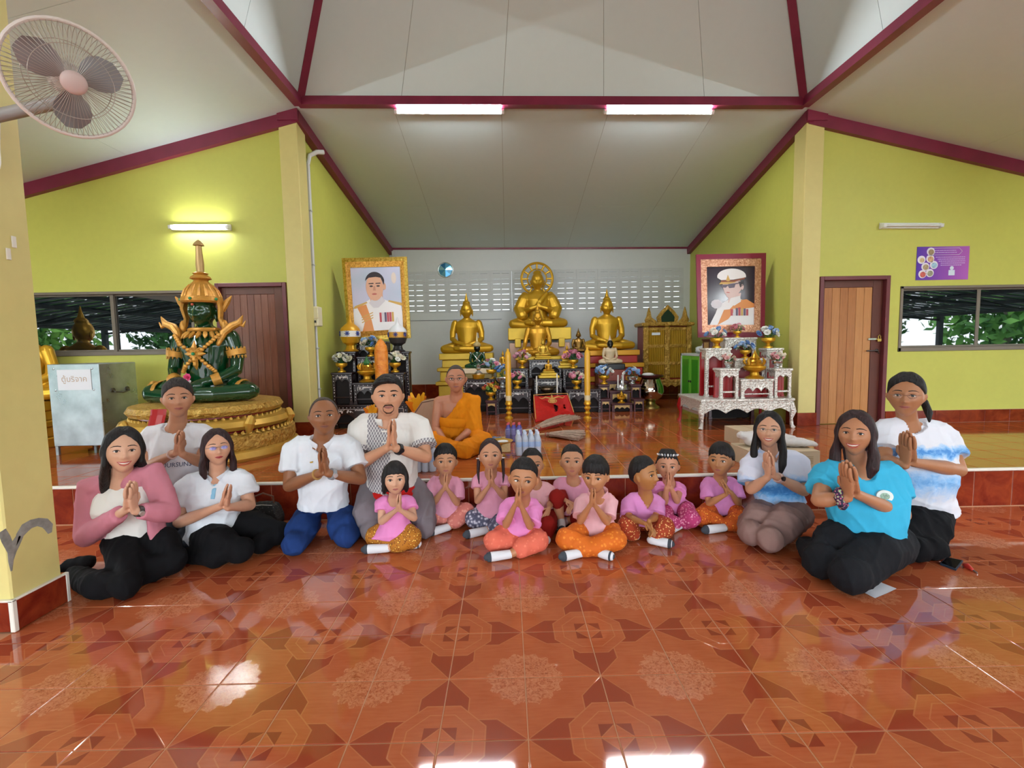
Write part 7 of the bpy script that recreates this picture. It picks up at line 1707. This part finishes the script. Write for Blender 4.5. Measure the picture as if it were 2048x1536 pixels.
    for i in range(8): a = 2*math.pi*i/8; L_ = .11 if i % 2 == 0 else .075; g.tube([pc_, pc_+V(L_*.5*math.cos(a), -.01, L_*.6*math.sin(a)), pc_+V(L_*math.cos(a), .005, 1.25*L_*math.sin(a))], [.022, .03, .004], n=6)
    g.tube([pc_, pc_+V(0, .0, -.12), pc_+V(0, .015, -.17)], [.03, .028, .004], n=6); pe = ob('chest_pendant', g, m_og, t, smooth=True)
    ob('pendant_gem', G().ell(pc_+V(0, -.035, 0), .018), M('green_gem', '#2f8a58', .15), pe, smooth=True)
    ob('belt', G().tube([U(.172*math.cos(a), .03+.128*math.sin(a), .235) for a in np.linspace(0, 6.283, 30, endpoint=False)], [(.045, .016)]*30, n=8, side=(0, 0, 1), closed=True), m_og, t, smooth=True)
    ob('loin_pendant', G().tube([U(-.02, -.30, .12), U(-.03, -.335, .06), U(-.03, -.345, -.01)], [(.05, .02), (.06, .02), (.03, .015)], n=8, side=(1, 0, 0)), m_og, t, smooth=True)
    ob('ankle_fan', G().ell(U(-.47, -.02, .08), (.05, .16, .13), rotz(.25), 14, 8), m_og, t, smooth=True)
    gl = thing('flower_garland', 'pink and white flower garland hung on the green Buddha hands', 'garland', U(0, -.31, .19)+V(x0, Yc, STAGE))
    for i, (dx, dz, col) in enumerate(((.05, .04, '#d8487a'), (.03, .0, '#e6d8dc'), (.01, -.035, '#e6dfe0'), (-.01, -.075, '#d8487a'), (-.05, -.09, '#e26a94'), (.04, -.08, '#df5f8c'))):
        o = bpy.data.objects.new('blossom', rose_me(col)); COL.objects.link(o); o.parent = gl; o.location = (dx, -.02-.008*i, dz); o.scale = (.045,)*3; o.rotation_euler = (1.3, 0, i)
crowned()
# gold Buddha behind the front pillar
buddha('gold Buddha partly hidden behind the cream pillar', 60, 800, 172, 5.85, 'lap', m_gsat, STAGE, [(.40, .32, 0, .22), (.36, .30, .22, .45), (.39, .32, .45, .58), (.35, .30, .58, .8), (.38, .32, .8, 1.0)], [M('orange_gold_pedestal', '#cf962c', .4, .4)])

# ================================================================== steel donation box
nt = NT('brushed_galvanised_steel', .28, .85); n_ = nt.noise(nt.obj(), 5.0, 4.0); nt.color(nt.ramp(n_, [(.3, srgb('#a9b4bc')), (.7, srgb('#d3dde4'))])); nt.rough(nt.m('ADD', .2, nt.m('MULTIPLY', n_, .2))); m_steel = nt.mat
bx0, bx1, by0, by1 = atY(96, 760, 5.2)[0], atY(199, 760, 5.2)[0], 5.2, 5.72; zt = atY(150, 728, 5.2)[2]-STAGE; zb0 = .10; W2 = (bx1-bx0)/2; D2 = (by1-by0)/2
t = thing('donation_box', 'square galvanised steel donation box with white paper label', 'donation box', ((bx0+bx1)/2, (by0+by1)/2, STAGE))
ob('cabinet_shell', G().bbox((-W2, -D2, zb0), (W2, D2, zt), .006), m_steel, t)
for sx in (-1, 1):
    for sy in (-1, 1): ob('leg', G().bbox((sx*(W2-.02)-.015, sy*(D2-.02)-.015, 0), (sx*(W2-.02)+.015, sy*(D2-.02)+.015, zb0+.01), .002), m_steel, t)
for sx in (-1, 1):
    for z in (zt-.05, zt-.28): ob('rivet', G().ell((sx*(W2-.07), -D2-.003, z), (.012, .005, .012)), m_steel, t, smooth=True)
lb = ob('paper_label', G().box((-.17, -D2-.005, zt-.28), (.19, -D2-.001, zt-.06)), M('white_paper', '#dfe3e8', .6), t)
cu = bpy.data.curves.new('txt', 'FONT'); cu.body = 'ตู้บริจาค'; cu.size = .085; cu.align_x = 'CENTER'; cu.resolution_u = 2; o = bpy.data.objects.new('tmp', cu); TMP.collection.objects.link(o); TMP.view_layers[0].update()
me = bpy.data.meshes.new_from_object(o.evaluated_get(TMP.view_layers[0].depsgraph)); bpy.data.objects.remove(o); me.materials.clear(); p = co(me); setco(me, np.stack([p[:, 0]+.01, p[:, 2]*0-D2-.0065, p[:, 1]+zt-.19], 1)); ob('label_text', me, M('faded_tan_ink', '#b9a38c', .7), lb)
g = G().tube([(W2+.004, -.10, zt-.30), (W2+.03, -.10, zt-.32), (W2+.035, 0, zt-.335), (W2+.03, .10, zt-.32), (W2+.004, .10, zt-.30)], .007, n=6)
for sy in (-.1, .1): g.tube([(W2, sy, zt-.30), (W2+.012, sy, zt-.30)], .026, n=12)
ob('side_handle', g, M('dull_iron', '#6b675c', .4, .7), t, smooth=True)

# ================================================================== golden scripture cabinet
Yc = 9.2; a, b = atY(1287, 655, Yc), atY(1384, 655, Yc); w = b[0]-a[0]; zt = atY(1335, 652, Yc)[2]-STAGE; zl0 = atY(1335, 768, Yc)[2]-STAGE
t = thing('scripture_cabinet', 'tall golden carved scripture cabinet with six ribbed panels', 'cabinet', ((a[0]+b[0])/2, Yc+.27, STAGE)); hw = w/2; D = .27
m_car = relief_gold(); m_rib = M('ribbed_gold_panel', '#a8831f', .4, .5)
ob('carcass', G().bbox((-hw+.03, -D+.03, zl0), (hw-.03, D, zt), .006), M('cabinet_red_side', '#8a2318', .4), t)
for x in (-hw+.05, 0, hw-.05): ob('carved_post', G().bbox((x-.05, -D-.01, zl0), (x+.05, -D+.04, zt), .015), m_car, t)
for z in (zl0+.06, lerp(zl0, zt, .36), lerp(zl0, zt, .66), zt-.05): ob('carved_rail', G().bbox((-hw+.02, -D-.004, z-.03), (hw-.02, -D+.035, z+.03), .01), m_car, t)
zz = [zl0+.09, lerp(zl0, zt, .36), lerp(zl0, zt, .66), zt-.05]
for i in range(3):
    for s_ in (-1, 1):
        x0, x1 = (-hw+.1, -.05) if s_ < 0 else (.05, hw-.1); z0, z1 = zz[i]+.03, zz[i+1]-.03; g = G(); n = 9
        for j in range(n): xa = lerp(x0, x1, j/n); xb = lerp(x0, x1, (j+1)/n); g.loft([[(xa, -D+.02, z0), ((xa+xb)/2, -D+.004, z0), (xb, -D+.02, z0), ((xa+xb)/2, -D+.032, z0)], [(xa, -D+.02, z1), ((xa+xb)/2, -D+.004, z1), (xb, -D+.02, z1), ((xa+xb)/2, -D+.032, z1)]])
        ob('ribbed_panel', g, m_rib, t)
ob('cornice', G().bbox((-hw-.04, -D-.05, zt), (hw+.04, D, zt+.07), .02), m_car, t)
g = G(); scallop(2*hw, .09, 6, .04, -D-.012, .03, g, -hw, zl0+.03); ob('carved_skirt', g, m_car, t)
for sx in (-1, 1):
    for sy in (-1, 1): ob('leg', G().tube([(sx*(hw-.06), sy*(D-.07), zl0), (sx*(hw-.04), sy*(D-.05), zl0*.5), (sx*(hw-.05), sy*(D-.06), 0)], [.05, .035, .045], n=10), m_car, t, smooth=True)
g = G().poly([(-.19, 0), (-.21, .1), (-.12, .22), (0, .33), (.12, .22), (.21, .1), (.19, 0)][::-1], t=(0, -D+.0, zt+.07), th=.04); cr = ob('crest', g, m_car, t)
ob('crest_panel', G().poly([(-.12, .01), (-.13, .1), (-.07, .18), (0, .25), (.07, .18), (.13, .1), (.12, .01)][::-1], t=(0, -D-.006, zt+.07), th=.008), M('dark_green_inlay', '#15301f', .4), cr)
for s_ in (-1, 1):
    ob('scroll', G().tube([(s_*.24, -D+.02, zt+.08), (s_*.34, -D+.02, zt+.16), (s_*.40, -D+.02, zt+.10), (s_*.34, -D+.02, zt+.09)], [.035, .03, .025, .012], n=8, round_end=True), m_car, t, smooth=True)
    ob('finial', G().lathe([(.07, 0), (.085, .05), (.05, .12), (.035, .2), (.003, .3)], 10, (s_*(hw-.12), -D+.06, zt+.07)), m_car, t, smooth=True)
ob('name_label', G().box((-hw+.16, -D-.004, zt-.17), (-hw+.32, -D+.002, zt-.12)), M('white_paper', '#dfe3e8', .6), t)

# ================================================================== green glass cabinet
x0, y0, y1 = 3.06, 7.55, 8.42; zt = atY(1372, 706, 8.42)[2]-STAGE
t = thing('glass_cabinet', 'white framed cabinet with green doors beside the silver tables', 'cabinet', (3.35, (y0+y1)/2, STAGE)); hx, hy = .29, (y1-y0)/2; m_wal = M('white_aluminium', '#cfd6d4', .4)
ob('carcass', G().bbox((-hx+.02, -hy, 0), (hx, hy, zt), .004), M('cabinet_pale_inside', '#aeb9ae', .5), t)
g = G()
for ya, yb, za, zb_ in ((-hy, hy, 0, .05), (-hy, hy, zt-.04, zt), (-hy, -hy+.05, 0, zt), (hy-.05, hy, 0, zt)): g.bbox((-hx-.006, ya, za), (-hx+.03, yb, zb_), .003)
ob('frame', g, m_wal, t); m_gg = M('green_tinted_glass', '#3f9a2a', .12)
for ya, yb in ((-hy+.05, -.005), (.005, hy-.05)):
    d = ob('door', G().bbox((-hx-.002, ya, .05), (-hx+.018, yb, zt-.04), .003), M('green_door_rim', '#6fc23a', .35), t)
    ob('door_glass', G().box((-hx-.005, ya+.06, .11), (-hx-.001, yb-.06, zt-.10)), m_gg, d)
    ob('handle', G().ell((-hx-.012, (.04 if ya > -.2 and ya > 0 else -.04), zt*.5), (.012, .018, .02)), M('black_knob', '#16181a', .4), d, smooth=True)
p = atY(1412, 690, 7.7)
t = thing('plastic_bundle', 'pale plastic wrapped bundle on top of the green cabinet', 'bundle', (3.3, 7.85, STAGE+zt)); g = G()
for i in range(7): g.ell((rnd.uniform(-.12, .12), rnd.uniform(-.15, .15), rnd.uniform(.05, .14)), (rnd.uniform(.08, .14), .12, rnd.uniform(.05, .09)))
me = remesh(g, .016, 1); folds(me, .03, (24, 17, 30), 8); p_ = co(me); p_[:, 2] = np.maximum(p_[:, 2], .001); setco(me, p_); ob('wrapping', me, M('cloudy_plastic_film', '#c6c8c6', .25), t)

# ================================================================== metal jar with tray
b = atZ(1301, 815, STAGE); Yc = b[1]; p = atY(1301, 752, Yc); H_ = p[2]-STAGE
t = thing('metal_jar', 'big polished metal alms jar with dark tray on top', 'jar', (b[0], Yc, STAGE)); R_ = 25*mpp(Yc)
ob('stand', G().lathe([(R_*.72, 0), (R_*.7, .02), (R_*.4, H_*.12), (R_*.36, H_*.2), (R_*.45, H_*.24)], 24), M('brushed_brass', '#b49a5a', .3, .9), t, smooth=True)
ob('jar_bowl', G().lathe([(R_*.42, H_*.22), (R_*.85, H_*.34), (R_*1.05, H_*.50), (R_*1.0, H_*.68), (R_*.78, H_*.90), (R_*.7, H_*.97), (R_*.66, H_*.97)], 32), M('polished_jar_metal', '#c9bfae', .1, 1.0), t, smooth=True)
ob('tray', G().lathe([(R_*.55, H_*.955), (R_*.95, H_*.97), (R_*1.02, H_*1.03), (R_*.95, H_*1.03), (R_*.9, H_*.99), (0, H_*.985)], 28), M('dark_red_tray', '#45161a', .35), t, smooth=True)
ob('tray_cloth', G().ell((-R_*.25, -R_*.1, H_*1.05), (R_*.5, R_*.35, H_*.06)), M('white_folded_cloth', '#d9d7d2', .8), t, smooth=True)

# ================================================================== red embroidered cloth cushion
Yr = 7.30; c = [atY(1066, 790, Yr+.28), atY(1136, 787, Yr+.28), atZ(1150, 828, STAGE+.02), atZ(1070, 843, STAGE+.02)]; base = (c[2]+c[3])/2; base[2] = STAGE
t = thing('red_cushion', 'red cloth covered backrest with gold embroidered emblem leaning on the altar', 'cushion', base); c = [q-base for q in c]
nrm = norm(np.cross(c[1]-c[0], c[3]-c[0])); nrm = nrm if nrm[1] < 0 else -nrm; g = G(); F4 = lambda s_, q: lerp(lerp(c[3], c[2], s_), lerp(c[0], c[1], s_), q)
g.hexa([q-nrm*.14 for q in c]+[q for q in c]); me = remesh(g, .014, 4); folds(me, .008, (12, 8, 18), 21); p_ = co(me); p_[:, 2] = np.maximum(p_[:, 2], .003); setco(me, p_); ob('cover', me, cloth('red_silk_cover', '#b8231f', .12, .5), t)
rim = [F4(s_, q)+nrm*.012 for s_, q in ((.02, .06), (.02, .97), (.5, .99), (.98, .97), (.98, .06))]; ob('gold_piping', G().tube(rim, .007, n=6), M('gold_thread', '#c99a52', .6), t, smooth=True)
g = G(); ce = F4(.50, .62)+nrm*.034; ax_, ay_ = norm(c[1]-c[0]), norm(c[0]-c[3])
for r_ in (.035, .065): g.tube([ce+ax_*r_*math.cos(a)+ay_*r_*math.sin(a) for a in np.linspace(0, 6.283, 18, endpoint=False)], .006, n=5, closed=True)
for a in np.linspace(0, 6.283, 8, endpoint=False): g.tube([ce, ce+ax_*.065*math.cos(a)+ay_*.065*math.sin(a)], .004, n=4)
for s_ in (-1, 1): g.tube([ce+ay_*.07, ce+ay_*.13+ax_*s_*.10, ce+ay_*.08+ax_*s_*.16, ce+ay_*.13+ax_*s_*.20], [.012, .012, .009, .004], n=6)
g.tube([ce+ay_*.07, ce+ay_*.16, ce+ay_*.21], [.02, .016, .004], n=6); ob('embroidered_emblem', g, M('gold_thread', '#c99a52', .6), t, smooth=True)

# ================================================================== brooms
def broom(label, h0, h1, tip, wid, seed):
    base = h1.copy(); base[2] = STAGE; t = thing('grass_broom', label, 'broom', base, 0, 'grass brooms on the stage'); r = random.Random(seed)
    ob('handle', G().tube([h0-base, h1-base], .014, n=8), M('pale_bamboo', '#b59a74', .5, var=.15, vs=20), t, smooth=True)
    d = tip-h1; L = np.linalg.norm(d); d = d/L; sd = norm(np.cross(d, (0, 0, 1))); g = G()
    for i in range(150):
        q = r.uniform(-1, 1); zz = r.uniform(-.02, .02); e = h1+d*L*r.uniform(.86, 1.0)*(1-.10*q*q)+sd*q*wid; e[2] = max(STAGE+.008, lerp(h1[2], tip[2], 1)+zz+.02*r.random()); m_ = lerp(h1, e, .5)+sd*q*wid*.12+V(0, 0, r.uniform(0, .02)); s0 = h1+sd*q*.02+V(0, 0, zz*.6)
        g.tube([s0-base, m_-base, e-base], [.005, .0045, .003], n=4)
    ob('bristles', g, M('dry_grass_bristle', '#a88f7c', .8, var=.25, vs=30), t, kind='stuff')
    for k in (.03, .10): c_ = h1+d*L*k; ob('binding', G().tube([c_-d*.006-base, c_+d*.006-base], [(.035+k*.25, .026)]*2, n=12, side=sd), M('red_binding_cord', '#9a4a3a', .6), t, smooth=True)
broom('grass broom lying with its bristles against the red cushion', atZ(1010, 868, STAGE+.02), atZ(1066, 858, STAGE+.035), atZ(1150, 833, STAGE+.07), .17, 1)
broom('grass broom spread flat on the stage beside the water bottles', atZ(1040, 872, STAGE+.02), atZ(1090, 868, STAGE+.03), atZ(1172, 872, STAGE+.02), .26, 2)

# ================================================================== bottles in shrink wrap
nt = NT('clear_blue_plastic', .08); nt.color(srgb('#dde8f8')); nt.b.inputs['Transmission Weight'].default_value = .3; nt.b.inputs['IOR'].default_value = 1.2; m_pet = nt.mat
nt = NT('shrink_film', .12); nt.color((.86, .9, 1, 1)); nt.b.inputs['Alpha'].default_value = .14; m_film = nt.mat
def pack(label, u, vb_, nx, ny, h, body, capm, lab, rz=0.0, z=STAGE):
    b = atZ(u, vb_, z); t = thing('bottle_pack', label, 'bottle pack', (b[0], b[1]+ny*.032, z), rz, 'shrink wrapped drink packs'); R_ = .031
    for i in range(nx):
        for j in range(ny):
            x, y = (i-(nx-1)/2)*.064, (j-(ny-1)/2)*.064
            o = ob('bottle', G().lathe([(R_*.9, 0), (R_, .012), (R_*.96, h*.3), (R_, h*.36), (R_, h*.62), (R_*.93, h*.72), (R_*.5, h*.88), (R_*.42, h*.93)], 12, (x, y, .002)), body, t, smooth=True)
            ob('cap', G().lathe([(R_*.48, h*.92), (R_*.5, h), (R_*.4, h*1.005)], 12, (x, y, .002)), capm, o, smooth=True)
            ob('label_band', G().lathe([(R_*1.015, h*.38), (R_*1.015, h*.60)], 12, (x, y, .002)), lab, o, smooth=True)
    hx, hy = nx*.032+.002, ny*.032+.002
    g = G().bbox((-hx, -hy, .001), (hx, hy, h*.74), .012); ob('shrink_wrap', g, m_film, t)
pack('clear water bottle pack on the stage behind the half hidden boy', 1057, 912, 4, 3, .235, m_pet, M('bottle_cap_pale', '#cfdcf0', .35), M('blue_label', '#8fb4e0', .4), .05)
pack('clear water bottle pack beside the elbow of the sashed man', 848, 945, 3, 3, .235, m_pet, M('bottle_cap_pale', '#cfdcf0', .35), M('blue_label', '#8fb4e0', .4), .1)
pack('purple drink bottle pack with pink caps beside the monk', 1028, 884, 3, 2, .21, M('purple_drink', '#5a56a8', .15), M('pink_cap', '#d8606e', .35), M('violet_label', '#6d6ab8', .4), -.1)
b = atZ(984, 893, STAGE); t = thing('blue_package', 'crinkled blue grey plastic package beside the monk', 'package', b); g = G().bbox((-.13, -.05, 0), (.13, .09, .10), .03); me = remesh(g, .012, 2); folds(me, .02, (26, 19, 33), 5); p_ = co(me); p_[:, 2] = np.maximum(p_[:, 2], .002); setco(me, p_); ob('wrapper', me, M('blue_grey_wrapper', '#6d7fa0', .25), t)
b = atZ(1000, 912, STAGE); zt = atY(1000, 882, b[1])[2]-STAGE; t = thing('pedestal_tray', 'gold pedestal tray standing beside the water bottles', 'tray', b)
ob('tray', G().lathe([(.05, 0), (.055, .008), (.02, .03), (.016, zt*.7), (.03, zt*.8), (.12, zt*.95), (.135, zt*1.03), (.125, zt*1.03), (.10, zt*.97), (0, zt*.96)], 26), m_gold2, t, smooth=True)
ob('tray_cloth', G().ell((.03, -.02, zt*1.0), (.06, .04, .015)), M('white_folded_cloth', '#d9d7d2', .8), t, smooth=True)
# monk's mat and back cushion
p1_, p2_ = atZ(866, 903, STAGE), atZ(1015, 908, STAGE)
tag(ob('floor_mat', G().bbox((p1_[0]-.12, 4.92, STAGE+.001), (.02, 5.75, STAGE+.012), .004), M('woven_straw_mat', '#b99a6a', .8, var=.15, vs=40)), 'thin woven straw mat under the monk', 'mat')
b = atZ(852, 880, STAGE); t = thing('back_cushion', 'tan wedge cushion behind the shoulder of the monk', 'cushion', (b[0], 5.75, STAGE)); ob('cushion_cover', G().loft([[(-.14, -.12, .0), (.2, -.12, 0), (.2, .16, 0), (-.14, .16, 0)], [(-.12, -.11, .34), (.2, -.11, .34), (.2, .15, .34), (-.12, .15, .34)], [(-.04, -.08, .46), (.2, -.08, .50), (.2, .12, .50), (-.04, .12, .46)]]), cloth('tan_cushion_cloth', '#b08d74'), t, smooth=True, ang=50); ob('cushion_seam', G().tube([(-.13, -.123, .03), (-.115, -.114, .33), (-.03, -.084, .455), (.2, -.084, .495)], .006, n=6), M('brown_seam', '#6b4a3a', .7), t, smooth=True)
# cellophane gift baskets
m_cell = M('yellow_cellophane', '#e8a526', .12); m_cell2 = M('orange_cellophane', '#e07a1c', .15)
for lab, u, vb_, vt, Y, sc_ in (('yellow cellophane wrapped offering beside the shoulder of the moustached man', 832, 850, 784, 6.1, 1.0), ('orange cellophane bow offering behind the head of the moustached man', 742, 838, 808, 6.15, .7)):
    p = atY(u, vt, Y); H_ = p[2]-STAGE; t = thing('wrapped_offering', lab, 'offering', (p[0], Y, STAGE), 0, 'cellophane offerings'); r = random.Random(u)
    ob('basket', G().lathe([(.10*sc_, 0), (.13*sc_, H_*.25), (.12*sc_, H_*.42), (.05*sc_, H_*.55)], 16), m_cell2, t, smooth=True)
    for i in range(14):
        a = i*2.4; rr = r.uniform(.05, .12)*sc_; ob('cellophane_leaf', G().tube([(0, 0, H_*.45), (rr*.5*math.cos(a), rr*.4*math.sin(a), H_*.7), (rr*1.2*math.cos(a), rr*math.sin(a), H_*r.uniform(.78, 1.0))], [(.03*sc_, .006), (.05*sc_, .004), (.012*sc_, .003)], n=6), m_cell if i % 3 else m_cell2, t, smooth=True)

# ================================================================== boxes and cloth on the right of the stage
m_card = M('cream_cardboard', '#c9b596', .8, var=.06)
def carton(label, x0, x1, y0, y1, h, lab=False):
    t = thing('carton', label, 'box', ((x0+x1)/2, (y0+y1)/2, STAGE), 0, 'cartons at the stage edge'); a, b = (x1-x0)/2, (y1-y0)/2
    ob('carton_body', G().bbox((-a, -b, 0), (a, b, h-.004), .003), m_card, t)
    for s_ in (-1, 1): ob('flap', G().bbox((-a, min(0, s_*b), h-.004), (a, max(0, s_*b), h), .001), m_card, t)
    ob('packing_tape', G().box((-.03, -b-.001, h*.6), (.03, b, h+.0012)), M('tan_tape', '#b89a6a', .3), t)
    if lab:
        g = G()
        for i in range(5): g.box((a*.1, -b-.0015, h*(.25+.1*i)), (a*.8, -b, h*(.29+.1*i)))
        ob('printed_lines', g, M('faded_print', '#a8906a', .7), t, kind='stuff')
q0, q1 = atZ(1478, 893, STAGE), atZ(1540, 893, STAGE)
carton('open cream carton behind the long-haired woman, nearer the children', q0[0], q0[0]+.42, q0[1], q0[1]+.35, atY(1478, 862, q0[1])[2]-STAGE)
q0, q1 = atZ(1590, 940, STAGE), atZ(1650, 940, STAGE)
carton('cream carton under the white cloth behind the long-haired woman', q0[0]-.35, q1[0], q0[1]+.05, q0[1]+.45, .15, True)
ctop = STAGE+.15; t = thing('white_cloth', 'rolled white cloth lying on the cream carton', 'cloth', ((q0[0]+q1[0])/2-.12, q0[1]+.25, ctop)); g = G()
g.tube([(-.25, .05, .045), (0, .03, .05), (.2, .0, .04), (.30, -.03, .025)], [(.10, .045), (.11, .05), (.09, .04), (.05, .025)], n=12, side=(0, 1, 0), round_end=True).tube([(-.3, .10, .09), (-.1, .08, .10), (.12, .03, .075)], [(.08, .035), (.09, .04), (.06, .03)], n=12, side=(0, 1, 0), round_end=True)
me = remesh(g, .011, 2); folds(me, .016, (20, 14, 26), 31); p_ = co(me); p_[:, 2] = np.maximum(p_[:, 2], .002); setco(me, p_); ob('cloth_roll', me, cloth('white_cotton_cloth', '#ddd9d6'), t)

# ================================================================== small things on the hall floor
b = atZ(552, 1046, 0); b[1] = 3.76; t = thing('handbag', 'black patterned handbag against the red step', 'bag', b); g = G()
g.loft([[(-.10, -.06, .0), (.10, -.06, 0), (.10, .06, 0), (-.10, .06, 0)], [(-.12, -.075, .10), (.12, -.075, .10), (.12, .075, .10), (-.12, .075, .10)], [(-.09, -.05, .21), (.09, -.05, .21), (.09, .05, .21), (-.09, .05, .21)], [(-.06, -.02, .235), (.06, -.02, .235), (.06, .02, .235), (-.06, .02, .235)]])
me = remesh(g, .008, 3); folds(me, .006, (20, 15, 26), 9); ob('bag_body', me, dots('black_monogram_leather', '#191817', '#47423c', 60., .25, '#2e2a27'), t)
ob('strap', G().tube([(-.07, 0, .21), (-.075, -.02, .28), (0, -.03, .31), (.075, -.02, .28), (.07, 0, .21)], .007, n=6), M('brown_strap', '#5a3524', .5), t, smooth=True)
ob('zip', G().tube([(-.08, -.052, .215), (0, -.056, .222), (.08, -.052, .215)], .005, n=6), m_silv, t, smooth=True)
def paper(label, pts, z=.0, curl=.012, col='#dfe2ea'):
    P = [atZ(u, v, z+.004) for u, v in pts]; c = sum(P)/len(P); c[2] = z; t = thing('paper_sheet', label, 'paper', c, 0, 'loose white papers')
    for k in range(2):
        n = 6; rows = []
        for i in range(n+1):
            for j in range(n+1):
                s_, q = i/n, j/n; p = lerp(lerp(P[0], P[1], s_), lerp(P[3], P[2], s_), q)-c; p = p*(1-.06*k)+V(.01*k, 0, .002+.003*k+curl*max(0, s_-.6)*(1-k*.5)+curl*.5*max(0, .3-q)); rows.append(p)
        m_ = (n+1); F_ = [(i*m_+j, (i+1)*m_+j, (i+1)*m_+j+1, i*m_+j+1) for i in range(n) for j in range(n)]
        vs = rows+[p+V(0, 0, .0012) for p in rows]; N_ = len(rows); F_ = F_+[tuple(N_+q for q in f[::-1]) for f in F_]
        ob('sheet', G().add(vs, F_), M('paper_'+col, col, .7), t)
paper('white papers on the floor before the turquoise shirted woman', [(1709, 1176), (1752, 1164), (1792, 1180), (1750, 1197)])
paper('white paper beside the leg of the woman with violet lenses', [(505, 1040), (520, 1034), (562, 1046), (548, 1054)], .0, .01)
P = [atZ(u, v, .0) for u, v in ((1880, 1130), (1893, 1117), (1926, 1124), (1912, 1142))]; c = sum(P)/4; t = thing('phone', 'black phone in a dark blue case on the floor', 'phone', c)
sh_ = lambda k, z0, z1: G().loft([[(p-c)*k+V(0, 0, z0) for p in P], [(p-c)*k+V(0, 0, z1) for p in P]])
ob('case', sh_(1.0, .001, .012), M('dark_blue_case', '#1c3044', .5), t); ob('screen', sh_(.88, .012, .0135), M('phone_glass', '#0a0a0c', .08), t)
c = atZ(1935, 1137, 0); t = thing('key_fob', 'red key fob with metal key beside the black phone', 'keys', c); e = atZ(1955, 1148, 0)-c; s0 = atZ(1922, 1130, 0)-c
ob('fob', G().tube([s0*.5+V(0, 0, .012), V(0, 0, .014), e*.45+V(0, 0, .010)], [(.012, .01), (.02, .012), (.010, .009)], n=10, round_end=True), M('red_plastic', '#c2362c', .35), t, smooth=True)
ob('key', G().tube([e*.4+V(0, 0, .008), e+V(0, 0, .005)], [(.006, .003)]*2, n=6), m_silv, t); ob('key_ring', G().tube([s0*.9+V(.018*math.cos(a), .018*math.sin(a), .004) for a in np.linspace(0, 6.283, 14, endpoint=False)], .002, n=5, closed=True), m_silv, t, smooth=True)

# ================================================================== outside: lean-to roofs and trees mirrored in the windows
m_roof = M('dark_metal_roofing', '#4a5560', .5, .4); m_post = M('dark_steel_post', '#2e3034', .5, .3)
for nm, sx, xa, xb in (('left', -1, X0-.1, -15.5), ('right', 1, X1+.1, 17.0)):
    g = G(); n = 40; ya, yb = -11.0, 7.0
    for i in range(n):
        y0_, y1_ = lerp(ya, yb, i/n), lerp(ya, yb, (i+.55)/n); y2_ = lerp(ya, yb, (i+1)/n)
        for a_, b_, dz in ((y0_, y1_, 0), (y1_, y2_, .04)):
            g.hexa([(xa, a_, 3.15+dz), (xb, a_, 2.35+dz), (xb, b_, 2.35+dz), (xa, b_, 3.15+dz), (xa, a_, 3.18+dz), (xb, a_, 2.38+dz), (xb, b_, 2.38+dz), (xa, b_, 3.18+dz)])
    rf = struct('ceiling_lean_to_'+nm, g, m_roof)
    for k in range(5):
        x = lerp(xa, xb, (k+.2)/4.4); z = lerp(3.15, 2.35, (k+.2)/4.4)-.06; ob('purlin', G().box((x-.03, ya, z-.05), (x+.03, yb, z+.05)), m_post, rf)
    for k in range(5):
        y = lerp(ya+.5, yb-.5, k/4); ob('truss', G().tube([(xa, y, 2.85), (xb, y, 2.15)], .04, n=6).tube([(xa, y, 3.1), (lerp(xa, xb, .35), y, 2.6), (lerp(xa, xb, .5), y, 2.75), (lerp(xa, xb, .75), y, 2.35)], .025, n=6), m_post, rf)
        ob('post', G().bbox((xb-.08, y-.08, -.2), (xb+.08, y+.08, 2.35), .005), m_post, rf)
def leaf_m(name, a, b):
    t = NT(name, .55); t.color(t.ramp(t.noise(t.obj(), .9, 3.0), [(.35, srgb(a)), (.65, srgb(b))])); return t.mat
lm = [leaf_m('tree_leaf_a', '#2f6b28', '#6fae46'), leaf_m('tree_leaf_b', '#37702f', '#8cc455'), leaf_m('tree_leaf_c', '#1f4d26', '#4f8a3c')]
def tree(label, x, y, h, r, k):
    t = thing('tree', label, 'tree', (x, y, -.21), 0, 'trees beyond the open hall'); R = np.random.RandomState(k*17+3)
    ob('trunk', G().tube([(0, 0, 0), (.1, 0, h*.35), (-.05, .1, h*.7)], [.22, .16, .08], n=8), M('pale_bark', '#9a9284', .9, var=.2), t, smooth=True)
    n = 2600; c = R.normal(size=(n, 3)); c = c/np.linalg.norm(c, axis=1)[:, None]*(R.rand(n, 1)**.4); c = c*np.array([r, r, h*.47])+np.array([0, 0, h*.54]); c += R.normal(size=(n, 3))*.15
    a = R.normal(size=(n, 3)); a /= np.linalg.norm(a, axis=1)[:, None]; b = np.cross(a, R.normal(size=(n, 3))); b /= np.linalg.norm(b, axis=1)[:, None]; s_ = (.16+.16*R.rand(n, 1))
    vs = np.stack([c-a*s_, c+b*s_*.5, c+a*s_, c-b*s_*.5], 1).reshape(-1, 3); me = bpy.data.meshes.new('foliage'); me.from_pydata(vs.tolist(), [], [(4*i, 4*i+1, 4*i+2, 4*i+3) for i in range(n)]); me.update(); ob('foliage', me, lm[k % 3], t, kind='stuff')
for k, (x, y, h, r, lab_) in enumerate(((-19.5, -1, 6, 2.6, 'nearest the stage'), (-20.5, -8.5, 7, 3, 'standing second along the roof'), (-19, -16, 6.5, 2.8, 'farthest along the roof'), (-27.5, -4, 8.5, 3.4, 'tall one behind the others'), (-28, -13, 9, 3.6, 'tallest at the back'))):
    tree('leafy green tree mirrored in the left window, '+lab_, x, y, h, r, k)
    tree('leafy green tree mirrored in the right window, '+lab_, -x+1.5, y, h, r, k+5)
bpy.data.scenes.remove(TMP)
